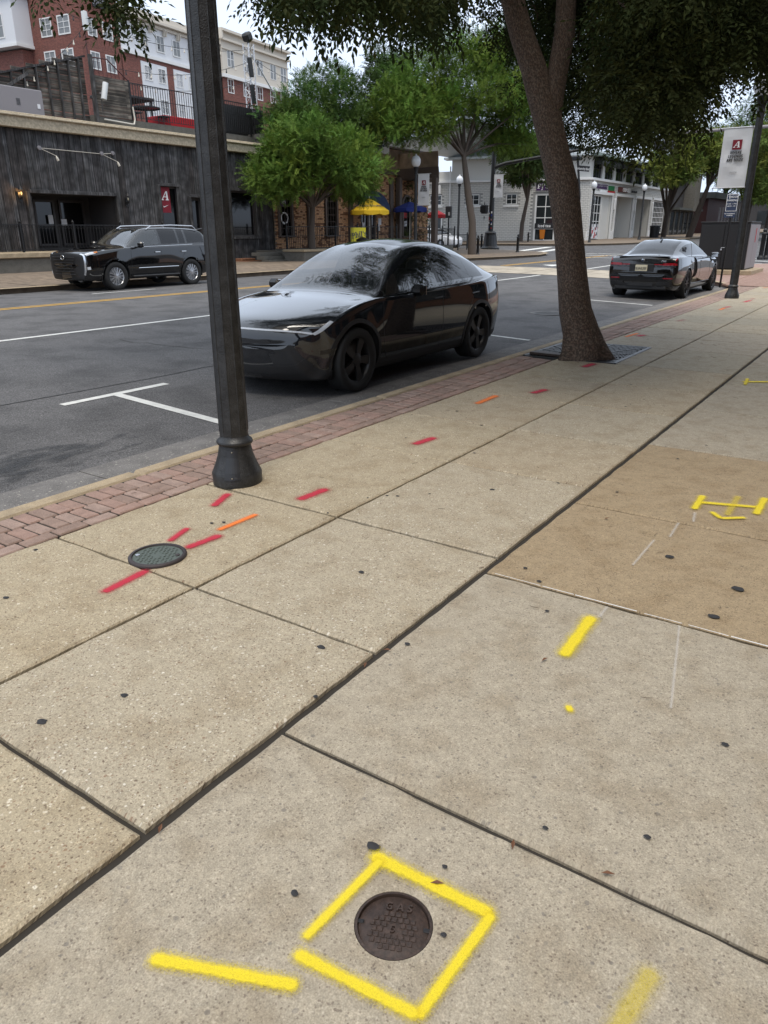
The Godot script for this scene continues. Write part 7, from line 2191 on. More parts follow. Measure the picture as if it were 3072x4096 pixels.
func bar_building() -> void:
	var t := thing("timber_bar", "long bar building clad in dark weathered vertical boards with cream fascia", "building", Vector3.ZERO)
	var F := street_frame(-26.0)
	t.transform = F
	# local: x runs away along the street, y up, z towards the street
	var holes := [[16.2, 19.8, 0.95, 2.88], [21.97, 22.96, 1.5, 3.34], [23.58, 24.27, 0.25, 2.96], [25.95, 27.56, 1.38, 3.32]]
	wall(t, "wall", M.far_dark_wall, -6, 28.7, 0.1, 4.92, holes, -0.06, 0.2)
	rng.seed = 17
	var x := 3.0
	var tones := [M.weathered_board, M.weathered_board_dark, M.weathered_board_pale, M.weathered_board, M.weathered_board_brown]
	while x < 28.6:
		var w := rng.randf_range(0.17, 0.32)
		var spans := [[0.3, 4.9]]
		for h in holes:
			var mid := x + w * 0.5
			if mid > h[0] - 0.02 and mid < h[1] + 0.02:
				var next := []
				for s in spans:
					if h[2] - 0.06 > s[0] + 0.1: next.append([s[0], h[2] - 0.06])
					if h[3] + 0.06 < s[1] - 0.1: next.append([h[3] + 0.06, s[1]])
				spans = next
		for s in spans:
			var m := MB.new()
			var lean := rng.randf_range(-0.003, 0.003)
			m.rbox(V(x + w * 0.5, (s[0] + s[1]) * 0.5, -0.03 + rng.randf_range(-0.01, 0.012)), V(w - 0.014, s[1] - s[0], 0.05), 0.006, Basis(V(0, 0, 1), lean))
			part("board", m, tones[rng.randi() % 5], t)
		x += w
	# fascia in two steps, with a drip edge
	var m := MB.new()
	m.rbox(V(11.4, 5.08, 0.06), V(34.8, 0.36, 0.3), 0.02)
	m.rbox(V(11.4, 5.27, 0.10), V(34.8, 0.06, 0.42), 0.015)
	m.rbox(V(11.4, 5.33, 0.04), V(34.8, 0.07, 0.3), 0.015)
	part("fascia", m, M.fascia, t)
	# flat roof behind it
	m = MB.new()
	m.box(V(11.4, 5.1, -7), V(34.8, 0.3, 13.7))
	m.box(V(11.4, 2.5, -13.8), V(34.8, 5.0, 0.2))
	m.box(V(28.75, 2.5, -7), V(0.1, 5.0, 13.7))
	m.box(V(-6.0, 2.5, -7), V(0.1, 5.0, 13.7))
	part("roof", m, M.grey_render, t)
	# openings: deep porch with glazed doors
	m = MB.new()
	m.box(V(18, 0.9, -0.9), V(3.6, 0.1, 1.7))
	m.box(V(18, 2.95, -0.9), V(3.6, 0.1, 1.7))
	m.box(V(16.15, 1.9, -0.9), V(0.1, 2.1, 1.7))
	m.box(V(19.85, 1.9, -0.9), V(0.1, 2.1, 1.7))
	m.box(V(18, 1.9, -1.8), V(3.8, 2.2, 0.1))
	part("porch", m, M.far_dark_wall, t)
	for q in [[16.4, 17.25], [17.35, 18.2], [18.4, 19.5]]:
		window(t, q[0], q[1], 1.1, 2.75, -1.7, M.window_dark_frame, M.door_glass_dark, 1, 1, 0.08, 0.03, "glazed_door")
	for q in [[17.95, 2.05, 0.2, 0.32], [18.5, 1.95, 0.24, 0.24]]:
		m = MB.new()
		m.box(V(q[0], q[1], -1.63), V(q[2], q[3], 0.01))
		part("paper_notice", m, M.banner_white, t)
	# trim round the porch, windows and door
	for h in holes:
		for q in [[h[0] - 0.06, (h[2] + h[3]) / 2, 0.12, h[3] - h[2] + 0.12], [h[1] + 0.06, (h[2] + h[3]) / 2, 0.12, h[3] - h[2] + 0.12], [(h[0] + h[1]) / 2, h[3] + 0.06, h[1] - h[0], 0.12]]:
			m = MB.new()
			m.rbox(V(q[0], q[1], 0.012), V(q[2], q[3], 0.09), 0.01)
			part("opening_trim", m, M.weathered_board_pale if q[2] < 0.2 else M.weathered_board, t)
	m = MB.new()
	m.rbox(V(26.75, 1.32, 0.04), V(1.9, 0.1, 0.16), 0.01)
	part("window_sill", m, M.weathered_board, t)
	window(t, 21.97, 22.96, 1.5, 3.34, -0.14, M.window_dark_frame, M.door_glass_dark, 1, 1)
	window(t, 25.95, 27.56, 1.38, 3.32, -0.14, M.window_dark_frame, M.door_glass_dark, 1, 1)
	window(t, 23.58, 24.27, 0.25, 2.96, -0.2, M.window_dark_frame, M.door_glass_dark, 1, 2, 0.1, 0.03, "door")
	# crimson pennant in the small window
	m = MB.new()
	m.box(V(22.27, 2.83, -0.1), V(0.56, 0.98, 0.02))
	var fl := part("pennant", m, M.crimson, t)
	words("A", 0.34, M.white_ink, fl, Transform3D(Basis(V(1.1, 0, 0), V(0.28, 1, 0), V(0, 0, 1)), V(22.3, 2.98, -0.08)), true)
	m = MB.new()
	m.plate(PackedVector2Array([Vector2(-0.14, 0.02), Vector2(-0.10, -0.045), Vector2(0.16, 0.06), Vector2(-0.07, -0.005)]), Transform3D(Basis.IDENTITY, V(22.28, 2.58, -0.088)), 0.006)
	part("tick_mark", m, M.white_ink, fl)
	# conduit with wall floodlights
	m = MB.new()
	m.tube([V(16.82, 4.34, 0.06), V(19.34, 4.33, 0.06), V(19.84, 4.38, 0.06)], [0.012, 0.012, 0.012], 6)
	m.tube([V(16.82, 4.34, 0.06), V(17.3, 4.1, 0.3)], [0.009, 0.009], 6)
	m.tube([V(19.34, 4.33, 0.06), V(19.85, 4.08, 0.3)], [0.009, 0.009], 6)
	part("conduit", m, M.pipe_white, t)
	for q in [V(16.82, 4.34, 0.05), V(19.34, 4.34, 0.05), V(19.84, 4.39, 0.05)]:
		m = MB.new()
		m.lathe([Vector2(0.075, 0), Vector2(0.07, 0.05), Vector2(0.0001, 0.06)], 14, q, Basis(Vector3.RIGHT, PI / 2))
		part("junction_box", m, M.grey_box, t)
	for q in [V(17.3, 4.04, 0.3), V(19.87, 4.02, 0.3)]:
		m = MB.new()
		m.lathe([Vector2(0.045, -0.09), Vector2(0.04, 0), Vector2(0.018, 0.06), Vector2(0.0001, 0.07)], 12, q, Basis(V(0, 0, 1), 0.4))
		part("spot_head", m, M.pipe_white, t)
	# brick step at the door
	m = MB.new()
	m.rbox(V(26.1, 0.34, 0.45), V(0.9, 0.2, 0.6), 0.03)
	m.rbox(V(26.2, 0.27, 0.7), V(1.3, 0.14, 0.9), 0.03)
	part("brick_step", m, M.old_brick_dark, t)
	clear_counts(t)
	# wall lanterns
	for q in [[15.82, 2.86, "lit wall lantern left of the dark porch opening", true], [20.24, 2.80, "unlit wall lantern right of the dark porch opening", false]]:
		var l := thing("wall_lantern", q[2], "lantern", V(-25.85, q[1], -q[0]), 0.0, "wall lanterns on the bar")
		m = MB.new()
		m.box(V(-0.1, -0.12, 0), V(0.04, 0.3, 0.12))
		m.bar(V(-0.1, -0.2, 0), V(0, -0.16, 0), 0.025, 0.025)
		for a in 4:
			m.bar(V(cos(a * PI / 2 + 0.78) * 0.06, -0.12, sin(a * PI / 2 + 0.78) * 0.06), V(cos(a * PI / 2 + 0.78) * 0.085, 0.1, sin(a * PI / 2 + 0.78) * 0.085), 0.012, 0.012)
		m.lathe([Vector2(0.11, 0.1), Vector2(0.05, 0.17), Vector2(0.015, 0.22), Vector2(0.0001, 0.25)], 8)
		m.lathe([Vector2(0.0001, -0.15), Vector2(0.06, -0.125), Vector2(0.065, -0.11), Vector2(0.0001, -0.11)], 8)
		part("lantern_frame", m, M.iron, l)
		m = MB.new()
		m.lathe([Vector2(0.0001, -0.06), Vector2(0.03, -0.03), Vector2(0.03, 0.02), Vector2(0.0001, 0.05)], 10)
		var bm := mat("lantern_bulb_%d" % int(q[3]), 0.8, 0.7, 0.5, 0.4)
		if q[3]:
			bm.emission_enabled = true
			bm.emission = Color(1.0, 0.75, 0.4)
			bm.emission_energy_multiplier = 1.6
			var o := OmniLight3D.new()
			o.name = "lantern_light"
			o.light_color = Color(1.0, 0.75, 0.45)
			o.light_energy = 0.12
			o.omni_range = 12
			o.light_size = 0.03
			o.shadow_enabled = true
			l.add_child(o)
		part("bulb", m, bm, l)
		clear_counts(l)
	# raised terrace and its railing
	var tw := thing("terrace_wall", "low stained grey concrete terrace wall below the black iron railing", "wall", V(-25.4, 0.15, -8))
	m = MB.new()
	m.box(V(-25.4, 0.5, -8.0), V(1.2, 0.7, 26.0))
	world_part("wall", m, M.grey_render, tw)
	m = MB.new()
	m.rbox(V(-25.36, 0.875, -8.0), V(1.32, 0.17, 26.1), 0.02)
	world_part("coping", m, M.kerb_concrete, tw)
	clear_counts(tw)
	var rl := thing("iron_railing", "black wrought iron railing on the bar's terrace wall", "railing", V(-24.9, 0.96, -8))
	var holder := Node3D.new()
	rail(rl, V(0, 0, -3.0), V(0, 0, -13.0), 0.87, 0.125, M.iron, 2.16, true, 0.012)
	holder.free()
	m = MB.new()
	for i in 80:
		var p := []
		var r := []
		for k in 9:
			p.append(V(0, 0.79 + 0.045 * sin(TAU * k / 8), -3.06 - i * 0.125 + 0.045 * cos(TAU * k / 8)))
			r.append(0.006)
		m.tube(p, r, 4, false)
	var sc := part("scrollwork", m, M.iron, rl)
	sc.set_meta("kind", "stuff")
	clear_counts(rl)

func catenary(called: String, label: String, a: Vector3, b: Vector3, sag: float, bulbs: int) -> void:
	var t := thing(called, label, "string lights", (a + b) * 0.5, 0.0, "strings of bulbs above the roof deck")
	var m := MB.new()
	var p := []
	var r := []
	for i in 17:
		var f := i / 16.0
		p.append(a.lerp(b, f) - V(0, sag * 4.0 * f * (1.0 - f), 0))
		r.append(0.010)
	m.tube(p, r, 5, false)
	world_part("wire", m, M.ink_black, t)
	for i in bulbs:
		var f := (i + 0.5) / bulbs
		var q := a.lerp(b, f) - V(0, sag * 4.0 * f * (1.0 - f), 0)
		m = MB.new()
		m.lathe([Vector2(0.0001, -0.17), Vector2(0.035, -0.145), Vector2(0.03, -0.10), Vector2(0.018, -0.08), Vector2(0.018, 0.0)], 8, q)
		world_part("bulb", m, M.bulb if i % 3 else M.ink_black, t)
	clear_counts(t)

func roof_deck() -> void:
	var t := thing("roof_deck_parapet", "low mortar parapet under the roof deck railing above the cream fascia", "wall", V(-27.1, 5.2, -26))
	var m := MB.new()
	m.box(V(-27.15, 5.5, -26.0), V(0.25, 0.56, 12.0))
	world_part("parapet", m, M.grey_render, t)
	m = MB.new()
	m.box(V(-31, 5.72, -26.2), V(7.4, 0.1, 11.6))
	world_part("deck_floor", m, M.deck_board_dark, t)
	clear_counts(t)
	t = thing("deck_railing", "dark red iron railing along the roof deck's front", "railing", V(-27.0, 5.8, -21.8))
	rail(t, Vector3.ZERO, V(0, 0, -10.2), 1.3, 0.125, M.iron, 3.4, false, 0.014)
	clear_counts(t)
	# boarded stair wall with studs in front
	t = thing("stud_wall", "weathered horizontal board wall with bare upright studs on the bar's roof", "wall", V(-27.2, 5.4, -17.6))
	rng.seed = 23
	var y := 5.42
	while y < 7.7:
		var h := rng.randf_range(0.13, 0.2)
		var za := -13.5
		if y > 6.1: za = -15.0 - (y - 6.15) / 1.5 * 4.6
		if za < -19.7: break
		m = MB.new()
		m.rbox(V(-27.25, y + h / 2, (za - 20.0) / 2), V(0.03, h - 0.012, absf(-20.0 - za)), 0.004, Basis(Vector3.RIGHT, rng.randf_range(-0.004, 0.004)))
		world_part("board", m, [M.deck_board, M.deck_board_dark, M.deck_board][rng.randi() % 3], t)
		y += h
	for z in [-15.4, -15.9, -16.45, -16.95, -17.45, -17.95, -18.4, -18.85, -19.3, -19.72]:
		var top := minf(7.68, 6.2 + (-z - 15.0) / 4.6 * 1.5)
		m = MB.new()
		m.rbox(V(-27.18, (5.35 + top) / 2, z), V(0.1, top - 5.35, 0.055), 0.006, Basis(Vector3.RIGHT, rng.randf_range(-0.03, 0.03)))
		world_part("stud", m, M.timber_stud, t)
	m = MB.new()
	m.bar(V(-27.12, 6.25, -16.6), V(-27.12, 6.85, -17.6), 0.05, 0.1)
	world_part("brace", m, M.timber_stud, t)
	m = MB.new()
	m.bar(V(-27.2, 6.22, -14.9), V(-27.2, 7.75, -20.05), 0.16, 0.06)
	world_part("cap_rail", m, M.weathered_board_dark, t)
	m = MB.new()
	m.bar(V(-27.12, 5.42, -14.9), V(-27.12, 5.5, -20.05), 0.12, 0.08)
	world_part("sole_plate", m, M.weathered_board_dark, t)
	clear_counts(t)
	t = thing("board_panel_wall", "grey panel of horizontal boards with a tall post beside the roof stairs", "wall", V(-27.0, 5.6, -21))
	for i in 7:
		m = MB.new()
		m.rbox(V(-27.0, 5.79 + i * 0.195 + 0.09, -21.02), V(0.04, 0.186, 1.62), 0.005)
		world_part("board", m, [M.deck_board, M.deck_board_dark, M.deck_board][i % 3], t)
	m = MB.new()
	m.rbox(V(-26.95, 6.66, -20.12), V(0.13, 2.28, 0.13), 0.012)
	world_part("post", m, M.timber_stud, t)
	m = MB.new()
	m.tube([V(-27.0, 7.72, -20.2), V(-27.0, 7.76, -20.9), V(-27.0, 7.12, -21.85)], [0.022, 0.022, 0.022], 6)
	for i in 9:
		var f := i / 8.0
		var z := -20.3 - f * 1.45
		var top := 7.74 if f < 0.42 else 7.74 - (f - 0.42) * 1.08
		m.tube([V(-27.0, 7.1, z), V(-27.0, top, z)], [0.012, 0.012], 5, false)
	world_part("stair_rail", m, M.iron_red, t)
	m = MB.new()
	m.tube([V(-26.9, 5.66, -20.4), V(-26.8, 5.6, -21.6), V(-26.85, 5.62, -21.75), V(-26.9, 5.8, -21.85), V(-26.92, 6.25, -21.82)], [0.03, 0.03, 0.03, 0.03, 0.03], 8)
	world_part("drain_pipe", m, M.pipe_white, t)
	clear_counts(t)
	t = thing("roof_unit", "grey sheet metal air unit on the bar's roof at left edge", "air unit", V(-26.75, 5.36, -16.0))
	m = MB.new()
	m.rbox(V(0, 0.43, 0), V(0.7, 0.86, 3.1), 0.02)
	part("casing", m, M.grey_box, t)
	m = MB.new()
	m.rbox(V(0.36, 0.42, 0.6), V(0.02, 0.7, 0.9), 0.005)
	part("panel", m, M.grey_box, t)
	m = MB.new()
	for k in 7: m.box(V(0.358, 0.42 + (k - 3) * 0.03, -0.6), V(0.006, 0.012, 0.14))
	part("vent", m, M.hvac_dark, t)
	m = MB.new()
	m.box(V(0.36, 0.35, -1.35), V(0.006, 0.14, 0.11))
	part("label_plate", m, M.banner_white, t)
	clear_counts(t)
	for q in [["white upright panel antenna on a thin pole above the roof post", V(-27.0, 7.7, -20.08), 0.86, 0.0], ["white tilted panel antenna on the board wall post", V(-26.8, 5.9, -20.3), 0.42, 0.28]]:
		t = thing("panel_antenna", q[1 - 1], "antenna", q[1])
		m = MB.new()
		m.tube([Vector3.ZERO, V(0, q[2] + 0.3, 0)], [0.02, 0.02], 8)
		part("pole", m, M.iron_red if q[3] == 0.0 else M.timber_stud, t)
		m = MB.new()
		m.lathe([Vector2(0.0001, -0.3), Vector2(0.10, -0.3), Vector2(0.105, -0.28), Vector2(0.105, 0.3), Vector2(0.0001, 0.33)], 14, V(0.1, q[2] + 0.28, -q[3] * 0.4), Basis(Vector3.RIGHT, -q[3]))
		part("radome", m, M.antenna_white, t)
		m = MB.new()
		m.box(V(0.03, q[2] + 0.2, 0), V(0.08, 0.06, 0.1))
		part("clamp", m, M.grey_box, t)
		clear_counts(t)
	# lattice tower for stage lamps
	t = thing("truss_tower", "silver lattice truss tower with black floodlight on top of the roof deck", "truss tower", V(-27.6, 5.75, -29.4))
	m = MB.new()
	var s := 0.17
	for c in [V(s, 0, s), V(s, 0, -s), V(-s, 0, s), V(-s, 0, -s)]:
		m.tube([c, c + V(0, 4.0, 0)], [0.028, 0.028], 8)
	part("chord", m, M.truss_metal, t)
	m = MB.new()
	for i in 13:
		var y0 := 0.05 + i * 0.3
		for f in [[V(s, 0, s), V(s, 0, -s)], [V(s, 0, s), V(-s, 0, s)], [V(-s, 0, s), V(-s, 0, -s)], [V(s, 0, -s), V(-s, 0, -s)]]:
			var e := 0.0 if i % 2 else 0.3
			m.tube([f[0] + V(0, y0 + 0.3 - e, 0), f[1] + V(0, y0 + e, 0)], [0.014, 0.014], 5, false)
	part("lacing", m, M.truss_metal, t)
	m = MB.new()
	m.rbox(V(0.1, 4.25, 0.15), V(0.4, 0.35, 0.42), 0.08, Basis(Vector3.RIGHT, 0.5))
	m.bar(V(0, 4.0, 0), V(0.05, 4.2, 0.1), 0.08, 0.08)
	part("floodlight", m, M.black_plastic, t)
	for q in [V(0.25, 3.0, 0.2), V(0.25, 1.9, 0.15), V(0.25, 0.8, 0.1)]:
		m = MB.new()
		m.rbox(q, V(0.12, 0.8, 0.25), 0.03, Basis(Vector3.RIGHT, 0.12))
		part("speaker", m, M.black_plastic, t)
	m = MB.new()
	m.tube([V(0, 3.6, -0.2), V(-0.1, 1.6, -2.3)], [0.035, 0.035], 6)
	part("brace", m, M.truss_metal, t)
	clear_counts(t)
	# deck furniture glimpsed through the railing
	t = thing("deck_table", "round black table on the roof deck behind the railing", "table", V(-28.3, 5.78, -23.6))
	m = MB.new()
	m.lathe([Vector2(0.62, 0.7), Vector2(0.62, 0.75), Vector2(0.0001, 0.755)], 24)
	part("table_top", m, M.black_plastic, t)
	m = MB.new()
	m.lathe([Vector2(0.28, 0), Vector2(0.05, 0.06), Vector2(0.045, 0.7)], 12)
	part("leg", m, M.black_plastic, t)
	clear_counts(t)
	for q in [["black stool left of the round roof deck table", -22.8], ["black stool right of the round roof deck table", -24.3]]:
		t = thing("deck_stool", q[0], "stool", V(-28.0, 5.78, q[1]))
		m = MB.new()
		m.rbox(V(0, 0.45, 0), V(0.4, 0.05, 0.4), 0.015)
		part("seat", m, M.black_plastic, t)
		for c in [V(0.17, 0, 0.17), V(-0.17, 0, 0.17), V(0.17, 0, -0.17), V(-0.17, 0, -0.17)]:
			m = MB.new()
			m.bar(c, c * 0.9 + V(0, 0.44, 0), 0.03, 0.03)
			part("leg", m, M.black_plastic, t)
		clear_counts(t)
	t = thing("stage_curtain", "black cloth screen behind the roof deck railing near the truss", "curtain", V(-27.4, 5.8, -28.2))
	m = MB.new()
	for i in 24:
		m.box(V(0.02 * sin(i * 1.3), 0.62, 1.1 - i * 0.12), V(0.03, 1.24, 0.125))
	part("cloth", m, M.black_plastic, t)
	t = thing("deck_shelter", "low red topped bar counter on the roof deck", "counter", V(-28.6, 5.78, -25.6))
	m = MB.new()
	m.rbox(V(0, 0.28, 0), V(1.2, 0.5, 2.6), 0.02)
	part("counter", m, M.red_cloth, t)
	t = thing("deck_canopy", "dark flat canopy with thin posts over the roof deck table", "canopy", V(-30.5, 5.78, -24.2))
	m = MB.new()
	m.rbox(V(0, 1.35, 0), V(1.6, 0.12, 2.2), 0.02)
	part("canopy_roof", m, M.weathered_board_dark, t)
	for c in [V(0.7, 0, 1), V(0.7, 0, -1), V(-0.7, 0, 1), V(-0.7, 0, -1)]:
		m = MB.new()
		m.bar(c, c + V(0, 1.35, 0), 0.07, 0.07)
		part("post", m, M.weathered_board_dark, t)
	clear_counts(t)
	catenary("string_lights", "string of bulbs from the antenna down to the left edge", V(-27.0, 8.6, -20.0), V(-27.2, 6.5, -17.4), 0.15, 9)
	catenary("string_lights", "string of bulbs from the roof stairs to the truss tower's middle", V(-27.2, 7.55, -21.6), V(-27.5, 9.0, -29.3), 0.35, 12)
	catenary("string_lights", "upper string of bulbs crossing behind the near lamp to the truss top", V(-30, 9.8, -21.5), V(-27.5, 9.5, -29.3), 0.5, 14)
	catenary("string_lights", "string of bulbs running right from the truss tower into the trees", V(-27.5, 9.2, -29.5), V(-28, 8.9, -36.5), 0.4, 9)
	catenary("string_lights", "low string of bulbs over the roof deck table", V(-28.5, 7.4, -22.5), V(-27.4, 8.2, -29.2), 0.4, 10)

func arched(parent: Node, u: float, w: float, v0: float, v1: float, face: float, glass: Material, frame: Material) -> void:
	# tall window under a round head, with a wide brown surround
	var m := MB.new()
	var out := PackedVector2Array()
	var inn := PackedVector2Array()
	var r := w * 0.5
	for i in 13:
		var a := PI * i / 12.0
		inn.append(Vector2(u + cos(a) * r, v1 - r + sin(a) * r))
		out.append(Vector2(u + cos(a) * (r + 0.12), v1 - r + sin(a) * (r + 0.12)))
	for i in 12:
		m.plate(PackedVector2Array([inn[i], out[i], out[i + 1], inn[i + 1]]), Transform3D(Basis.IDENTITY, V(0, 0, face - 0.06)), 0.12)
	for s in [-1.0, 1.0]:
		m.box(V(u + s * (r + 0.06), (v0 + v1 - r) / 2, face), V(0.12, v1 - r - v0, 0.12))
	m.box(V(u, v0 - 0.04, face + 0.03), V(w + 0.3, 0.08, 0.2))
	var o := part("window", m, frame, parent)
	m = MB.new()
	var g := inn.duplicate()
	g.append(Vector2(u - r, v0))
	g.append(Vector2(u + r, v0))
	m.plate(g, Transform3D(Basis.IDENTITY, V(0, 0, face - 0.10)), 0.02)
	part("pane", m, glass, o)
	m = MB.new()
	for i in [-1, 0, 1]: m.box(V(u + i * w * 0.25, (v0 + v1) / 2 - 0.02, face - 0.06), V(0.025, v1 - v0 - (0.1 if i == 0 else 0.2), 0.03))
	for j in range(1, 6): m.box(V(u, v0 + (v1 - v0) * j / 6.0, face - 0.062), V(w, 0.025, 0.03))
	part("muntin", m, frame, o)

func bricks(parent: Node, mats: Array, u0: float, u1: float, v0: float, v1: float, face: float, holes: Array, singles: int, bw := 0.2, bh := 0.068, gap := 0.012) -> void:
	var m := [MB.new(), MB.new(), MB.new()]
	var one := MB.new()
	one.rbox(Vector3.ZERO, V(bw - gap, bh, 0.05), 0.006)
	var shared := one.mesh()
	var row := 0
	var made := 0
	var v := v0
	while v < v1:
		var u := u0 + (bw * 0.5 if row % 2 else 0.0)
		while u < u1:
			var free := true
			for h in holes:
				if u + bw > h[0] and u < h[1] and v + bh > h[2] and v < h[3]:
					if h.size() < 5 or v < h[3] - (h[1] - h[0]) * 0.5 or Vector2(u + bw * 0.5 - (h[0] + h[1]) * 0.5, v - (h[3] - (h[1] - h[0]) * 0.5)).length() < (h[1] - h[0]) * 0.5 + 0.05: free = false
			if free:
				var k := rng.randi() % 7
				k = 0 if k < 3 else (1 if k < 5 else 2)
				var at := V(u + bw * 0.5, v + bh * 0.5, face - 0.012 + rng.randf_range(-0.006, 0.006))
				if made < singles and v > 1.2 and v < 3.4:
					var o := part("brick", shared, mats[k], parent)
					o.position = at
					made += 1
				else:
					m[k].box(at, V(bw - gap, bh, 0.05))
			u += bw
		v += bh + gap
		row += 1
	for k in 3:
		if m[k].v.size():
			var o := part("far_bricks", m[k], mats[k], parent)
			o.set_meta("kind", "stuff")

func umbrella(label: String, at: Vector3, r: float, drop: float, h: float, cloth: Material, lettering := "") -> void:
	var t := thing("patio_umbrella", label, "umbrella", at, 0.35, "open patio umbrellas")
	var m := MB.new()
	m.tube([Vector3.ZERO, V(0, h + 0.12, 0)], [0.025, 0.02], 8)
	part("pole", m, M.pipe_white, t)
	m = MB.new()
	var n := 8
	for i in n:
		var a := TAU * i / n
		var b := TAU * (i + 1) / n
		var c := (a + b) * 0.5
		for f in 4:
			var q := []
			for e in [[f / 4.0, a], [f / 4.0, b], [(f + 1) / 4.0, b], [(f + 1) / 4.0, a]]:
				var k: float = e[0]
				q.append(V(cos(e[1]) * r * k, h - drop * pow(k, 1.15), sin(e[1]) * r * k))
			if f == 0: m.tri(q[0], q[3], q[2])
			else: m.quad(q[0], q[3], q[2], q[1])
		# scalloped valance
		for s in 6:
			var g0 := lerpf(a, b, s / 6.0)
			var g1 := lerpf(a, b, (s + 1) / 6.0)
			var chord := cos((b - a) * 0.5)
			var r0 := r * chord / cos(g0 - c)
			var r1 := r * chord / cos(g1 - c)
			var d0 := 0.16 + 0.06 * sin(PI * s / 6.0)
			var d1 := 0.16 + 0.06 * sin(PI * (s + 1) / 6.0)
			m.quad(V(cos(g1) * r1, h - drop, sin(g1) * r1), V(cos(g0) * r0, h - drop, sin(g0) * r0), V(cos(g0) * r0, h - drop - d0, sin(g0) * r0), V(cos(g1) * r1, h - drop - d1, sin(g1) * r1))
	part("canopy", m, cloth, t)
	for i in n:
		m = MB.new()
		var a := TAU * i / n
		m.tube([V(0, h - 0.02, 0), V(cos(a) * r, h - drop - 0.02, sin(a) * r)], [0.012, 0.009], 5, false)
		part("rib", m, M.iron, t)
	if lettering:
		for i in n:
			var a := TAU * (i + 0.5) / n
			words(lettering, 0.1, M.ink_navy, t, Transform3D(Basis(Vector3.UP, PI / 2 - a) * Basis(Vector3.RIGHT, -0.85), V(cos(a) * r * 0.7, h - drop * 0.62, sin(a) * r * 0.7)))
	clear_counts(t)

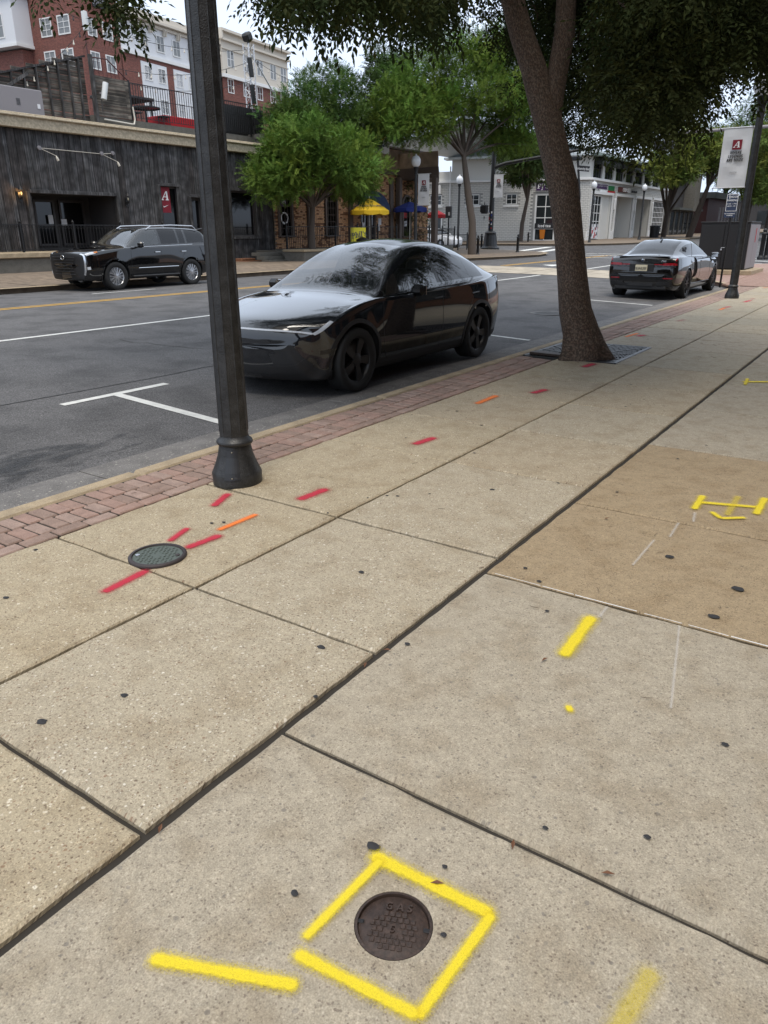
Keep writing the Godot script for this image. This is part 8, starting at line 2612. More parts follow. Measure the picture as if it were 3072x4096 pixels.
func restaurant() -> void:
	var t := thing("brick_restaurant", "old tan brick restaurant with arched windows behind the small tree", "building", Vector3.ZERO)
	t.transform = street_frame(-26.0)
	var arch := [[29.15, 30.0, 1.4, 3.4, 1], [32.8, 33.65, 1.4, 3.4, 1], [40.2, 41.0, 1.3, 3.5, 1]]
	var holes := [[36.0, 37.4, 0.75, 3.2]]
	wall(t, "wall", M.mortar, 28.8, 43.2, 0.2, 6.0, holes, -0.03, 0.3)
	rng.seed = 19
	var all := arch.duplicate()
	all.append_array(holes)
	bricks(t, [M.old_brick, M.old_brick_pale, M.old_brick_dark], 28.82, 43.1, 0.8, 4.6, 0.0, all, 300)
	for a in arch: arched(t, (a[0] + a[1]) * 0.5, a[1] - a[0], a[2], a[3], 0.05, M.door_glass_dark, M.brown_trim)
	for u in [31.4, 34.9, 38.9]:
		var m := MB.new()
		m.rbox(V(u, 2.6, 0.06), V(0.34, 3.7, 0.16), 0.02)
		part("pilaster", m, M.brown_trim, t)
	window(t, 36.0, 36.68, 0.75, 2.9, -0.08, M.brown_trim, M.door_glass_dark, 2, 4, 0.07, 0.03, "door")
	window(t, 36.7, 37.4, 0.75, 2.9, -0.08, M.brown_trim, M.door_glass_dark, 2, 4, 0.07, 0.03, "door")
	var m := MB.new()
	m.rbox(V(36, 4.75, 0.05), V(14.4, 0.28, 0.34), 0.03)
	m.rbox(V(36, 6.02, 0.05), V(14.4, 0.12, 0.4), 0.02)
	part("cornice", m, M.brown_trim, t)
	m = MB.new()
	m.box(V(36, 5.42, 0.0), V(14.4, 1.08, 0.1))
	part("frieze", m, M.tan_stucco, t)
	m = MB.new()
	m.box(V(36, 5.8, -6), V(14.4, 0.2, 11.8))
	m.box(V(43.1, 2.9, -6), V(0.2, 5.6, 11.8))
	m.box(V(36, 2.9, -11.9), V(14.4, 5.6, 0.2))
	m.box(V(28.9, 2.9, -6), V(0.1, 5.6, 11.6))
	part("roof", m, M.grey_render, t)
	# signs in the windows
	for q in [[29.5, 2.92, 0.42, 0.4, M.purple], [29.55, 2.2, 0.0, 0.28, M.white_ink], [36.2, 1.85, 0.22, 0.4, M.banner_white], [37.75, 2.1, 0.3, 0.36, M.banner_white], [37.65, 1.75, 0.2, 0.3, M.banner_white], [40.5, 2.5, 0.4, 0.36, M.red_cloth], [40.6, 2.0, 0.25, 0.3, M.banner_white]]:
		m = MB.new()
		if q[2] == 0.0: m.lathe([Vector2(q[3], 0), Vector2(q[3], 0.02), Vector2(q[3] - 0.07, 0.022), Vector2(q[3] - 0.07, 0.0)], 20, V(q[0], q[1], -0.02), Basis(Vector3.RIGHT, PI / 2))
		else: m.box(V(q[0], q[1], -0.02 if q[0] < 37 or q[0] > 40 else 0.03), V(q[2], q[3], 0.015))
		var o := part("window_poster", m, q[4], t)
		if q[4] == M.purple: words("BUD", 0.12, M.white_ink, o, Transform3D(Basis.IDENTITY, V(q[0], q[1], -0.005)))
	# gabled parapet with the round sign
	m = MB.new()
	m.plate(PackedVector2Array([Vector2(35.2, 6.05), Vector2(35.2, 6.75), Vector2(36.0, 7.05), Vector2(36.6, 7.7), Vector2(37.3, 7.95), Vector2(38.0, 7.7), Vector2(38.6, 7.05), Vector2(39.4, 6.75), Vector2(39.4, 6.05)]), Transform3D(Basis.IDENTITY, V(0, 0, -0.2)), 0.3)
	part("gable", m, M.white_panel, t)
	clear_counts(t)
	var sg := thing("round_sign", "round white and yellow BUFFALO sign on the restaurant's gable", "sign", V(-25.82, 6.95, -37.5), PI / 2 * 0)
	sg.transform = Transform3D(Basis(V(0, 0, -1), V(0, 1, 0), V(1, 0, 0)), V(-25.82, 6.95, -37.5))
	m = MB.new()
	m.lathe([Vector2(0.0001, 0), Vector2(0.98, 0), Vector2(0.98, 0.08), Vector2(0.0001, 0.08)], 40, Vector3.ZERO, Basis(Vector3.RIGHT, PI / 2))
	m.plate(PackedVector2Array([Vector2(-0.9, -1.3), Vector2(0.9, -1.3), Vector2(0.97, 0.1), Vector2(-0.97, 0.1)]), Transform3D(Basis.IDENTITY, V(0, 0, 0.0)), 0.075)
	part("board", m, M.white_panel, sg)
	m = MB.new()
	m.lathe([Vector2(0.985, 0.0), Vector2(0.985, 0.095), Vector2(0.92, 0.095), Vector2(0.92, 0.07)], 40, Vector3.ZERO, Basis(Vector3.RIGHT, PI / 2))
	part("edge_band", m, M.ink_navy, sg)
	m = MB.new()
	m.lathe([Vector2(0.72, 0.07), Vector2(0.72, 0.09), Vector2(0.36, 0.09), Vector2(0.36, 0.07)], 36, Vector3.ZERO, Basis(Vector3.RIGHT, PI / 2))
	part("letter_ring", m, M.yellow_vinyl, sg)
	for k in 7:
		var a := PI / 2 + (3 - k) * 0.42
		words("BUFFALO"[k], 0.2, M.ink_black, sg, Transform3D(Basis(V(0, 0, 1), a - PI / 2), V(cos(a) * 0.55, sin(a) * 0.55, 0.095)))
	words("PHIL'S", 0.3, M.ink_black, sg, Transform3D(Basis(V(0, 0, 1), 0.3), V(0.1, -0.9, 0.09)))
	m = MB.new()
	m.tube([V(-0.1, 1.0, 0.0), V(-0.05, 1.35, 0.1), V(0.25, 1.45, 0.4), V(0.35, 1.2, 0.6)], [0.03, 0.03, 0.03, 0.03], 8)
	m.lathe([Vector2(0.17, -0.1), Vector2(0.05, 0.02), Vector2(0.03, 0.08)], 14, V(0.36, 1.12, 0.62))
	part("gooseneck_lamp", m, M.antenna_white, sg)
	clear_counts(sg)
	# corner canopy on square posts
	t = thing("corner_canopy", "brown canopy with tan parapet over the restaurant corner entrance", "canopy", V(-24.4, 0.5, -40.5))
	var outline := PackedVector2Array([Vector2(-26.0, -39.6), Vector2(-22.95, -39.2), Vector2(-25.3, -43.3), Vector2(-26.2, -43.3)])
	var flat := Transform3D(Basis(V(1, 0, 0), V(0, 0, 1), V(0, -1, 0)), Vector3.ZERO)
	m = MB.new()
	m.plate(outline, Transform3D(flat.basis, V(0, 4.95, 0)), 0.55)
	world_part("beam", m, M.brown_trim, t)
	m = MB.new()
	var o2 := PackedVector2Array()
	var mid := Vector2(-25.0, -41.0)
	for p in outline: o2.append(mid + (p - mid) * 0.94)
	m.plate(o2, Transform3D(flat.basis, V(0, 5.75, 0)), 0.8)
	world_part("parapet", m, M.tan_stucco, t)
	for q in [V(-25.75, 0, -39.45), V(-23.25, 0, -39.35)]:
		m = MB.new()
		m.rbox(V(q.x, 2.4, q.z), V(0.3, 4.2, 0.3), 0.02)
		world_part("post", m, M.brown_trim, t)
	clear_counts(t)
	t = thing("door_awning", "dark blue rounded awning over the restaurant door behind the yellow umbrella", "awning", V(-25.9, 2.6, -36.7))
	m = MB.new()
	for i in 10:
		var a := PI * i / 10
		var b := PI * (i + 1) / 10
		for k in 4:
			var f0 := PI / 2 * k / 4
			var f1 := PI / 2 * (k + 1) / 4
			var q := []
			for e in [[a, f0], [b, f0], [b, f1], [a, f1]]:
				q.append(V(sin(e[1]) * 1.1 * sin(e[0]), sin(e[0]) * cos(e[1]) * 1.15, -cos(e[0]) * 1.25))
			m.quad(q[3], q[2], q[1], q[0])
	part("cloth", m, M.navy_cloth, t)
	# terrace in front: floor, steps, planter, fence
	t = thing("restaurant_terrace", "raised stone terrace with steps before the brick restaurant", "terrace", V(-25, 0.2, -34))
	m = MB.new()
	m.box(V(-25.0, 0.5, -35.2), V(2.0, 0.5, 15.6))
	world_part("floor", m, M.grey_render, t)
	for k in 3:
		m = MB.new()
		m.rbox(V(-24.6 + k * 0.3, 0.62 - k * 0.15, -26.6), V(0.5, 0.15, 1.5), 0.015)
		world_part("step", m, M.grey_render, t)
	for k in 3:
		m = MB.new()
		m.rbox(V(-23.7 + k * 0.28, 0.55 - k * 0.15, -37.6), V(0.5, 0.15, 1.4), 0.015)
		world_part("step", m, M.grey_render, t)
	clear_counts(t)
	t = thing("stone_planter", "low concrete planter box around the small tree's foot", "planter", V(-23.3, 0.2, -28.9))
	m = MB.new()
	m.rbox(V(0, 0.27, 0), V(1.2, 0.52, 3.8), 0.03)
	part("box", m, M.grey_render, t)
	m = MB.new()
	m.rbox(V(0, 0.57, 0), V(1.3, 0.10, 3.9), 0.02)
	part("coping", m, M.kerb_concrete, t)
	clear_counts(t)
	for q in [["black iron terrace fence left of the restaurant door", V(-24.05, 0.75, -27.4), V(0, 0, -9.2)], ["black iron fence right of the restaurant steps", V(-24.05, 0.75, -38.6), V(0, -0.1, -4.6)], ["short low iron fence end by the walk signal", V(-24.0, 0.45, -43.6), V(0.2, 0, -2.0)]]:
		t = thing("iron_fence", q[0], "fence", q[1], 0.0, "iron fences round the restaurant terrace")
		rail(t, Vector3.ZERO, q[2], 1.05 if q[1].y > 0.5 else 0.9, 0.13, M.iron, 1.9, true, 0.012)
		clear_counts(t)
	t = thing("vinyl_banner", "yellow BUFFALO PHIL'S dollars banner tied to the terrace fence", "banner", V(-24.0, 1.3, -32.9), PI / 2 - 0.25)
	m = MB.new()
	m.box(V(0, 0, 0.03), V(1.0, 0.92, 0.012))
	part("sheet", m, M.yellow_vinyl, t)
	words("Phil's", 0.26, M.ink_navy, t, Transform3D(Basis(V(0, 0, 1), 0.12), V(0.05, 0.12, 0.045)), true)
	words("DOLLARS", 0.15, M.ink_black, t, Transform3D(Basis.IDENTITY.scaled(V(0.85, 1, 1)), V(0.05, -0.3, 0.045)))
	clear_counts(t)
	t = thing("litter_bin", "dark litter bin in front of the yellow banner", "bin", V(-23.2, 0.25, -32.2))
	m = MB.new()
	m.lathe([Vector2(0.26, 0), Vector2(0.28, 0.85), Vector2(0.33, 0.88), Vector2(0.33, 0.95), Vector2(0.12, 1.05), Vector2(0.0001, 1.06)], 18)
	part("body", m, M.black_plastic, t)
	umbrella("yellow patio umbrella with scalloped edge on the restaurant terrace", V(-24.8, 0.75, -35.1), 1.08, 0.62, 2.48, M.yellow_cloth, "PACIFICO")
	umbrella("flat blue patio umbrella behind the banner lamp", V(-24.7, 0.75, -39.0), 1.0, 0.36, 2.42, M.blue_cloth)
	umbrella("small red patio umbrella beside the white wall", V(-26.6, 0.7, -45.2), 0.66, 0.32, 2.2, M.red_cloth)

func apartment() -> void:
	var t := thing("apartment_block", "red brick apartment block with white upper bays and cream cornice behind the bar", "building", V(-77.4, 0.3, -57.0), PI / 2 + deg_to_rad(7.5))
	# local: x along the street front, z out towards the street; the end wall runs back along -z
	var brick: Material = M.red_brick_wall
	var m := MB.new()
	m.box(V(2.85, 13.2, -8), V(5.7, 26.4, 16))
	part("corner_tower", m, brick, t)
	m = MB.new()
	m.box(V(21.5, 10, -8), V(32, 20.4, 16))
	part("wall", m, brick, t)
	m = MB.new()
	m.box(V(14.3, 22.0, -8), V(17.4, 3.6, 15.9))
	part("upper_wall", m, M.white_panel, t)
	m = MB.new()
	m.box(V(30.6, 23.1, -7.6), V(15.4, 5.4, 16.6))
	part("upper_wall", m, M.stucco, t)
	m = MB.new()
	m.box(V(30.6, 10.1, -7.7), V(15.0, 20.4, 16.4))
	part("wall", m, brick, t)
	# string course, cornice, parapet
	m = MB.new()
	m.box(V(14.3, 20.4, 0.06), V(17.3, 0.35, 0.3))
	m.box(V(30.7, 20.5, 0.7), V(15.4, 0.4, 0.35))
	m.box(V(22.95, 20.5, 0.3), V(0.3, 0.4, 0.9))
	part("string_course", m, M.white_trim, t)
	m = MB.new()
	m.box(V(14.3, 23.7, 0.02), V(17.3, 0.3, 0.4))
	m.box(V(14.3, 24.05, 0.25), V(17.3, 0.25, 0.9))
	m.box(V(14.3, 24.5, 0.1), V(17.3, 0.7, 0.5))
	m.box(V(30.7, 24.6, 0.85), V(15.8, 0.25, 0.5))
	m.box(V(30.7, 25.6, 0.9), V(15.8, 0.3, 0.7))
	m.box(V(30.7, 23.6, 0.75), V(15.5, 0.12, 0.2))
	m.box(V(22.85, 25.2, 0.3), V(0.3, 1.2, 1.6))
	part("cornice", m, M.stucco, t)
	for k in 7:
		m = MB.new()
		for s in [-0.14, 0.14]: m.rbox(V(8.2 + k * 2.35 + s, 23.3, 0.22), V(0.14, 0.7, 0.4), 0.04, Basis(Vector3.RIGHT, 0.25))
		part("bracket", m, M.stucco, t)
	# windows: pairs of sashes
	var wins := [[1.04, 2.33, 20.9, 22.6], [3.16, 4.6, 20.9, 22.6], [1.04, 2.33, 17.8, 19.5], [3.16, 4.6, 17.8, 19.5]]
	for x in [8.7, 11.5, 14.3, 17.1, 19.9]: wins.append([x, x + 1.35, 21.2, 22.95])
	for x in [8.9, 11.2, 14.3, 16.6]:
		wins.append([x, x + 1.35, 17.9, 19.5, 0.09])
		wins.append([x, x + 1.35, 14.6, 16.2, 0.09])
	for x in [24.0, 27.4, 30.6, 33.8, 36.4]:
		wins.append([x, x + 1.3, 18.6, 20.3, 0.52])
	for w in wins:
		window(t, w[0], w[1], w[2], w[3], w[4] if w.size() > 4 else 0.03, M.white_trim, M.window_blind, 2, 2, 0.11)
	for x in [24.0, 27.4, 30.6, 33.8, 36.4]:
		for s in [0.0, 0.72]: arched_small(t, x + 0.32 + s, 0.56, 21.7, 23.5, 0.72)
	for q in [[8.5, 12.8], [14.0, 18.2]]:
		m = MB.new()
		m.box(V((q[0] + q[1]) / 2, 16.6, 0.02), V(q[1] - q[0], 6.4, 0.1))
		part("white_bay", m, M.white_panel, t)
	# end wall towards us, on the left of the corner
	var e := Node3D.new()
	e.name = "end_wall"
	t.add_child(e)
	e.transform = Transform3D(Basis(V(0, 0, 1), V(0, 1, 0), V(-1, 0, 0)), V(0, 0, 0))
	for w in [[-5.75, -4.06, 21.0, 22.8], [-3.13, -1.33, 21.0, 22.8], [-5.75, -4.06, 17.9, 19.7], [-3.13, -1.33, 17.9, 19.7], [-12.6, -10.2, 17.6, 20.2]]:
		var o := window(t, w[0], w[1], w[2], w[3], 0.03 if w[0] > -10 else 0.3, M.white_trim, M.window_blind, 2, 3, 0.12)
		o.transform = e.transform
	e.free()
	m = MB.new()
	m.box(V(-1.0, 22.6, -13.0), V(2.4, 5.0, 11.6))
	part("upper_bay", m, M.white_panel, t)
	m = MB.new()
	m.box(V(-0.6, 9.8, -13.2), V(1.4, 20.2, 11.2))
	part("wall", m, brick, t)
	m = MB.new()
	m.box(V(-1.05, 24.9, -13.0), V(3.0, 0.35, 12.2))
	m.box(V(-1.0, 20.2, -13.0), V(2.6, 0.3, 11.8))
	part("cornice", m, M.white_trim, t)
	var o3 := window(t, -10.6, -8.8, 20.9, 23.2, 2.23, M.white_trim, M.window_blind, 2, 2, 0.12)
	o3.transform = Transform3D(Basis(V(0, 0, 1), V(0, 1, 0), V(-1, 0, 0)), V(0, 0, 0))
	m = MB.new()
	m.box(V(3.2, 24.2, 0.1), V(2.2, 0.9, 0.12))
	var sg := part("sign_board", m, M.ink_black, t)
	words("UNION", 0.6, M.ink_grey, sg, Transform3D(Basis.IDENTITY.scaled(V(0.85, 1, 1)), V(3.2, 24.25, 0.18)))
	clear_counts(t)

func arched_small(parent: Node, u: float, w: float, v0: float, v1: float, face: float) -> void:
	var r := w * 0.5
	var g := PackedVector2Array()
	for i in 9: g.append(Vector2(u + cos(PI * i / 8.0) * r, v1 - r + sin(PI * i / 8.0) * r))
	g.append(Vector2(u - r, v0))
	g.append(Vector2(u + r, v0))
	var big := PackedVector2Array()
	var c := Vector2(u, (v0 + v1) / 2)
	for p in g: big.append(c + (p - c) * Vector2(1.26, 1.09))
	var m := MB.new()
	m.plate(big, Transform3D(Basis.IDENTITY, V(0, 0, face - 0.04)), 0.06)
	var o := part("arched_window", m, M.white_trim, parent)
	m = MB.new()
	m.plate(g, Transform3D(Basis.IDENTITY, V(0, 0, face)), 0.028)
	part("pane", m, M.window_blind, o)
	m = MB.new()
	m.box(V(u, (v0 + v1) / 2 - 0.05, face + 0.03), V(w, 0.07, 0.02))
	part("muntin", m, M.white_trim, o)

func white_building() -> void:
	var t := thing("white_corner_building", "two storey white painted brick corner building with metal roof and shop bays", "building", Vector3.ZERO)
	t.transform = street_frame(-27.0)
	var bays := [[75.25, 81.6, 0.5, 4.9], [82.8, 88.65, 0.5, 4.9], [89.7, 95.45, 0.5, 4.9], [96.6, 102.4, 0.5, 4.9]]
	wall(t, "wall", M.painted_mortar, 74.7, 103.1, 0.3, 6.1, bays, -0.03, 0.4)
	rng.seed = 29
	bricks(t, [M.painted_brick, M.painted_brick, M.painted_brick], 74.72, 103.0, 1.6, 6.05, 0.0, bays, 0, 0.42, 0.13, 0.03)
	var m := MB.new()
	m.rbox(V(88.9, 6.18, 0.06), V(28.6, 0.22, 0.4), 0.02)
	part("trim_band", m, M.white_trim, t)
	for u in [74.95, 82.2, 89.17, 96.0, 102.75]:
		m = MB.new()
		m.rbox(V(u, 0.9, 0.04), V(1.15 if u > 75.5 else 0.5, 1.3, 0.14), 0.02)
		part("pier_base", m, M.white_trim, t)
	for h in bays:
		m = MB.new()
		m.box(V((h[0] + h[1]) / 2, h[3] + 0.12, 0.05), V(h[1] - h[0] + 0.4, 0.24, 0.14))
		m.box(V(h[0] - 0.1, 2.75, 0.05), V(0.2, 4.3, 0.14))
		m.box(V(h[1] + 0.1, 2.75, 0.05), V(0.2, 4.3, 0.14))
		part("bay_frame", m, M.white_trim, t)
	# upper floor
	var wins := []
	for k in 8: wins.append([75.55 + k * 3.38, 78.15 + k * 3.38, 6.3, 8.05])
	wall(t, "upper_wall", M.cream_wall, 74.9, 103.1, 6.25, 8.3, wins, -0.08, 0.3)
	for w in wins:
		window(t, w[0], w[1], w[2], w[3], -0.25, M.window_dark_frame, M.window_glass, 2, 2, 0.1)
		m = MB.new()
		for k in 6:
			var a0 := PI / 2 * k / 6
			var a1 := PI / 2 * (k + 1) / 6
			m.quad(V(w[0], 7.45 + 0.7 * sin(a0), 0.75 * cos(a0)), V(w[1], 7.45 + 0.7 * sin(a0), 0.75 * cos(a0)), V(w[1], 7.45 + 0.7 * sin(a1), 0.75 * cos(a1)), V(w[0], 7.45 + 0.7 * sin(a1), 0.75 * cos(a1)))
			for u in [w[0], w[1]]: m.tri(V(u, 7.45, 0), V(u, 7.45 + 0.7 * sin(a0), 0.75 * cos(a0)), V(u, 7.45 + 0.7 * sin(a1), 0.75 * cos(a1)))
		m.box(V((w[0] + w[1]) / 2, 7.4, 0.74), V(w[1] - w[0], 0.14, 0.02))
		part("awning", m, M.black_plastic, t)
	# hipped metal roof over a deep eave
	m = MB.new()
	m.quad(V(74.2, 8.35, 0.9), V(104, 8.35, 0.9), V(104, 10.3, -6.0), V(74.8, 10.3, -6.0))
	for k in 60: m.bar(V(74.4 + k * 0.5, 8.37, 0.9), V(74.6 + k * 0.49, 10.32, -6.0), 0.04, 0.04)
	m.quad(V(104, 8.35, -13), V(60, 8.35, -13), V(60, 10.3, -6.0), V(104, 10.3, -6.0))
	part("roof", m, M.metal_roof, t)
	m = MB.new()
	m.box(V(89.1, 8.22, 0.45), V(29.8, 0.22, 0.95))
	part("eave", m, M.roof_edge, t)
	# bay fillings
	for q in [[78.95, 81.6, -0.3], [82.8, 88.65, -1.6], [89.7, 95.45, -1.6]]:
		m = MB.new()
		m.box(V((q[0] + q[1]) / 2, 2.7, q[2] - 0.1), V(q[1] - q[0], 4.5, 0.2))
		for u in [q[0], q[1]]: m.box(V(u, 2.7, q[2] / 2 - 0.1), V(0.1, 4.5, absf(q[2])))
		m.box(V((q[0] + q[1]) / 2, 4.95, q[2] / 2), V(q[1] - q[0], 0.1, absf(q[2])))
		part("bay_wall", m, M.cream_wall, t)
	window(t, 75.3, 78.9, 0.75, 4.85, -0.2, M.white_trim, M.window_glass, 4, 5, 0.12)
	window(t, 96.65, 102.35, 1.2, 4.85, -0.2, M.white_trim, M.window_glass, 9, 6, 0.12)
	window(t, 91.0, 94.6, 1.1, 2.4, -1.5, M.window_dark_frame, M.window_glass, 4, 1, 0.08)
	# poster in the corner window
	m = MB.new()
	m.box(V(76.9, 1.5, -0.12), V(3.0, 1.3, 0.02))
	var po := part("window_poster", m, M.banner_white, t)
	rng.seed = 6
	for k in 26:
		m = MB.new()
		m.box(V(75.6 + rng.randf() * 2.6, 0.95 + rng.randf() * 1.1, -0.10), V(rng.randf_range(0.1, 0.35), rng.randf_range(0.1, 0.4), 0.012))
		part("poster_print", m, [M.ink_black, M.red_cloth, M.ink_grey][k % 3], po)
	# sconces
	for u in [82.2, 89.17, 96.0]:
		m = MB.new()
		m.rbox(V(u, 4.1, 0.12), V(0.25, 1.1, 0.2), 0.05)
		part("wall_sconce", m, M.white_trim, t)
	# shop signs
	m = MB.new()
	m.box(V(78.0, 5.52, 0.05), V(3.0, 0.1, 0.06))
	var sg := part("shop_sign", m, M.purple, t)
	words("PJ'S COFFEE", 0.42, M.purple, sg, Transform3D(Basis.IDENTITY.scaled(V(0.85, 1, 3)), V(78.0, 5.6, 0.12)), true)
	m = MB.new()
	m.box(V(78.5, 5.22, 0.06), V(1.9, 0.25, 0.06))
	part("sign_board", m, M.white_ink, sg)
	m = MB.new()
	m.box(V(80.9, 5.55, 0.06), V(1.7, 0.45, 0.1))
	sg = part("shop_sign", m, M.green_sign, t)
	m = MB.new()
	m.box(V(81.0, 5.23, 0.06), V(2.0, 0.2, 0.08))
	part("sign_board", m, M.red_cloth, sg)
	m = MB.new()
	m.rbox(V(84.6, 5.55, 0.08), V(3.0, 0.5, 0.16), 0.03)
	sg = part("shop_sign", m, M.brown_sign, t)
	words("CHIPOTLE", 0.36, M.white_ink, sg, Transform3D(Basis.IDENTITY.scaled(V(1.1, 1, 4)), V(85.6, 5.55, 0.18)))
	words("MEXICAN GRILL", 0.22, M.ink_black, sg, Transform3D(Basis.IDENTITY.scaled(V(0.9, 1, 4)), V(88.6, 5.5, 0.1)))
	# side wall, turned 15 degrees, seen square on; local x runs left to right there
	var a := deg_to_rad(15)
	var side := Node3D.new()
	side.name = "side_wing"
	t.add_child(side)
	side.global_transform = Transform3D(Basis(V(cos(a), 0, -sin(a)), V(0, 1, 0), V(sin(a), 0, cos(a))), V(-27, 0, -74.7))
	var S := side
	var sh := [[-5.1, -3.0, 0.55, 4.95], [-8.0, -6.9, 4.03, 5.0], [-11.9, -10.7, 4.0, 5.0], [-15.9, -14.6, 4.0, 5.0], [-15.7, -14.5, 0.4, 3.0]]
	wall(S, "wall", M.painted_mortar, -24, 0.0, 0.2, 6.1, sh, -0.03, 0.4)
	bricks(S, [M.painted_brick, M.painted_brick, M.painted_brick], -24, 0.0, 0.3, 6.05, 0.0, sh, 0, 0.42, 0.13, 0.03)
	m = MB.new()
	m.rbox(V(-12, 6.18, 0.06), V(24.2, 0.22, 0.4), 0.02)
	part("trim_band", m, M.white_trim, S)
	m = MB.new()
	m.box(V(-6.8, 7.2, -0.2), V(13.6, 1.9, 0.3))
	m.box(V(-18.8, 6.7, -0.2), V(10.4, 0.9, 0.3))
	part("upper_wall", m, M.cream_wall, S)
	m = MB.new()
	m.box(V(-7, 8.25, 0.3), V(14.4, 0.2, 1.3))
	m.quad(V(-14.2, 8.35, 0.9), V(0.4, 8.35, 0.9), V(0.4, 10.3, -6), V(-10, 10.3, -6))
	part("roof", m, M.metal_roof, S)
	m = MB.new()
	m.tube([V(-13.7, 0.4, 0.12), V(-13.7, 7.6, 0.12)], [0.07, 0.07], 8)
	part("downpipe", m, M.white_trim, S)
	window(S, -5.1, -3.0, 0.55, 4.95, -0.1, M.white_trim, M.window_glass, 2, 4, 0.16)
	for w in [[-8.0, -6.9], [-11.9, -10.7], [-15.9, -14.6]]:
		window(S, w[0], w[1], 4.0, 5.0, -0.1, M.white_trim, M.window_glass, 2, 2, 0.08)
		m = MB.new()
		m.box(V((w[0] + w[1]) / 2, 3.88, 0.08), V(w[1] - w[0] + 0.4, 0.18, 0.2))
		part("window_sill", m, M.white_trim, S)
	window(S, -15.7, -14.5, 0.4, 3.0, -0.1, M.white_trim, M.window_glass, 1, 1, 0.14, 0.03, "door")
	m = MB.new()
	m.rbox(V(-13.9 - 0.9, 5.5, 0.1), V(0.28, 0.9, 0.2), 0.05)
	part("wall_sconce", m, M.white_trim, S)
	m = MB.new()
	m.box(V(-4.4, 5.6, 0.06), V(1.3, 0.75, 0.1))
	sg = part("shop_sign", m, M.purple, S)
	words("PJ'S", 0.42, M.white_ink, sg, Transform3D(Basis.IDENTITY, V(-4.4, 5.6, 0.12)), true)
	m = MB.new()
	m.box(V(-4.05, 2.0, -0.02), V(1.9, 0.5, 0.02))
	po = part("window_poster", m, M.ink_black, S)
	words("iced tea", 0.26, M.white_ink, po, Transform3D(Basis.IDENTITY.scaled(V(0.9, 1, 1)), V(-4.05, 2.0, 0.0)))
	m = MB.new()
	m.plate(PackedVector2Array([Vector2(-0.28, 0.45), Vector2(0.28, 0.45), Vector2(0.2, -0.4), Vector2(-0.2, -0.4)]), Transform3D(Basis.IDENTITY, V(-4.2, 1.2, -0.02)), 0.02)
	part("poster_print", m, M.lamp_amber, po)
	# white posts seen in the far street front
	# wing back wall to close the volume
	m = MB.new()
	m.box(V(89, 4.2, -12.9), V(28, 8, 0.2))
	m.box(V(103, 4.2, -6.5), V(0.2, 8, 12.6))
	part("rear_wall", m, M.cream_wall, t)
	clear_counts(t)

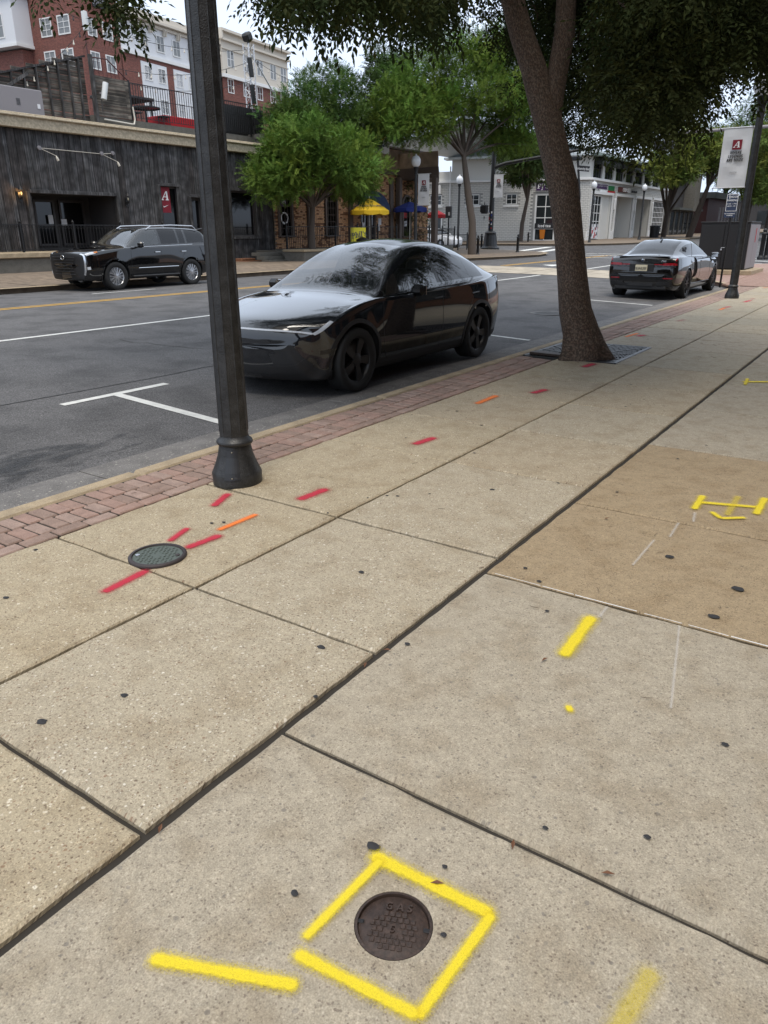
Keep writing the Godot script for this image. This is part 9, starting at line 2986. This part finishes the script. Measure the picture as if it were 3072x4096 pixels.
func far_street() -> void:
	var t := thing("dark_shop_front", "dark grey two storey shop with sign tower beyond the white building", "building", V(-27, 0.9, -111))
	var m := MB.new()
	m.box(V(-3.0, 3.4, 0.5), V(6, 6.8, 13))
	part("wall", m, M.far_dark_wall, t)
	m = MB.new()
	m.box(V(0.6, 5.2, -1.2), V(1.6, 4.4, 2.6))
	part("sign_tower", m, M.grey_render, t)
	m = MB.new()
	m.box(V(0.5, 3.2, 0.5), V(1.6, 0.25, 13))
	part("canopy", m, M.far_roof, t)
	for k in 5:
		m = MB.new()
		m.box(V(0.02, 1.5, 5.2 - k * 2.4), V(0.08, 2.6, 1.7))
		part("window", m, M.window_glass, t)
	for k in 6:
		m = MB.new()
		m.box(V(0.06, 1.5, 6.4 - k * 2.4), V(0.2, 3.0, 0.35))
		part("pier", m, M.grey_render, t)
	m = MB.new()
	m.plate(PackedVector2Array([Vector2(-7, 0), Vector2(7, 0), Vector2(5, 2.2), Vector2(-5, 2.2)]), Transform3D(Basis(V(0, 0, 1), V(-0.4, 0.9, 0), V(-1, 0, 0)), V(0.4, 6.8, 0.5)), 0.2)
	part("roof", m, M.far_roof, t)
	clear_counts(t)
	t = thing("red_patio_house", "dark red timber patio building under the leaning tree", "building", V(-26, 1.0, -130))
	m = MB.new()
	m.box(V(-3, 2.4, 0), V(6, 4.8, 18))
	part("wall", m, M.far_red, t)
	m = MB.new()
	m.box(V(-3, 5.2, 0), V(8, 0.8, 19))
	part("roof", m, M.far_roof, t)
	for k in 9:
		m = MB.new()
		m.box(V(1.5, 1.8, 8 - k * 2), V(0.2, 3.6, 0.2))
		part("post", m, M.grey_box, t)
	for y in [0.9, 1.5]:
		m = MB.new()
		m.box(V(1.5, y, 0), V(0.1, 0.12, 16))
		part("rail", m, M.far_dark_wall, t)
	clear_counts(t)
	t = thing("distant_building", "dim building closing the street's far end behind the trees", "building", V(-6, 1.5, -185))
	m = MB.new()
	m.box(V(0, 3, 0), V(60, 6, 10))
	part("wall", m, M.far_dark_wall, t)
	m = MB.new()
	m.box(V(0, 6.3, 0), V(61, 0.7, 11))
	part("roof", m, M.far_roof, t)
	for k in 12:
		m = MB.new()
		m.box(V(-26 + k * 4.6, 2.4, 5.02), V(2.6, 2.6, 0.1))
		part("window", m, M.window_glass, t)
	clear_counts(t)
	# the buildings behind the viewer, on this side of the street: what the cars' flanks mirror
	t = thing("near_shop_row", "brown brick shop row on the near side of the street behind the viewer", "building", V(4.2, 0, -8))
	m = MB.new()
	m.box(V(4, 4.3, -3), V(8, 8.6, 40))
	part("wall", m, M.old_brick_dark, t)
	m = MB.new()
	m.box(V(-0.1, 8.5, -3), V(0.5, 0.4, 40.4))
	part("cornice", m, M.tan_stucco, t)
	for k in 8:
		m = MB.new()
		m.box(V(-0.03, 1.7, 14 - k * 4.8), V(0.1, 2.4, 3.2))
		part("window", m, M.window_glass, t)
		m = MB.new()
		m.box(V(-0.5, 3.2, 14 - k * 4.8), V(1.0, 0.12, 3.6))
		part("awning", m, M.brown_trim, t)
	clear_counts(t)

func _ready() -> void:
	# camera: a phone held at eye height, tipped down and turned left of the street's line
	var cam := Camera3D.new()
	cam.name = "camera"
	cam.position = V(0, 1.6, 0)
	cam.rotation_degrees = V(-20.8666, 34.2935, -0.2144)
	cam.fov = 69.534
	cam.near = 0.05
	cam.far = 1500
	add_child(cam)
	# an even overcast sky
	var we := WorldEnvironment.new()
	we.name = "environment"
	var e := Environment.new()
	e.background_mode = Environment.BG_SKY
	var sky := Sky.new()
	var sm := ProceduralSkyMaterial.new()
	sm.sky_top_color = Color(0.87, 0.895, 0.93)
	sm.sky_horizon_color = Color(0.635, 0.68, 0.745)
	sm.sky_curve = 1.8
	sm.sky_energy_multiplier = 1.25
	sm.ground_horizon_color = Color(0.5, 0.49, 0.47)
	sm.ground_bottom_color = Color(0.35, 0.34, 0.33)
	sky.sky_material = sm
	e.sky = sky
	e.tonemap_mode = Environment.TONE_MAPPER_LINEAR
	e.tonemap_exposure = 1.5
	e.sdfgi_enabled = true
	e.ssao_enabled = true
	e.ssil_enabled = true
	we.environment = e
	add_child(we)
	var sun := DirectionalLight3D.new()
	sun.name = "sun"
	sun.light_energy = 0.5
	sun.light_color = Color(1.0, 0.97, 0.93)
	sun.light_angular_distance = 25.0
	sun.shadow_enabled = true
	add_child(sun)
	sun.look_at_from_position(Vector3.ZERO, V(-0.25, -1.0, -0.35), Vector3.RIGHT)
	materials()
	ground()
	bar_building()
	roof_deck()
	apartment()
	restaurant()
	white_building()
	far_street()
	crossover()
	suv()
	sedan()
	far_car()
	furniture()
	cabinet()
	trees()
	grate()
	covers()
	paint_marks()
